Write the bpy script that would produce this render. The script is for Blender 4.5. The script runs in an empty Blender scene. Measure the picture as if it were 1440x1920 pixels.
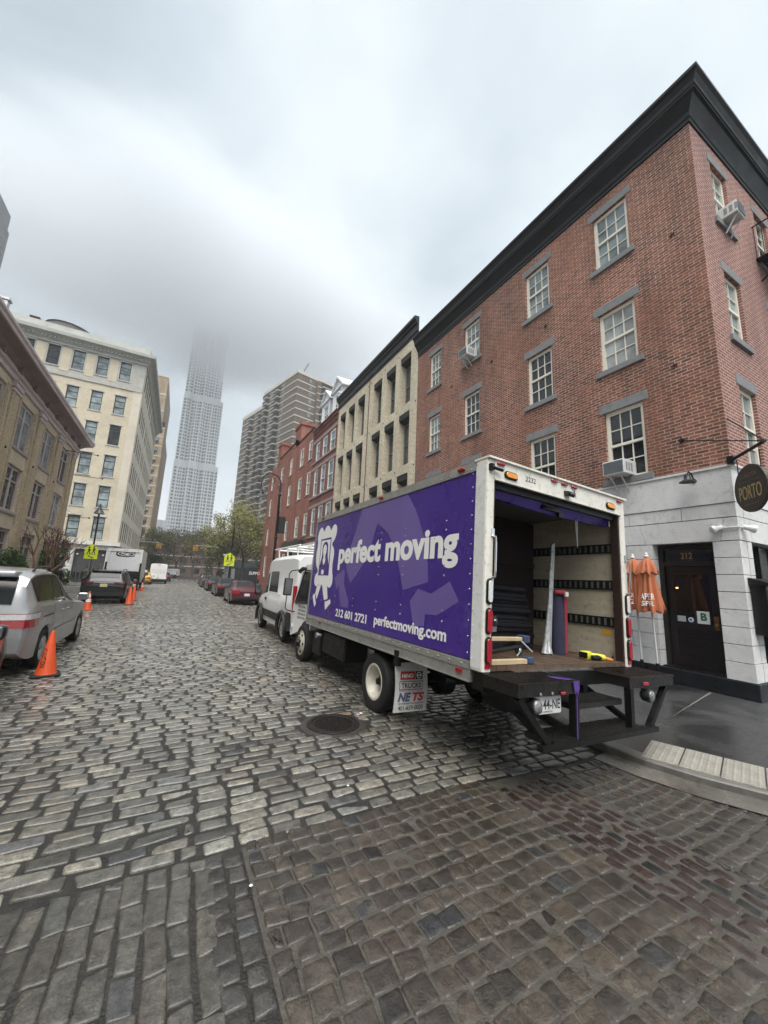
import bpy, math, random
import numpy as np
from mathutils import Vector, Matrix
R = random.Random(7)
SC = bpy.context.scene
COL = SC.collection
rad = math.radians
PI = math.pi

# ------------------------------------------------------------------ objects
def put(o, parent=None):
    COL.objects.link(o)
    if parent is not None: o.parent = parent
    return o
def tag(o, label=None, cat=None, group=None, kind=None):
    if label: o['label'] = label
    if cat: o['category'] = cat
    if group: o['group'] = group
    if kind: o['kind'] = kind
    return o
def thing(name, label, cat, loc=(0, 0, 0), rz=0.0, group=None, rot=None):
    o = bpy.data.objects.new(name, None)
    o.empty_display_size = 0.2
    o.location = loc
    o.rotation_euler = rot if rot else (0, 0, rz)
    put(o)
    return tag(o, label, cat, group)
def copy_tree(o, parent=None):
    c = o.copy(); put(c, parent)
    for ch in [q for q in bpy.data.objects if q.parent == o]:
        copy_tree(ch, c)
    return c

class MB:
    """collects geometry for ONE mesh object"""
    def __init__(s): s.v = []; s.f = []; s.m = []; s.cm = 0
    def add(s, vs, fs, m=None):
        b = len(s.v); s.v += [tuple(map(float, p)) for p in vs]
        for f in fs:
            s.f.append(tuple(b + i for i in f)); s.m.append(s.cm if m is None else m)
        return s
    def hexa(s, p, m=None):
        return s.add(p, [(0, 3, 2, 1), (4, 5, 6, 7), (0, 1, 5, 4), (1, 2, 6, 5), (2, 3, 7, 6), (3, 0, 4, 7)], m)
    def box(s, x0, x1, y0, y1, z0, z1, m=None):
        return s.hexa([(x0, y0, z0), (x1, y0, z0), (x1, y1, z0), (x0, y1, z0), (x0, y0, z1), (x1, y0, z1), (x1, y1, z1), (x0, y1, z1)], m)
    def obox(s, c, size, mat3=None, m=None):
        c = Vector(c); a, b, d = [q / 2 for q in size]
        M3 = mat3 or Matrix.Identity(3)
        P = [(-a, -b, -d), (a, -b, -d), (a, b, -d), (-a, b, -d), (-a, -b, d), (a, -b, d), (a, b, d), (-a, b, d)]
        return s.hexa([c + M3 @ Vector(q) for q in P], m)
    def rbox(s, x0, x1, y0, y1, z0, z1, r=0.02, m=None, ax=2):
        """box with rounded vertical edges (ax = axis of the rounded prism)"""
        def pr(a0, a1, b0, b1):
            pts = []
            for cx, cy, t0 in ((a1 - r, b1 - r, 0), (a0 + r, b1 - r, 90), (a0 + r, b0 + r, 180), (a1 - r, b0 + r, 270)):
                for k in range(4):
                    t = rad(t0 + 30 * k); pts.append((cx + r * math.cos(t), cy + r * math.sin(t)))
            return pts
        if ax == 2: P = pr(x0, x1, y0, y1); mp = lambda p, h: (p[0], p[1], h); h0, h1 = z0, z1
        elif ax == 1: P = pr(x0, x1, z0, z1); mp = lambda p, h: (p[0], h, p[1]); h0, h1 = y0, y1
        else: P = pr(y0, y1, z0, z1); mp = lambda p, h: (h, p[0], p[1]); h0, h1 = x0, x1
        n = len(P)
        e = min(r * .5, abs(h1 - h0) * .3)
        xs_ = [p[0] for p in P]; ys_ = [p[1] for p in P]
        ca = ((max(xs_) + min(xs_)) / 2, (max(ys_) + min(ys_)) / 2); hx, hy = (max(xs_) - min(xs_)) / 2, (max(ys_) - min(ys_)) / 2
        sh = lambda p: (ca[0] + (p[0] - ca[0]) * max(.2, 1 - e / hx), ca[1] + (p[1] - ca[1]) * max(.2, 1 - e / hy))
        vs = [mp(sh(p), h0) for p in P] + [mp(p, h0 + e) for p in P] + [mp(p, h1 - e) for p in P] + [mp(sh(p), h1) for p in P]
        fs = [tuple(range(n))[::-1], tuple(range(3 * n, 4 * n))]
        for k in range(3):
            for i in range(n):
                j = (i + 1) % n; fs.append((k * n + i, k * n + j, (k + 1) * n + j, (k + 1) * n + i))
        return s.add(vs, fs, m)
    def tube(s, p0, p1, r0, r1=None, n=8, m=None, cap=True):
        r1 = r0 if r1 is None else r1
        return s.path([p0, p1], [r0, r1], n, m, cap)
    def path(s, pts, r, n=8, m=None, cap=True):
        pts = [Vector(p) for p in pts]
        rs = r if isinstance(r, (list, tuple)) else [r] * len(pts)
        up = None; vs = []
        for i, p in enumerate(pts):
            if i == 0: d = pts[1] - p
            elif i == len(pts) - 1: d = p - pts[i - 1]
            else: d = (pts[i + 1] - p).normalized() + (p - pts[i - 1]).normalized()
            if d.length < 1e-9: d = Vector((0, 0, 1))
            d.normalize()
            if up is None:
                up = Vector((0, 0, 1)) if abs(d.z) < .9 else Vector((1, 0, 0))
            a = d.cross(up)
            if a.length < 1e-6: a = d.orthogonal()
            a.normalize(); b = a.cross(d).normalized(); up = b
            for k in range(n):
                t = 2 * PI * k / n; vs.append(p + (a * math.cos(t) + b * math.sin(t)) * rs[i])
        fs = []
        for i in range(len(pts) - 1):
            for k in range(n):
                j = (k + 1) % n; fs.append((i * n + k, i * n + j, (i + 1) * n + j, (i + 1) * n + k))
        if cap:
            fs.append(tuple(range(n))[::-1]); fs.append(tuple(range((len(pts) - 1) * n, len(pts) * n)))
        return s.add(vs, fs, m)
    nocap = False
    def lathe(s, prof, o=(0, 0, 0), ax=(0, 0, 1), n=20, m=None):
        """prof = [(radius, height)] turned about ax"""
        ax = Vector(ax).normalized(); a = ax.orthogonal().normalized(); b = ax.cross(a); o = Vector(o)
        vs = []; fs = []
        for r, h in prof:
            for k in range(n):
                t = 2 * PI * k / n; vs.append(o + ax * h + (a * math.cos(t) + b * math.sin(t)) * r)
        for i in range(len(prof) - 1):
            for k in range(n):
                j = (k + 1) % n; fs.append((i * n + k, i * n + j, (i + 1) * n + j, (i + 1) * n + k))
        if not s.nocap: fs.append(tuple(range(n))[::-1]); fs.append(tuple(range((len(prof) - 1) * n, len(prof) * n)))
        return s.add(vs, fs, m)
    def prism(s, poly, fr, n0, n1, m=None):
        """poly in (u,v), pushed from n0 to n1 along the frame's normal"""
        k = len(poly)
        vs = [fr(u, v, n0) for u, v in poly] + [fr(u, v, n1) for u, v in poly]
        fs = [tuple(range(k))[::-1], tuple(range(k, 2 * k))] + [(i, (i + 1) % k, k + (i + 1) % k, k + i) for i in range(k)]
        return s.add(vs, fs, m)
    def fbox(s, fr, u0, u1, v0, v1, n0, n1, m=None):
        return s.hexa([fr(u0, v0, n0), fr(u1, v0, n0), fr(u1, v0, n1), fr(u0, v0, n1), fr(u0, v1, n0), fr(u1, v1, n0), fr(u1, v1, n1), fr(u0, v1, n1)], m)
    def quad(s, a, b, c, d, m=None): return s.add([a, b, c, d], [(0, 1, 2, 3)], m)
    def sweep(s, prof, fr, u0, u1, m=None):
        """closed profile of (n, v) swept along u"""
        k = len(prof)
        vs = [fr(u0, v, n) for n, v in prof] + [fr(u1, v, n) for n, v in prof]
        fs = [tuple(range(k)), tuple(range(k, 2 * k))[::-1]] + [(i, (i + 1) % k, k + (i + 1) % k, k + i) for i in range(k)]
        return s.add(vs, fs, m)
    def facade(s, fr, u0, u1, v0, v1, ops, depth, m=None, mr=None):
        us = sorted(set([u0, u1] + [q for o in ops for q in o[:2] if u0 < q < u1]))
        vs = sorted(set([v0, v1] + [q for o in ops for q in o[2:4] if v0 < q < v1]))
        for i in range(len(us) - 1):
            for j in range(len(vs) - 1):
                cu = (us[i] + us[i + 1]) / 2; cv = (vs[j] + vs[j + 1]) / 2
                if any(a < cu < b and c < cv < d for a, b, c, d in ops): continue
                s.quad(fr(us[i], vs[j], 0), fr(us[i + 1], vs[j], 0), fr(us[i + 1], vs[j + 1], 0), fr(us[i], vs[j + 1], 0), m)
        for a, b, c, d in ops:
            a, b, c, d = max(a, u0), min(b, u1), max(c, v0), min(d, v1)
            for p, q in (((a, c), (a, d)), ((a, d), (b, d)), ((b, d), (b, c)), ((b, c), (a, c))):
                s.quad(fr(p[0], p[1], 0), fr(q[0], q[1], 0), fr(q[0], q[1], -depth), fr(p[0], p[1], -depth), m if mr is None else mr)
        return s
    def build(s, name, mats, parent=None, smooth=None, off=None, bevel=0):
        me = bpy.data.meshes.new(name)
        off = Vector(off) if off is not None else (Vector(getattr(parent, 'location', (0, 0, 0))) if (parent is not None and parent.get('_w')) else Vector((0, 0, 0)))
        if parent is not None and parent.get('_o') is not None and not parent.get('_w'):
            off = Vector(parent['_o'])
        vs = [(p[0] - off.x, p[1] - off.y, p[2] - off.z) for p in s.v]
        me.from_pydata(vs, [], s.f)
        if not isinstance(mats, (list, tuple)): mats = [mats]
        for q in mats: me.materials.append(q)
        if len(mats) > 1: me.polygons.foreach_set('material_index', s.m)
        if smooth is not None:
            me.polygons.foreach_set('use_smooth', [True] * len(me.polygons))
            if smooth < 179: me.set_sharp_from_angle(angle=rad(smooth))
        me.validate()
        me.update()
        o = bpy.data.objects.new(name, me); put(o, parent)
        if parent is not None and off.length > 0: o['_o'] = tuple(off)
        if bevel:
            b = o.modifiers.new('bevel', 'BEVEL'); b.width = bevel; b.segments = 2; b.limit_method = 'ANGLE'; b.angle_limit = rad(40)
        return o
class MBO(MB): nocap = True
def wthing(name, label, cat, loc, group=None):
    """a thing whose parts are given in world coordinates"""
    o = thing(name, label, cat, loc, 0, group); o['_w'] = 1; return o
# frames: (u, v, n) -> world
def fX(X, s=-1): return lambda u, v, n: (X + s * n, u, v)        # facade facing -X (s=-1) or +X (s=1), u = Y
def fY(Y, s=-1): return lambda u, v, n: (u, Y + s * n, v)        # facade facing -Y, u = X
def fGen(o, U, V, N):
    o, U, V, N = Vector(o), Vector(U), Vector(V), Vector(N)
    return lambda u, v, n: tuple(o + U * u + V * v + N * n)

# ------------------------------------------------------------------ materials
def nn(nt, t, **k):
    n = nt.nodes.new(t)
    for a, b in k.items(): setattr(n, a, b)
    return n
def newmat(name):
    m = bpy.data.materials.new(name); m.use_nodes = True
    nt = m.node_tree; p = nt.nodes['Principled BSDF']
    return m, nt, p, nt.links.new
def sset(node, **k):
    for a, b in k.items(): node.inputs[a.replace('_', ' ')].default_value = b
    return node
def c4(c): return (c[0], c[1], c[2], 1)
_mc = {}
def mat(name, col, rough=.6, metal=0, var=.15, scale=3.0, bump=0.0, bscale=40, coat=0, spec=.5, rvar=0.0, streak=0, trans=0, ior=1.45, dirt=0):
    """general painted / stone / plastic surface with two noise scales of wear"""
    if name in _mc: return _mc[name]
    m, nt, p, L = newmat(name)
    tc = nn(nt, 'ShaderNodeTexCoord')
    n1 = nn(nt, 'ShaderNodeTexNoise'); sset(n1, Scale=scale, Detail=6.0, Roughness=.65)
    if streak:
        mp = nn(nt, 'ShaderNodeMapping'); mp.inputs['Scale'].default_value = (1, 1, 1 / streak)
        L(tc.outputs['Object'], mp.inputs[0]); L(mp.outputs[0], n1.inputs['Vector'])
    else: L(tc.outputs['Object'], n1.inputs['Vector'])
    rp = nn(nt, 'ShaderNodeValToRGB')
    rp.color_ramp.elements[0].position = .3; rp.color_ramp.elements[1].position = .7
    lo = [max(0, c * (1 - var)) for c in col]; hi = [min(1, c * (1 + var * .7)) for c in col]
    rp.color_ramp.elements[0].color = c4(lo); rp.color_ramp.elements[1].color = c4(hi)
    L(n1.outputs['Fac'], rp.inputs[0])
    outc = rp.outputs[0]
    if dirt:
        n3 = nn(nt, 'ShaderNodeTexNoise'); sset(n3, Scale=scale * 6, Detail=8.0, Roughness=.75); L(tc.outputs['Object'], n3.inputs['Vector'])
        r3 = nn(nt, 'ShaderNodeValToRGB'); r3.color_ramp.elements[0].position = .52; r3.color_ramp.elements[1].position = .72
        r3.color_ramp.elements[0].color = (0, 0, 0, 1); r3.color_ramp.elements[1].color = (dirt, dirt, dirt, 1); L(n3.outputs['Fac'], r3.inputs[0])
        mx = nn(nt, 'ShaderNodeMix', data_type='RGBA'); L(r3.outputs[0], mx.inputs[0]); L(outc, mx.inputs[6]); mx.inputs[7].default_value = (.07, .055, .04, 1)
        outc = mx.outputs[2]
    L(outc, p.inputs['Base Color'])
    sset(p, Roughness=rough, Metallic=metal)
    p.inputs['Specular IOR Level'].default_value = spec
    if coat: p.inputs['Coat Weight'].default_value = coat; p.inputs['Coat Roughness'].default_value = .05
    if trans: p.inputs['Transmission Weight'].default_value = trans; p.inputs['IOR'].default_value = ior
    if rvar:
        mr = nn(nt, 'ShaderNodeMapRange'); sset(mr, From_Min=.3, From_Max=.7, To_Min=max(.02, rough - rvar), To_Max=min(1, rough + rvar))
        L(n1.outputs['Fac'], mr.inputs[0]); L(mr.outputs[0], p.inputs['Roughness'])
    if bump:
        n2 = nn(nt, 'ShaderNodeTexNoise'); sset(n2, Scale=bscale, Detail=4.0); L(tc.outputs['Object'], n2.inputs['Vector'])
        b = nn(nt, 'ShaderNodeBump'); sset(b, Strength=bump, Distance=.01); L(n2.outputs['Fac'], b.inputs['Height']); L(b.outputs[0], p.inputs['Normal'])
    _mc[name] = m; return m
def brickmat(name, axis, c1, c2, mortar, bw=.215, rh=.0725, ms=.011, stain=(.5, .5, .5), stainamt=.35, rough=.85, bump=.6, grime=.3):
    """brick wall; axis 0: wall runs along Y, axis 1: wall runs along X"""
    m, nt, p, L = newmat(name)
    g = nn(nt, 'ShaderNodeNewGeometry'); sp = nn(nt, 'ShaderNodeSeparateXYZ'); L(g.outputs['Position'], sp.inputs[0])
    cb = nn(nt, 'ShaderNodeCombineXYZ'); L(sp.outputs['Y' if axis == 0 else 'X'], cb.inputs[0]); L(sp.outputs['Z'], cb.inputs[1])
    # a little waviness so courses are hand laid
    wn = nn(nt, 'ShaderNodeTexNoise'); sset(wn, Scale=.9, Detail=2.0); L(cb.outputs[0], wn.inputs['Vector'])
    ws = nn(nt, 'ShaderNodeVectorMath', operation='SCALE'); L(wn.outputs['Color'], ws.inputs[0]); ws.inputs['Scale'].default_value = .03
    wa = nn(nt, 'ShaderNodeVectorMath', operation='ADD'); L(cb.outputs[0], wa.inputs[0]); L(ws.outputs[0], wa.inputs[1])
    br = nn(nt, 'ShaderNodeTexBrick'); L(wa.outputs[0], br.inputs['Vector'])
    sset(br, Scale=1.0, Mortar_Size=ms, Mortar_Smooth=.15, Bias=0.0, Brick_Width=bw, Row_Height=rh)
    br.inputs['Color1'].default_value = c4(c1); br.inputs['Color2'].default_value = c4(c2); br.inputs['Mortar'].default_value = c4(mortar)
    n1 = nn(nt, 'ShaderNodeTexNoise'); sset(n1, Scale=.55, Detail=7.0, Roughness=.7); L(g.outputs['Position'], n1.inputs['Vector'])
    r1 = nn(nt, 'ShaderNodeValToRGB'); r1.color_ramp.elements[0].position = .38; r1.color_ramp.elements[1].position = .7
    r1.color_ramp.elements[0].color = (0, 0, 0, 1); r1.color_ramp.elements[1].color = (stainamt,) * 3 + (1,); L(n1.outputs['Fac'], r1.inputs[0])
    mx = nn(nt, 'ShaderNodeMix', data_type='RGBA'); L(r1.outputs[0], mx.inputs[0]); L(br.outputs['Color'], mx.inputs[6]); mx.inputs[7].default_value = c4(stain)
    # brick to brick grain
    n2 = nn(nt, 'ShaderNodeTexNoise'); sset(n2, Scale=9.0, Detail=5.0, Roughness=.7); L(g.outputs['Position'], n2.inputs['Vector'])
    mr = nn(nt, 'ShaderNodeMapRange'); sset(mr, From_Min=.3, From_Max=.7, To_Min=.72, To_Max=1.25); L(n2.outputs['Fac'], mr.inputs[0])
    ml = nn(nt, 'ShaderNodeVectorMath', operation='MULTIPLY'); L(mx.outputs[2], ml.inputs[0]); L(mr.outputs[0], ml.inputs[1])
    mp5 = nn(nt, 'ShaderNodeMapping'); mp5.inputs['Scale'].default_value = (1, 1, .22); L(g.outputs['Position'], mp5.inputs[0])
    n5 = nn(nt, 'ShaderNodeTexNoise'); sset(n5, Scale=.75, Detail=8.0, Roughness=.68, Distortion=.2); L(mp5.outputs[0], n5.inputs['Vector'])
    mr5 = nn(nt, 'ShaderNodeMapRange'); sset(mr5, From_Min=.32, From_Max=.62, To_Min=1 - grime, To_Max=1.12); L(n5.outputs['Fac'], mr5.inputs[0])
    m5 = nn(nt, 'ShaderNodeVectorMath', operation='MULTIPLY'); L(ml.outputs[0], m5.inputs[0]); L(mr5.outputs[0], m5.inputs[1])
    L(m5.outputs[0], p.inputs['Base Color']); sset(p, Roughness=rough)
    iv = nn(nt, 'ShaderNodeMath', operation='SUBTRACT'); iv.inputs[0].default_value = 1; L(br.outputs['Fac'], iv.inputs[1])
    b = nn(nt, 'ShaderNodeBump'); sset(b, Strength=bump, Distance=.008); L(iv.outputs[0], b.inputs['Height']); L(b.outputs[0], p.inputs['Normal'])
    return m
def stonemat(name, rough=.42, bump=.5, dark=1.0, gr=90, coat=.5):
    """paving setts: colour of each stone from the mesh's colour attribute, granite grain, wet gloss"""
    m, nt, p, L = newmat(name)
    at = nn(nt, 'ShaderNodeAttribute', attribute_name='stone')
    g = nn(nt, 'ShaderNodeNewGeometry')
    n1 = nn(nt, 'ShaderNodeTexNoise'); sset(n1, Scale=gr, Detail=6.0, Roughness=.75); L(g.outputs['Position'], n1.inputs['Vector'])
    mr = nn(nt, 'ShaderNodeMapRange'); sset(mr, From_Min=.3, From_Max=.7, To_Min=.45 * dark, To_Max=1.5 * dark); L(n1.outputs['Fac'], mr.inputs[0])
    n3 = nn(nt, 'ShaderNodeTexNoise'); sset(n3, Scale=14.0, Detail=6.0, Roughness=.7); L(g.outputs['Position'], n3.inputs['Vector'])
    mr3 = nn(nt, 'ShaderNodeMapRange'); sset(mr3, From_Min=.33, From_Max=.67, To_Min=.45, To_Max=1.5); L(n3.outputs['Fac'], mr3.inputs[0])
    m1 = nn(nt, 'ShaderNodeVectorMath', operation='MULTIPLY'); L(at.outputs['Color'], m1.inputs[0]); L(mr.outputs[0], m1.inputs[1])
    m2 = nn(nt, 'ShaderNodeVectorMath', operation='MULTIPLY'); L(m1.outputs[0], m2.inputs[0]); L(mr3.outputs[0], m2.inputs[1])
    L(m2.outputs[0], p.inputs['Base Color'])
    n4 = nn(nt, 'ShaderNodeTexNoise'); sset(n4, Scale=1.3, Detail=4.0); L(g.outputs['Position'], n4.inputs['Vector'])
    mr4 = nn(nt, 'ShaderNodeMapRange'); sset(mr4, From_Min=.35, From_Max=.65, To_Min=rough - .14, To_Max=rough + .16); L(n4.outputs['Fac'], mr4.inputs[0]); L(mr4.outputs[0], p.inputs['Roughness'])
    p.inputs['Coat Weight'].default_value = coat; p.inputs['Coat Roughness'].default_value = .11; p.inputs['Coat IOR'].default_value = 1.4
    ad = nn(nt, 'ShaderNodeMath', operation='ADD'); L(n1.outputs['Fac'], ad.inputs[0])
    mu = nn(nt, 'ShaderNodeMath', operation='MULTIPLY'); L(n3.outputs['Fac'], mu.inputs[0]); mu.inputs[1].default_value = 2.5; L(mu.outputs[0], ad.inputs[1])
    b = nn(nt, 'ShaderNodeBump'); sset(b, Strength=bump, Distance=.008); L(ad.outputs[0], b.inputs['Height']); L(b.outputs[0], p.inputs['Normal'])
    return m
def glassmat(name, col=(.015, .018, .02), rough=.04, spec=.6):
    if name in _mc: return _mc[name]
    m, nt, p, L = newmat(name)
    tc = nn(nt, 'ShaderNodeTexCoord'); n = nn(nt, 'ShaderNodeTexNoise'); sset(n, Scale=1.1, Detail=3.0); L(tc.outputs['Object'], n.inputs['Vector'])
    rp = nn(nt, 'ShaderNodeValToRGB'); rp.color_ramp.elements[0].color = c4([c * .5 for c in col]); rp.color_ramp.elements[1].color = c4([c * 1.6 for c in col])
    rp.color_ramp.elements[0].position = .35; rp.color_ramp.elements[1].position = .65
    L(n.outputs['Fac'], rp.inputs[0]); L(rp.outputs[0], p.inputs['Base Color'])
    sset(p, Roughness=rough); p.inputs['Specular IOR Level'].default_value = spec
    n2 = nn(nt, 'ShaderNodeTexNoise'); sset(n2, Scale=2.2, Detail=1.0); L(tc.outputs['Object'], n2.inputs['Vector'])
    b = nn(nt, 'ShaderNodeBump'); sset(b, Strength=.05, Distance=.02); L(n2.outputs['Fac'], b.inputs['Height']); L(b.outputs[0], p.inputs['Normal'])
    _mc[name] = m; return m

WHITE = mat('white_paint', (.74, .75, .74), .4, var=.07, scale=1.5, dirt=.25)
CREAM = mat('cream_paint', (.74, .71, .62), .5, var=.06, scale=4)
BLACK = mat('black_paint', (.005, .0055, .007), .45, var=.3, scale=5, bump=.1, spec=.3)
RUBBER = mat('rubber', (.009, .009, .0095), .75, var=.3, scale=20, bump=.2)
STEEL = mat('bare_steel', (.45, .45, .45), .35, 1, var=.2, scale=8, rvar=.15)
ALU = mat('aluminium', (.5, .5, .49), .42, .8, var=.15, scale=6, dirt=.2)
GLASS = glassmat('window_glass')
GLASSB = glassmat('blind_behind_glass', (.32, .34, .33), .08)
GLASSG = glassmat('sky_reflection_glass', (.19, .23, .24), .05)  # pale sky reflection put into the pane colour
CARGL = glassmat('car_glass', (.005, .006, .0065), .2, .38)
LENSR = mat('red_lens', (.32, .008, .02), .15, var=.25, scale=30, coat=.6)
LENSA = mat('amber_lens', (.75, .28, .015), .2, var=.15, scale=30, coat=.6)
LENSW = mat('clear_lens', (.6, .62, .62), .12, var=.2, scale=30, coat=.6)
CHROME = mat('chrome', (.75, .75, .76), .12, 1, var=.08)
DARKPL = mat('dark_plastic', (.014, .0145, .016), .55, var=.25, scale=10, bump=.1)
TEXTW = mat('white_lettering', (.8, .8, .78), .5, var=.05)
TEXTK = mat('black_lettering', (.015, .015, .018), .5, var=.1)
BLUESTONE = mat('grey_stone', (.20, .205, .21), .75, var=.18, scale=6, bump=.25, bscale=60)

def text(body, name, m, parent, fr, u0, u1, v0, v1, n0=.0, ext=.003, bold=0.02, shear=0, off=None, sp=1.0):
    cu = bpy.data.curves.new('lettering', 'FONT'); cu.body = body; cu.extrude = 0; cu.offset = bold; cu.shear = shear; cu.resolution_u = 4; cu.space_character = sp
    cu.align_x = 'CENTER'
    ob = bpy.data.objects.new('lettering', cu); COL.objects.link(ob)
    dg = bpy.context.evaluated_depsgraph_get(); dg.update()
    me = bpy.data.meshes.new_from_object(ob.evaluated_get(dg))
    bpy.data.objects.remove(ob)
    co = np.array([v.co[:] for v in me.vertices]); fs = [tuple(p.vertices) for p in me.polygons]
    bpy.data.meshes.remove(me); bpy.data.curves.remove(cu)
    lo = co.min(0); hi = co.max(0)
    mb = MB()
    uv = [(u0 + (p[0] - lo[0]) / (hi[0] - lo[0]) * (u1 - u0), v0 + (p[1] - lo[1]) / (hi[1] - lo[1]) * (v1 - v0)) for p in co]
    mb.add([fr(u, v, n0 + ext) for u, v in uv], fs)
    # side skirt so the letters have a real thickness
    from collections import Counter
    ec = Counter()
    for f in fs:
        for i in range(len(f)): ec[(f[i], f[(i + 1) % len(f)])] += 1
    bd = [e for e in ec if (e[1], e[0]) not in ec]
    b = len(mb.v); mb.v += [tuple(map(float, fr(u, v, n0))) for u, v in uv]
    for a, c in bd: mb.f.append((a, c, b + c, b + a)); mb.m.append(0)
    return mb.build(name, m, parent, off=off)
def ngon(fr, cu, cv, ru, rv, k=16): return [(cu + ru * math.cos(2 * PI * i / k), cv + rv * math.sin(2 * PI * i / k)) for i in range(k)]
def smoothpoly(pts, it=2):
    for _ in range(it):
        q = []
        for i in range(len(pts)):
            a = pts[i]; b = pts[(i + 1) % len(pts)]
            q += [(a[0] * .75 + b[0] * .25, a[1] * .75 + b[1] * .25), (a[0] * .25 + b[0] * .75, a[1] * .25 + b[1] * .75)]
        pts = q
    return pts
# ------------------------------------------------------------------ camera
def rotm(a, b, c):
    s, k = math.sin, math.cos
    Ry = np.array([[k(a), 0, s(a)], [0, 1, 0], [-s(a), 0, k(a)]]); Rx = np.array([[1, 0, 0], [0, k(b), -s(b)], [0, s(b), k(b)]]); Rz = np.array([[k(c), -s(c), 0], [s(c), k(c), 0], [0, 0, 1]])
    return Rz @ Rx @ Ry
RM = rotm(-.4925, -.1765, .0430)
EYE = 1.82
cam = bpy.data.cameras.new('camera'); camo = bpy.data.objects.new('camera', cam); COL.objects.link(camo)
ax = [Vector((RM[i][0], RM[i][2], -RM[i][1])) for i in range(3)]
camo.matrix_world = Matrix(((ax[0].x, -ax[1].x, -ax[2].x, 0), (ax[0].y, -ax[1].y, -ax[2].y, 0), (ax[0].z, -ax[1].z, -ax[2].z, EYE), (0, 0, 0, 1)))
cam.sensor_fit = 'HORIZONTAL'; cam.sensor_width = 36; cam.lens = 36 * 710 / 1440; cam.clip_start = .05; cam.clip_end = 6000
SC.camera = camo
SC.render.resolution_x = 768; SC.render.resolution_y = 1024

# ------------------------------------------------------------------ overcast sky and light
w = bpy.data.worlds.new('World'); SC.world = w; w.use_nodes = True
nt = w.node_tree; L = nt.links.new
for n in list(nt.nodes): nt.nodes.remove(n)
out = nn(nt, 'ShaderNodeOutputWorld'); bg = nn(nt, 'ShaderNodeBackground'); L(bg.outputs[0], out.inputs[0])
sky = nn(nt, 'ShaderNodeTexSky'); sky.sky_type = 'NISHITA'; sky.sun_disc = False; sky.sun_elevation = rad(62); sky.sun_rotation = rad(200); sky.air_density = 1; sky.dust_density = 4
tc = nn(nt, 'ShaderNodeTexCoord')
# cloud deck: project the view direction on a flat layer so clouds get denser towards the horizon
sp = nn(nt, 'ShaderNodeSeparateXYZ'); L(tc.outputs['Generated'], sp.inputs[0])
zz = nn(nt, 'ShaderNodeMath', operation='MAXIMUM'); L(sp.outputs['Z'], zz.inputs[0]); zz.inputs[1].default_value = 0.0
zz2 = nn(nt, 'ShaderNodeMath', operation='ADD'); L(zz.outputs[0], zz2.inputs[0]); zz2.inputs[1].default_value = .35
dv = nn(nt, 'ShaderNodeVectorMath', operation='DIVIDE'); L(tc.outputs['Generated'], dv.inputs[0])
cz = nn(nt, 'ShaderNodeCombineXYZ'); [L(zz2.outputs[0], cz.inputs[i]) for i in range(3)]; L(cz.outputs[0], dv.inputs[1])
mp = nn(nt, 'ShaderNodeMapping'); mp.inputs['Location'].default_value = (.35, 1.9, .1); mp.inputs['Scale'].default_value = (1, 1, .4); L(dv.outputs[0], mp.inputs[0])
na = nn(nt, 'ShaderNodeTexNoise'); sset(na, Scale=1.15, Detail=5.0, Roughness=.5, Distortion=.35); L(mp.outputs[0], na.inputs['Vector'])
nb = nn(nt, 'ShaderNodeTexNoise'); sset(nb, Scale=3.1, Detail=7.0, Roughness=.55); L(mp.outputs[0], nb.inputs['Vector'])
ad = nn(nt, 'ShaderNodeMath', operation='MULTIPLY_ADD'); L(nb.outputs['Fac'], ad.inputs[0]); ad.inputs[1].default_value = .38; L(na.outputs['Fac'], ad.inputs[2])
# thin, bright place in the cloud deck above the street, where the sun is behind it
nv = nn(nt, 'ShaderNodeVectorMath', operation='NORMALIZE'); L(tc.outputs['Generated'], nv.inputs[0])
BR = Vector((.36, .52, .78)).normalized()
dp = nn(nt, 'ShaderNodeVectorMath', operation='DOT_PRODUCT'); L(nv.outputs[0], dp.inputs[0]); dp.inputs[1].default_value = BR
mrd = nn(nt, 'ShaderNodeMapRange'); mrd.interpolation_type = 'SMOOTHSTEP'; sset(mrd, From_Min=.62, From_Max=1.0, To_Min=0.0, To_Max=.26); L(dp.outputs['Value'], mrd.inputs[0])
ad2 = nn(nt, 'ShaderNodeMath', operation='ADD'); L(ad.outputs[0], ad2.inputs[0]); L(mrd.outputs[0], ad2.inputs[1])
cr = nn(nt, 'ShaderNodeValToRGB'); e = cr.color_ramp.elements
e[0].position = .44; e[0].color = (.058, .078, .094, 1); e[1].position = 1.0; e[1].color = (.18, .199, .211, 1)
e2 = cr.color_ramp.elements.new(.74); e2.color = (.094, .114, .130, 1)
L(ad2.outputs[0], cr.inputs[0])
sc_ = nn(nt, 'ShaderNodeVectorMath', operation='SCALE'); L(sky.outputs[0], sc_.inputs[0]); sc_.inputs['Scale'].default_value = .05
mx = nn(nt, 'ShaderNodeMix', data_type='RGBA'); mx.inputs[0].default_value = .93; L(sc_.outputs[0], mx.inputs[6]); L(cr.outputs[0], mx.inputs[7])
L(mx.outputs[2], bg.inputs[0]); bg.inputs[1].default_value = 1.0
sun = bpy.data.lights.new('sun', 'SUN'); sun.energy = 1.5; sun.angle = rad(55); sun.color = (1, .965, .92)
so = bpy.data.objects.new('sun', sun); COL.objects.link(so)
so.rotation_euler = Vector((.15, .40, -.90)).to_track_quat('-Z', 'Y').to_euler()
SC.view_settings.view_transform = 'Standard'; SC.view_settings.look = 'None'; SC.view_settings.exposure = 2.3; SC.view_settings.gamma = 1

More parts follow.
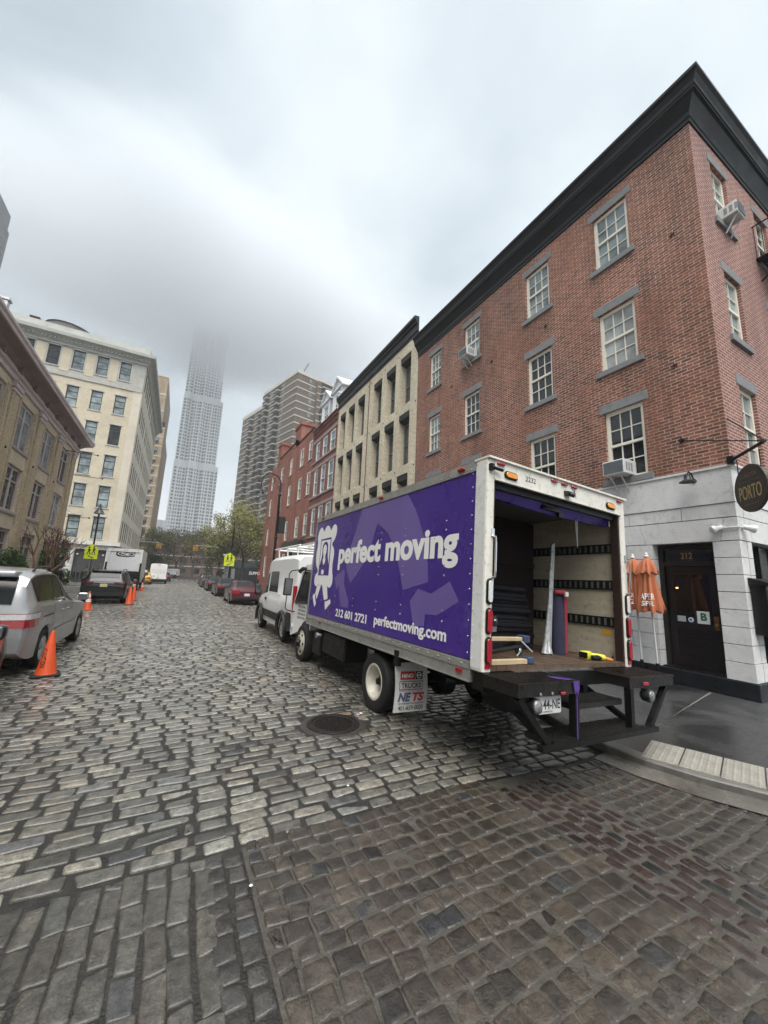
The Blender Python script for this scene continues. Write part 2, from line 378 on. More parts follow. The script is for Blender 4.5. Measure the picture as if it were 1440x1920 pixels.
# ------------------------------------------------------------------ ground, setts, pavements
def zr(x): return -.045 * np.maximum(0, np.minimum(x, 4.2) - 2.4)
KERB = [(5.45, 140), (5.45, 5.6), (5.35, 4.9), (5.02, 4.1), (4.80, 3.5), (4.74, 3.0), (4.77, 2.6), (4.9, 2.15), (5.12, 1.72), (5.5, 1.2), (6.0, .72), (6.7, .3), (7.6, .05), (9, -.1), (40, -.2)]
def kerbx(y):
    for (x0, y0), (x1, y1) in zip(KERB, KERB[1:]):
        if y1 <= y <= y0: return x0 + (x1 - x0) * (y0 - y) / max(1e-6, y0 - y1)
    return 40
groundm = mat('wet_joint_grit', (.018, .017, .0145), .5, var=.45, scale=9, bump=.8, bscale=70, rvar=.25)
mb = MB()
xs = [-2500, -300, -60, -15, -8, -4, 0, 2.4, 3.0, 3.6, 4.2, 5.4, 15, 60, 300, 2500]; ys = [-2500, -300, -40, -5, 0, 1, 2, 3, 4, 6, 10, 20, 40, 100, 400, 3500]
for yy in ys:
    for xx in xs: mb.v.append((xx, yy, float(zr(np.float64(xx))) - .011 - (.0 if abs(xx) < 100 and -40 < yy < 150 else .0)))
for j in range(len(ys) - 1):
    for i in range(len(xs) - 1):
        k = j * len(xs) + i; mb.f.append((k, k + 1, k + 1 + len(xs), k + len(xs))); mb.m.append(0)
tag(mb.build('ground', groundm, smooth=180), kind='structure')

rng = np.random.default_rng(5)
def stones(name, S, m, detail=True, rc=.017, ik=.8):
    """S rows: cx, cy, half length, half width, angle, r, g, b, z-lift, tilt"""
    S = np.array(S, float); n = len(S)
    if detail:
        q = []
        for cx, cy, t0 in ((1, 1, 0), (-1, 1, 90), (-1, -1, 180), (1, -1, 270)):
            for k in range(3): q.append((cx, cy, rad(t0 + 45 * k)))
        k = 12
        ring = [(-.05, 0.0, 0.004), (-.012, 0.0, 0.003), (-.0035, .006, .006), (-.0005, .014, .006), (0.0, .034, .003)]
    else:
        q = [(1, 1, rad(45)), (-1, 1, rad(135)), (-1, -1, rad(225)), (1, -1, rad(315))]; k = 4
        ring = [(-.05, 0, 0), (-.006, 0, 0), (0.0, .016, 0)]
    V = []
    per = k // 4
    jit = np.repeat(rng.normal(0, 1, (n, 4, 2)) * .0055, per, axis=1) + rng.normal(0, 1, (n, k, 2)) * .0008
    hj = np.repeat(rng.normal(0, 1, (n, 4)) * .0016, per, axis=1)
    for (z, ins, jz) in ring:
        ins = ins * ik
        rr = np.minimum(rc, S[:, 3] * .4)
        for i, (cx, cy, t) in enumerate(q):
            lx = cx * (S[:, 2] - rr) + math.cos(t) * rr * .95 ; ly = cy * (S[:, 3] - rr) + math.sin(t) * rr * .95
            l2 = np.sqrt(lx ** 2 + ly ** 2)
            lx = lx - np.sign(lx) * ins + jit[:, i, 0]; ly = ly - np.sign(ly) * np.minimum(ins, S[:, 3] * .6) + jit[:, i, 1]
            zz = z + S[:, 8] + hj[:, i] * (1 if jz else 0) + S[:, 9] * lx * (1 if z > -.04 else 0)
            V.append(np.stack([lx, ly, zz], 1))
    if detail: V.append(np.stack([np.zeros(n), np.zeros(n), S[:, 8] + .0012 + rng.normal(0, .0006, n)], 1))
    V = np.stack(V, 1)                                         # n, nv, 3
    c, s = np.cos(S[:, 4])[:, None], np.sin(S[:, 4])[:, None]
    X = S[:, 0][:, None] + V[:, :, 0] * c - V[:, :, 1] * s; Y = S[:, 1][:, None] + V[:, :, 0] * s + V[:, :, 1] * c
    Z = V[:, :, 2] + zr(X)
    P = np.stack([X, Y, Z], 2); nv = P.shape[1]
    quads = []; tris = []
    nr = len(ring)
    for r in range(nr - 1):
        for i in range(k):
            j = (i + 1) % k; quads.append((r * k + i, r * k + j, (r + 1) * k + j, (r + 1) * k + i))
    if detail:
        for i in range(k): tris.append(((nr - 1) * k + i, (nr - 1) * k + (i + 1) % k, nr * k))
    else: quads.append(tuple((nr - 1) * k + i for i in range(k)))
    base = (np.arange(n) * nv)[:, None, None]
    Q = (np.array(quads)[None] + base).reshape(-1, 4)
    lv = [Q.ravel()]; ls = [np.arange(len(Q)) * 4]; tot = len(Q) * 4
    cnt = len(Q)
    if tris:
        T = (np.array(tris)[None] + base).reshape(-1, 3); lv.append(T.ravel()); ls.append(tot + np.arange(len(T)) * 3); tot += len(T) * 3; cnt += len(T)
    me = bpy.data.meshes.new(name); me.vertices.add(n * nv); me.vertices.foreach_set('co', P.astype(np.float32).ravel())
    me.loops.add(tot); me.loops.foreach_set('vertex_index', np.concatenate(lv).astype(np.int32))
    me.polygons.add(cnt); me.polygons.foreach_set('loop_start', np.concatenate(ls).astype(np.int32))
    me.polygons.foreach_set('use_smooth', np.ones(cnt, bool))
    me.update(calc_edges=True)
    a = me.color_attributes.new('stone', 'FLOAT_COLOR', 'POINT')
    col = np.ones((n, nv, 4), np.float32); col[:, :, :3] = S[:, None, 5:8]
    a.data.foreach_set('color', col.ravel())
    me.materials.append(m)
    return me
def scol(base, var=.3, odd=.04):
    b = rng.normal(1, var); b = max(.35, min(1.9, b)); t = rng.normal(0, .025)
    c = [base[0] * b * (1 + t), base[1] * b, base[2] * b * (1 - t)]
    l = base[1]
    if rng.random() < odd * .15: c = [l * 1.35 * b, l * .95 * b, l * .66 * b]
    elif rng.random() < .05: c = [l * .8 * b, l * .8 * b, l * .78 * b]
    return c
MH = (1.99, 4.82, .335)
def rows(y0, y1, xl, xr, step=.128, base=(.118, .112, .093), L0=.2, L1=.32, gap=.026, avoid=None, split=None, var=.36):
    out = []; y = y0
    while y < y1:
        st = step * rng.uniform(.9, 1.12); x = xl + rng.uniform(-.25, 0)
        cy = y + st / 2
        bend = .05 * math.sin(cy * .7)
        while x < (kerbx(cy) if xr is None else xr):
            l = rng.uniform(L0, L1)
            g = gap * rng.uniform(.7, 1.6)
            x1 = x + l
            if split is not None and x < split < x1 and 3.0 < cy < 5.3: x1 = max(x + .1, split) if split - x > .09 else x1
            cx = (x + x1) / 2
            ok = x1 < (kerbx(cy) + .02 if xr is None else xr + .1)
            if avoid and (cx - avoid[0]) ** 2 + (cy - avoid[1]) ** 2 < (avoid[2] + .055) ** 2: ok = False
            if ok: out.append((cx, cy + .012 * math.sin(cx * 2.1 + cy) + rng.normal(0, .004), (x1 - x) / 2 - g / 2, st / 2 - g / 2 * .8, rng.normal(0, .011) + .012 * math.cos(cx * 2.1), *scol(base, var), rng.normal(0, .0035), rng.normal(0, .016)))
            x = x1
        y += st
    return out
near = rows(3.02, 17, -4.1, None, avoid=MH, split=.37)
far = rows(17, 84, -4.1, None, step=.14)
sm = stonemat('wet_granite', .32, .7, coat=.85)
ro = bpy.data.objects.new('road', stones('road', near, sm)); put(ro); tag(ro, kind='structure')
ro2 = bpy.data.objects.new('road', stones('road', far, sm, False)); put(ro2); tag(ro2, kind='structure')
# the crossing strip in the foreground: slabs left of the old joint, square setts, a band of clinker bricks
def cols(x0, x1, y0, y1, w, l0, l1, base, gap=.010, var=.22, odd=.03, wv=.1):
    out = []; x = x0
    while x < x1 - w * .4:
        ww = w * rng.uniform(1 - wv, 1 + wv); y = y0 - rng.uniform(0, l1)
        while y < y1:
            l = rng.uniform(l0, l1); yb = min(y + l, y1)
            if yb - y > .06:
                g = gap * rng.uniform(.6, 1.6)
                out.append((x + ww / 2 + rng.normal(0, .004), (y + yb) / 2, (yb - y) / 2 - g / 2, ww / 2 - g / 2, PI / 2 + rng.normal(0, .02), *scol(base, var, odd), rng.normal(-.002, .002), rng.normal(0, .010)))
            y = yb
        x += ww
    return out
X = []
G1 = (.066, .062, .052); G2 = (.042, .034, .025); RB = (.026, .0155, .0125)
X += cols(-4.1, .36, -1.6, 3.0, .118, .2, .34, G1, .0055, .16)
X += cols(.375, .62, -1.6, 3.0, .122, .11, .17, (.038, .035, .031), .017, .2)
def rws(x0, x1, y0, y1, w, l0, l1, base, gap, var=.25, odd=.05):
    out = []; y = y0
    while y < y1 - w * .5:
        ww = w * rng.uniform(.9, 1.12); x = x0 - rng.uniform(0, l0 * .6)
        while x < x1:
            l = rng.uniform(l0, l1); xb = min(x + l, x1); xa = max(x, x0)
            if xb - xa > .05:
                g = gap * rng.uniform(.6, 1.6)
                if (xa + xb) / 2 < kerbx(y + ww / 2) - .1:
                    out.append(((xa + xb) / 2, y + ww / 2 + .02 * math.sin(3 * xa), (xb - xa) / 2 - g / 2, ww / 2 - g / 2, rng.normal(0, .035), *scol(base, var, odd), rng.normal(-.002, .002), rng.normal(0, .012)))
            x += l
        y += ww
    return out
X += rws(.64, 2.82, -1.6, 3.0, .125, .1, .16, G2, .005, .25, .06)
X += cols(2.83, 3.58, -1.6, 2.86, .107, .13, .19, RB, .015, .22, 0)
X += rws(3.6, 5.5, -1.6, 3.0, .12, .1, .2, (.036, .032, .025), .011, .25, .05)
X += rws(5.5, 9.5, -1.6, 1.2, .12, .1, .2, (.036, .032, .025), .011, .25, .05)
cx_ = bpy.data.objects.new('crossing_paving', stones('crossing_paving', X, stonemat('wet_dark_setts', .30, .6, coat=.5), True, .012, .75)); put(cx_); tag(cx_, kind='structure')
# joint filler of the crossing: light wet sand between the setts
jm = mat('sandy_joint', (.058, .053, .043), .5, var=.35, scale=14, bump=.6, bscale=90, rvar=.2)
mb = MB()
for x0, x1 in ((.62, 2.4), (2.4, 3.0), (3.0, 3.6), (3.6, 4.2), (4.2, 4.7)):
    mb.quad((x0, -1.6, float(zr(np.float64(x0))) - (.0075)), (x1, -1.6, float(zr(np.float64(x1))) - (.0075)), (x1, 2.99, float(zr(np.float64(x1))) - (.0075)), (x0, 2.99, float(zr(np.float64(x0))) - (.0075)))
tag(mb.build('crossing_joints', jm), kind='structure')

def strip(mb, line, offs, zs):
    """ribbon along a polyline: lateral offsets to the right of travel"""
    n = len(line); R_ = []
    for i, p in enumerate(line):
        a = Vector(line[max(0, i - 1)]); b = Vector(line[min(n - 1, i + 1)]); d = (b - a).normalized(); r = Vector((-d.y, d.x))
        R_.append([(p[0] + r.x * o, p[1] + r.y * o, z) for o, z in zip(offs, zs)])
    k = len(offs)
    for i in range(n - 1):
        for j in range(k - 1): mb.quad(R_[i][j], R_[i][j + 1], R_[i + 1][j + 1], R_[i + 1][j])
def dens(line, s):
    out = []
    for a, b in zip(line, line[1:]):
        l = math.dist(a, b); k = max(1, min(40, int(l / s)))
        out += [(a[0] + (b[0] - a[0]) * i / k, a[1] + (b[1] - a[1]) * i / k) for i in range(k)]
    return out + [line[-1]]
KD = dens(KERB, .3)
kerbm = mat('wet_kerb_concrete', (.13, .125, .115), .42, var=.3, scale=5, bump=.3, bscale=50, rvar=.2, dirt=.5)
mb = MB(); strip(mb, KD, [0, 0, .02, .16, .16], [-.16, -.012, 0.0, 0.004, -.1])
tag(mb.build('kerb', kerbm, smooth=40), kind='structure')
gut = mat('wet_gutter', (.105, .10, .088), .22, var=.5, scale=3, bump=.2, bscale=40, rvar=.12)
mb = MB(); strip(mb, [p for p in KD if p[1] < 3.2], [-.30, -.16, .005], [-.078, -.074, -.068])
tag(mb.build('gutter', gut, smooth=60), kind='structure')
swm = None
def wetwalk(name, col, rough=.3):
    m, nt, p, L = newmat(name)
    g = nn(nt, 'ShaderNodeNewGeometry')
    n1 = nn(nt, 'ShaderNodeTexNoise'); sset(n1, Scale=.8, Detail=6.0, Roughness=.6, Distortion=.3); L(g.outputs['Position'], n1.inputs['Vector'])
    rp = nn(nt, 'ShaderNodeValToRGB'); rp.color_ramp.elements[0].position = .35; rp.color_ramp.elements[1].position = .68
    rp.color_ramp.elements[0].color = c4([c * .55 for c in col]); rp.color_ramp.elements[1].color = c4([c * 1.35 for c in col]); L(n1.outputs['Fac'], rp.inputs[0])
    n2 = nn(nt, 'ShaderNodeTexNoise'); sset(n2, Scale=120.0, Detail=3.0); L(g.outputs['Position'], n2.inputs['Vector'])
    mr = nn(nt, 'ShaderNodeMapRange'); sset(mr, From_Min=.3, From_Max=.7, To_Min=.6, To_Max=1.4); L(n2.outputs['Fac'], mr.inputs[0])
    ml = nn(nt, 'ShaderNodeVectorMath', operation='MULTIPLY'); L(rp.outputs[0], ml.inputs[0]); L(mr.outputs[0], ml.inputs[1]); L(ml.outputs[0], p.inputs['Base Color'])
    mr2 = nn(nt, 'ShaderNodeMapRange'); sset(mr2, From_Min=.4, From_Max=.65, To_Min=max(.05, rough - .2), To_Max=rough + .2); L(n1.outputs['Fac'], mr2.inputs[0]); L(mr2.outputs[0], p.inputs['Roughness'])
    b = nn(nt, 'ShaderNodeBump'); sset(b, Strength=.35, Distance=.004); L(n2.outputs['Fac'], b.inputs['Height']); L(b.outputs[0], p.inputs['Normal'])
    return m
swm = wetwalk('wet_pavement', (.035, .036, .036))
mb = MB()
ins = [(x, y) for x, y in KD if y <= 60]
P = []
n = len(ins)
for i, p in enumerate(ins):
    a = Vector(ins[max(0, i - 1)]); b = Vector(ins[min(n - 1, i + 1)]); d = (b - a).normalized(); r = Vector((-d.y, d.x)); P.append((p[0] + r.x * .161, p[1] + r.y * .161, .002))
poly = P + [(40, 3.2, .002), (9.3, 3.2, .002), (9.3, 140, .002), (5.7, 140, .002)]
mb.add(poly, [tuple(range(len(poly)))])
tag(mb.build('sidewalk', swm), kind='structure')
# expansion joint in the pavement, lighter cement
mb = MB(); mb.hexa([(6.0, 3.1, .0015), (6.03, 3.1, .0015), (9.05, 3.68, .0015), (9.05, 3.65, .0015), (6.0, 3.1, .0045), (6.03, 3.1, .0045), (9.05, 3.68, .0045), (9.05, 3.65, .0045)])
tag(mb.build('pavement_joint', mat('cement_joint', (.2, .19, .17), .5, var=.3, scale=20)), kind='structure')
# left pavement
mb = MB(); mb.box(-40, -4.28, -40, 140, -.1, .11); tag(mb.build('sidewalk', wetwalk('left_pavement', (.085, .083, .078), .4)), kind='structure')
mb = MB(); mb.box(-4.28, -4.12, -40, 140, -.15, .125); tag(mb.build('kerb', mat('grey_kerb', (.2, .2, .19), .5, var=.25, scale=4, bump=.3, dirt=.4), bevel=.015), kind='structure')
# far cross street: asphalt with crossing marks
mb = MB(); mb.quad((-60, 84.2, -.004), (5.4, 84.2, -.004), (60, 110, -.004), (-60, 112, -.004)); tag(mb.build('cross_street', wetwalk('wet_asphalt', (.05, .05, .05), .3)), kind='structure')
mb = MB()
for i in range(9): mb.box(-3.6 + i * .95, -3.1 + i * .95, 85.5, 87.8, -.003, .003)
tag(mb.build('crosswalk', mat('road_paint', (.62, .62, .6), .5, var=.2, scale=5)), kind='structure')

# tactile slabs: raised domes on pale concrete
tm = mat('tactile_concrete', (.25, .24, .21), .5, var=.25, scale=5, bump=.3, bscale=60, dirt=.6)
A = Vector((4.80, 2.66)); B = Vector((5.42, 2.86)); Dv = (Vector((5.17, 1.79)) - A).normalized()
def tactile(i, label):
    p0 = A + Dv * (i * .335); U = Vector((B.x - A.x, B.y - A.y)); wl = .64; U = U.normalized()
    t = wthing('tactile_slab', label, 'tactile paving', (p0.x, p0.y, 0), 'tactile slabs at the corner ramp')
    fr = fGen((p0.x, p0.y, .0), (U.x, U.y, 0), (Dv.x, Dv.y, 0), (0, 0, 1))
    m_ = MB(); m_.fbox(fr, 0, wl, .006, .328, -.02, .012); m_.build('slab', tm, t, bevel=.004)
    d_ = MB()
    for a in range(10):
        for b in range(5):
            u = .045 + a * .061; v = .04 + b * .062
            pp = fr(u, v, .0115)
            d_.lathe([(.017, 0), (.015, .004), (.009, .0065), (.001, .007)], pp, n=8)
    d_.build('domes', tm, t, smooth=60)
for i, lb in enumerate(('pale tactile slab nearest the truck step at the ramp end', 'second tactile slab from the truck along the curved kerb', 'third tactile slab from the truck along the curved kerb', 'tactile slab at the photo edge, farthest from the truck')): tactile(i, lb)
# manhole
t = thing('manhole_cover', 'round dark iron manhole cover set in the cobbles beside the truck', 'manhole cover', (MH[0], MH[1], .004))
iron = mat('cast_iron', (.018, .014, .0125), .42, .2, var=.35, scale=10, bump=.3, bscale=60, rvar=.15)
mb = MB(); mb.lathe([(.33, -.05), (.33, .004), (.325, .007), (.285, .007), (.283, .0), (.28, -.05)], n=40); mb.build('rim', iron, t, smooth=30)
mb = MB(); mb.lathe([(.42, -.06), (.41, -.012), (.37, -.008), (.332, -.006), (.331, -.05)], n=40); mb.build('collar', mat('wet_mortar', (.035, .033, .029), .45, var=.4, scale=20, bump=.8, bscale=50), t, smooth=40)
mb = MB(); mb.lathe([(.278, -.05), (.278, .001), (.27, .004), (.26, .001), (.0, .001)], n=40)
for i in range(-9, 10):
    for j in range(-9, 10):
        x, y = i * .028 + (j % 2) * .014, j * .026
        if x * x + y * y < .245 ** 2: mb.obox((x, y, .004), (.018, .011, .007), Matrix.Rotation(rad(35 if (i + j) % 2 else -35), 3, 'Z'))
mb.build('cover', iron, t)
# small litter
def litter(name, label, x, y, rz, parts, cat, group=None):
    t = thing(name, label, cat, (x, y, float(zr(np.float64(x))) + .004), rz, group)
    for nm, m_, f in parts: b = MB(); f(b); b.build(nm, m_, t, smooth=40)
litter('paper_scrap', 'crumpled red and white wrapper on the cobbles by the rear truck tyre', 2.44, 5.0, .4, [('paper', mat('litter_white', (.7, .7, .68), .7), lambda b: b.add([(-.05, -.02, .002), (.0, -.03, .014), (.05, -.015, .004), (.05, .02, .011), (.0, .03, .003), (-.05, .02, .013)], [(0, 1, 4, 5), (1, 2, 3, 4)])), ('print', mat('litter_red', (.5, .05, .05), .6), lambda b: b.add([(-.035, -.016, .009), (.0, -.022, .018), (.0, .018, .008), (-.035, .014, .016)], [(0, 1, 2, 3)]))], 'litter')
for i, (x, y) in enumerate(((1.58, 3.4), (.62, 2.62), (5.9, 2.95))):
    litter('paper_scrap', ['small pale scrap on the cobbles in front of the manhole', 'tiny white pellet lying in the dark joint of the foreground setts', 'tiny white scrap on the wet pavement behind the tactile slabs'][i], x, y, i, [('paper', mat('litter_white', (.7, .7, .68), .7), lambda b: b.lathe([(.003, 0), (.011, .002), (.009, .004), (.001, .006)], n=9))], 'litter')
# ------------------------------------------------------------------ building helpers
def window(par, fr, a, b, c, d, fm, gm, depth=.12, fw=.07, nx=2, ny=2, meet=True, sill=None, lintel=None, name='window', off=None, mw=.022, transom=None, mull=None, mid=.5):
    """framed window filling the opening (a..b, c..d), glazing set back in the wall"""
    m = MB(); n0, n1 = -depth - .01, -depth + .05
    m.fbox(fr, a, a + fw, c, d, n0, n1); m.fbox(fr, b - fw, b, c, d, n0, n1)
    m.fbox(fr, a + fw, b - fw, d - fw, d, n0, n1 - .002); m.fbox(fr, a + fw, b - fw, c, c + fw * .8, n0, n1 - .002)
    ia, ib, ic, id_ = a + fw, b - fw, c + fw * .8, d - fw
    zm = ic + (id_ - ic) * mid
    if meet: m.fbox(fr, ia, ib, zm - .03, zm + .03, n0, n1 + .006)
    if transom: m.fbox(fr, ia, ib, transom - .035, transom + .035, n0, n1 - .003)
    if mull: m.fbox(fr, (ia + ib) / 2 - mull / 2, (ia + ib) / 2 + mull / 2, ic, id_, n0, n1 - .001)
    for k in range(1, nx): u = ia + (ib - ia) * k / nx; m.fbox(fr, u - mw / 2, u + mw / 2, ic, id_, n0, n1 - .02)
    if ny > 1:
        for (lo, hi) in (((ic, zm), (zm, id_)) if meet else ((ic, id_),)):
            for k in range(1, ny): v = lo + (hi - lo) * k / ny; m.fbox(fr, ia, ib, v - mw / 2, v + mw / 2, n0, n1 - .021)
    w_ = m.build(name, fm, par)
    g = MB()
    g.fbox(fr, a + .01, b - .01, c + .01, d - .01, n0 - .03, n0 + .012)
    g.build('pane', gm, w_)
    if sill: s_ = MB(); s_.fbox(fr, a - .12, b + .12, c - sill[0], c - .001, -depth * .5, sill[1]); s_.build('sill', sill[2], w_, bevel=.01)
    if lintel: s_ = MB(); s_.fbox(fr, a - .12, b + .12, d + .001, d + lintel[0], -depth * .5, lintel[1]); s_.build('lintel', lintel[2], w_, bevel=.01)
    return w_
def core(par, x0, x1, y0, y1, z0, z1, m, name='core'):
    b = MB(); b.box(x0, x1, y0, y1, z0, z1); return b.build(name, m, par)
ROOFM = mat('roof_tar', (.05, .05, .05), .8, var=.3)
VOID = mat('dark_interior', (.006, .0055, .005), .9, var=.2)

# ================================================================== corner brick building (right)
BX = 9.15; BY0 = 3.01; BY1 = 14.18
ba = wthing('brick_building', 'corner red brick building, four storeys with black cornice and whitewashed stone ground floor', 'building', (11, 8.5, 0))
fa = fX(BX); fb = fY(BY0)
C1, C2, CM = (.285, .10, .066), (.10, .033, .026), (.42, .34, .28)
bkY = brickmat('red_brick', 0, C1, C2, CM, ms=.0105, stain=(.30, .115, .06), stainamt=.6, grime=.42)
bkX = brickmat('red_brick_side', 1, (.25, .085, .065), (.16, .05, .042), (.46, .36, .31), ms=.011, stain=(.38, .2, .16), stainamt=.4)
bays = [(4.46, 5.37), (6.83, 7.73), (9.94, 10.82), (12.36, 13.19)]
fls = [(4.45, 6.22), (7.37, 9.0), (10.38, 12.0)]
opsA = [(a, b, c, d) for a, b in bays for c, d in fls]
m = MB(); m.facade(fa, BY0, BY1, 4.30, 12.52, opsA, .16); m.build('front_wall', bkY, ba)
sb = [(10.04, 10.86), (12.5, 13.35), (15.0, 15.85)]
opsS = [(a, b, c, d) for a, b in sb for c, d in fls]
m = MB(); m.facade(fb, BX, 20, 4.30, 12.52, opsS, .16); m.build('side_wall', bkX, ba)
for i, (a, b) in enumerate(bays):
    for j, (c, d) in enumerate(fls):
        gm = GLASS if (i, j) in ((1, 0), (1, 1), (2, 1), (0, 0)) else (GLASSG if j == 2 else GLASSB)
        if i == 3: gm = GLASSG
        window(ba, fa, a, b, c, d, CREAM, gm, nx=3, ny=2, fw=.085, sill=(.15, .06, BLUESTONE), lintel=(.24, .012, BLUESTONE))
for i, (a, b) in enumerate(sb):
    for c, d in fls: window(ba, fb, a, b, c, d, CREAM, GLASS if i else GLASSG, nx=2, ny=2, fw=.085, sill=(.15, .06, BLUESTONE), lintel=(.24, .012, BLUESTONE))
# mitred cornice
prof = [(0, 12.50), (.03, 12.50), (.03, 12.60), (.05, 12.62), (.05, 12.74), (.07, 12.78), (.20, 13.0), (.255, 13.03), (.255, 13.08), (.275, 13.09), (.28, 13.2), (.33, 13.30), (.385, 13.36), (.385, 13.43), (0, 13.46)]
m = MB(); k = len(prof)
for n_, v in prof: m.v += [(BX - n_, BY1, v), (BX - n_, BY0 - n_, v), (20, BY0 - n_, v)]
for i in range(k):
    j = (i + 1) % k
    for q in (0, 1): m.f.append((i * 3 + q, j * 3 + q, j * 3 + q + 1, i * 3 + q + 1)); m.m.append(0)
m.f.append(tuple(i * 3 for i in range(k))); m.m.append(0)
m.build('cornice', mat('black_cornice_paint', (.008, .0085, .010), .42, spec=.35, var=.35, scale=2, bump=.15, bscale=25, rvar=.15), ba)
core(ba, BX + .5, 20, BY0 + .5, BY1 - .02, 0, 13.4, ROOFM)
# whitewashed ashlar ground floor: each course a proud block run, so the joints are real grooves
ash = mat('whitewashed_stone', (.66, .66, .65), .6, var=.14, scale=1.3, bump=.35, bscale=24, dirt=.35)
DO = (3.43, 4.50, .30, 2.82)
m = MB()
def blk(fr, a, b, c, d, n1=0.0, n0=-.3, g=.006): m.fbox(fr, a + g, b - g, c + g, d - g, n0, n1)
m.fbox(fa, BY0 + .001, BY1, 3.565, 4.29, -.3, .02)                     # smooth band under the brick
m.fbox(fb, BX + .301, 20, 3.565, 4.29, -.3, .02)
m.fbox(fa, BY0 - .02, BY1, 4.255, 4.298, .02, .05)
m.fbox(fb, BX - .02, 20, 4.255, 4.297, .02, .05)
yy = [3.0 + .0, 3.9, 4.95, 6.0, 7.2, 8.4, 9.6, 10.8, 12.0, 13.1, BY1]
for a, b in zip(yy, yy[1:]): blk(fa, max(a, BY0), b, 3.28, 3.56)
# lintel course: splayed blocks over the doorway
m.prism([(BY0 + .0, 2.836), (3.292, 2.836), (3.207, 3.269), (BY0 + .0, 3.269)], fa, -.3, 0); m.prism([(4.628, 2.836), (6.194, 2.836), (6.194, 3.269), (4.753, 3.269)], fa, -.3, 0)
for a, b in ( (6.2, 7.7), (7.7, 9.3), (9.3, 11), (11, 12.6), (12.6, BY1)): blk(fa, a, b, 2.83, 3.275)
m.prism([(3.30, 2.83), (4.62, 2.83), (4.745, 3.268), (3.215, 3.268)], fa, -.3, 0.002)
cs = [.30, .62, .93, 1.24, 1.55, 1.87, 2.19, 2.51, 2.825]
for q, (c, d) in enumerate(zip(cs, cs[1:])):
    o = .012 if q == 0 else 0
    blk(fa, BY0 - o, DO[0], c, d, .0 + o)
    sh = .55 if q % 2 else .95
    blk(fa, DO[1], DO[1] + sh, c, d, .0 + o); blk(fa, DO[1] + sh, 6.6, c, d, .0 + o)
    for a, b in ((6.6, 8), (8, 9.6), (9.6, 11), (11, 12.6), (12.6, BY1)): blk(fa, a, b, c, d, o)
    blk(fb, BX + .301, 9.66, c, d, o)
    blk(fb, 11.3, 12.4, c, d, o); blk(fb, 14.4, 16, c, d, o)
for a, b in ((BX + .301, 9.7), (9.7, 11.2), (11.2, 13), (13, 15), (15, 17)): blk(fb, a, b, 2.83, 3.275); blk(fb, a, b, 3.28, 3.56)
m.build('stone_base', ash, ba)
m = MB(); m.fbox(fa, BY0 + .05, BY1, .3, 3.6, -.36, -.302); m.fbox(fb, BX + .4, 20, .3, 3.6, -.36, -.302); m.build('joint_backing', mat('dark_joint', (.1, .1, .1), .8), ba)
m = MB(); m.fbox(fa, BY0 - .04, BY1, -.02, .298, -.3, .04); m.fbox(fb, BX + .301, 20, -.02, .297, -.3, .04)
m.build('plinth', mat('black_plinth', (.008, .010, .013), .4, var=.3, scale=6, rvar=.15), ba, bevel=.012)
# doorway
dk = mat('dark_wood_door', (.006, .0036, .003), .38, var=.5, scale=3, streak=6, rvar=.15)
m = MB(); D = DO
m.fbox(fa, D[0], D[0] + .09, .3, 2.81, -.33, -.2); m.fbox(fa, D[1] - .09, D[1], .3, 2.81, -.33, -.2); m.fbox(fa, D[0] + .09, D[1] - .09, 2.72, 2.81, -.33, -.2); m.fbox(fa, D[0] + .09, D[1] - .09, 2.36, 2.46, -.33, -.19)
m.fbox(fa, D[0], D[1], .297, .32, -.33, -.05)
dr = m.build('door_frame', dk, ba)
m = MB(); m.fbox(fa, D[0] + .1, D[1] - .1, 2.46, 2.72, -.33, -.29); tr = m.build('transom_light', GLASS, dr)
text('212', 'house_number', mat('gilt', (.45, .27, .1), .4, .3, var=.2), dr, lambda u, v, n: fa(-u, v, n), -4.11, -3.90, 2.52, 2.65, -.289, .004, .01)
m = MB(); a, b = D[0] + .095, D[1] - .095
m.fbox(fa, a, a + .13, .33, 2.35, -.31, -.26); m.fbox(fa, b - .13, b, .33, 2.35, -.31, -.26)
for c, d in ((.33, .55), (.86, .92), (1.06, 1.2), (2.2, 2.35)): m.fbox(fa, a + .13, b - .13, c, d, -.31, -.26)
m.fbox(fa, a + .13, b - .13, .55, 1.06, -.31, -.285)
lf = m.build('door', dk, ba)
m = MB(); m.fbox(fa, a + .13, b - .13, 1.2, 2.2, -.31, -.29); m.build('door_glass', glassmat('door_glass', (.01, .008, .007), .05), lf)
m = MB(); m.fbox(fa, a + .03, a + .10, 1.12, 1.38, -.26, -.252); m.lathe([(.02, 0), (.02, .02), (.03, .03), (.028, .05), (.005, .058)], fa(a + .065, 1.21, -.252), (-1, 0, 0), 12)
m.build('door_handle', mat('brass', (.55, .36, .12), .3, 1, var=.2), lf, smooth=40)
def sticker(nm, u0, u1, v0, v1, mt, extra=None):
    s_ = MB(); s_.fbox(fa, u0, u1, v0, v1, -.289, -.286); o = s_.build(nm, mt, lf); return o
PAPER = mat('paper_notice', (.62, .68, .66), .6, var=.1, scale=20)
gr = sticker('grade_card', 3.71, 3.92, 1.215, 1.46, PAPER)
text('B', 'grade_letter', mat('grade_green', (.02, .12, .05), .5), gr, lambda u, v, n: fa(-u, v, n), -3.86, -3.755, 1.275, 1.43, -.286, .002, .045)
sticker('notice', 4.12, 4.27, 1.225, 1.34, mat('faded_notice', (.33, .37, .38), .6, var=.15, scale=30))
s_ = MB(); s_.prism(ngon(fa, 4.03, 1.275, .05, .05), fa, -.289, -.286); st = s_.build('round_sticker', mat('round_sticker_white', (.6, .65, .68), .5), lf)
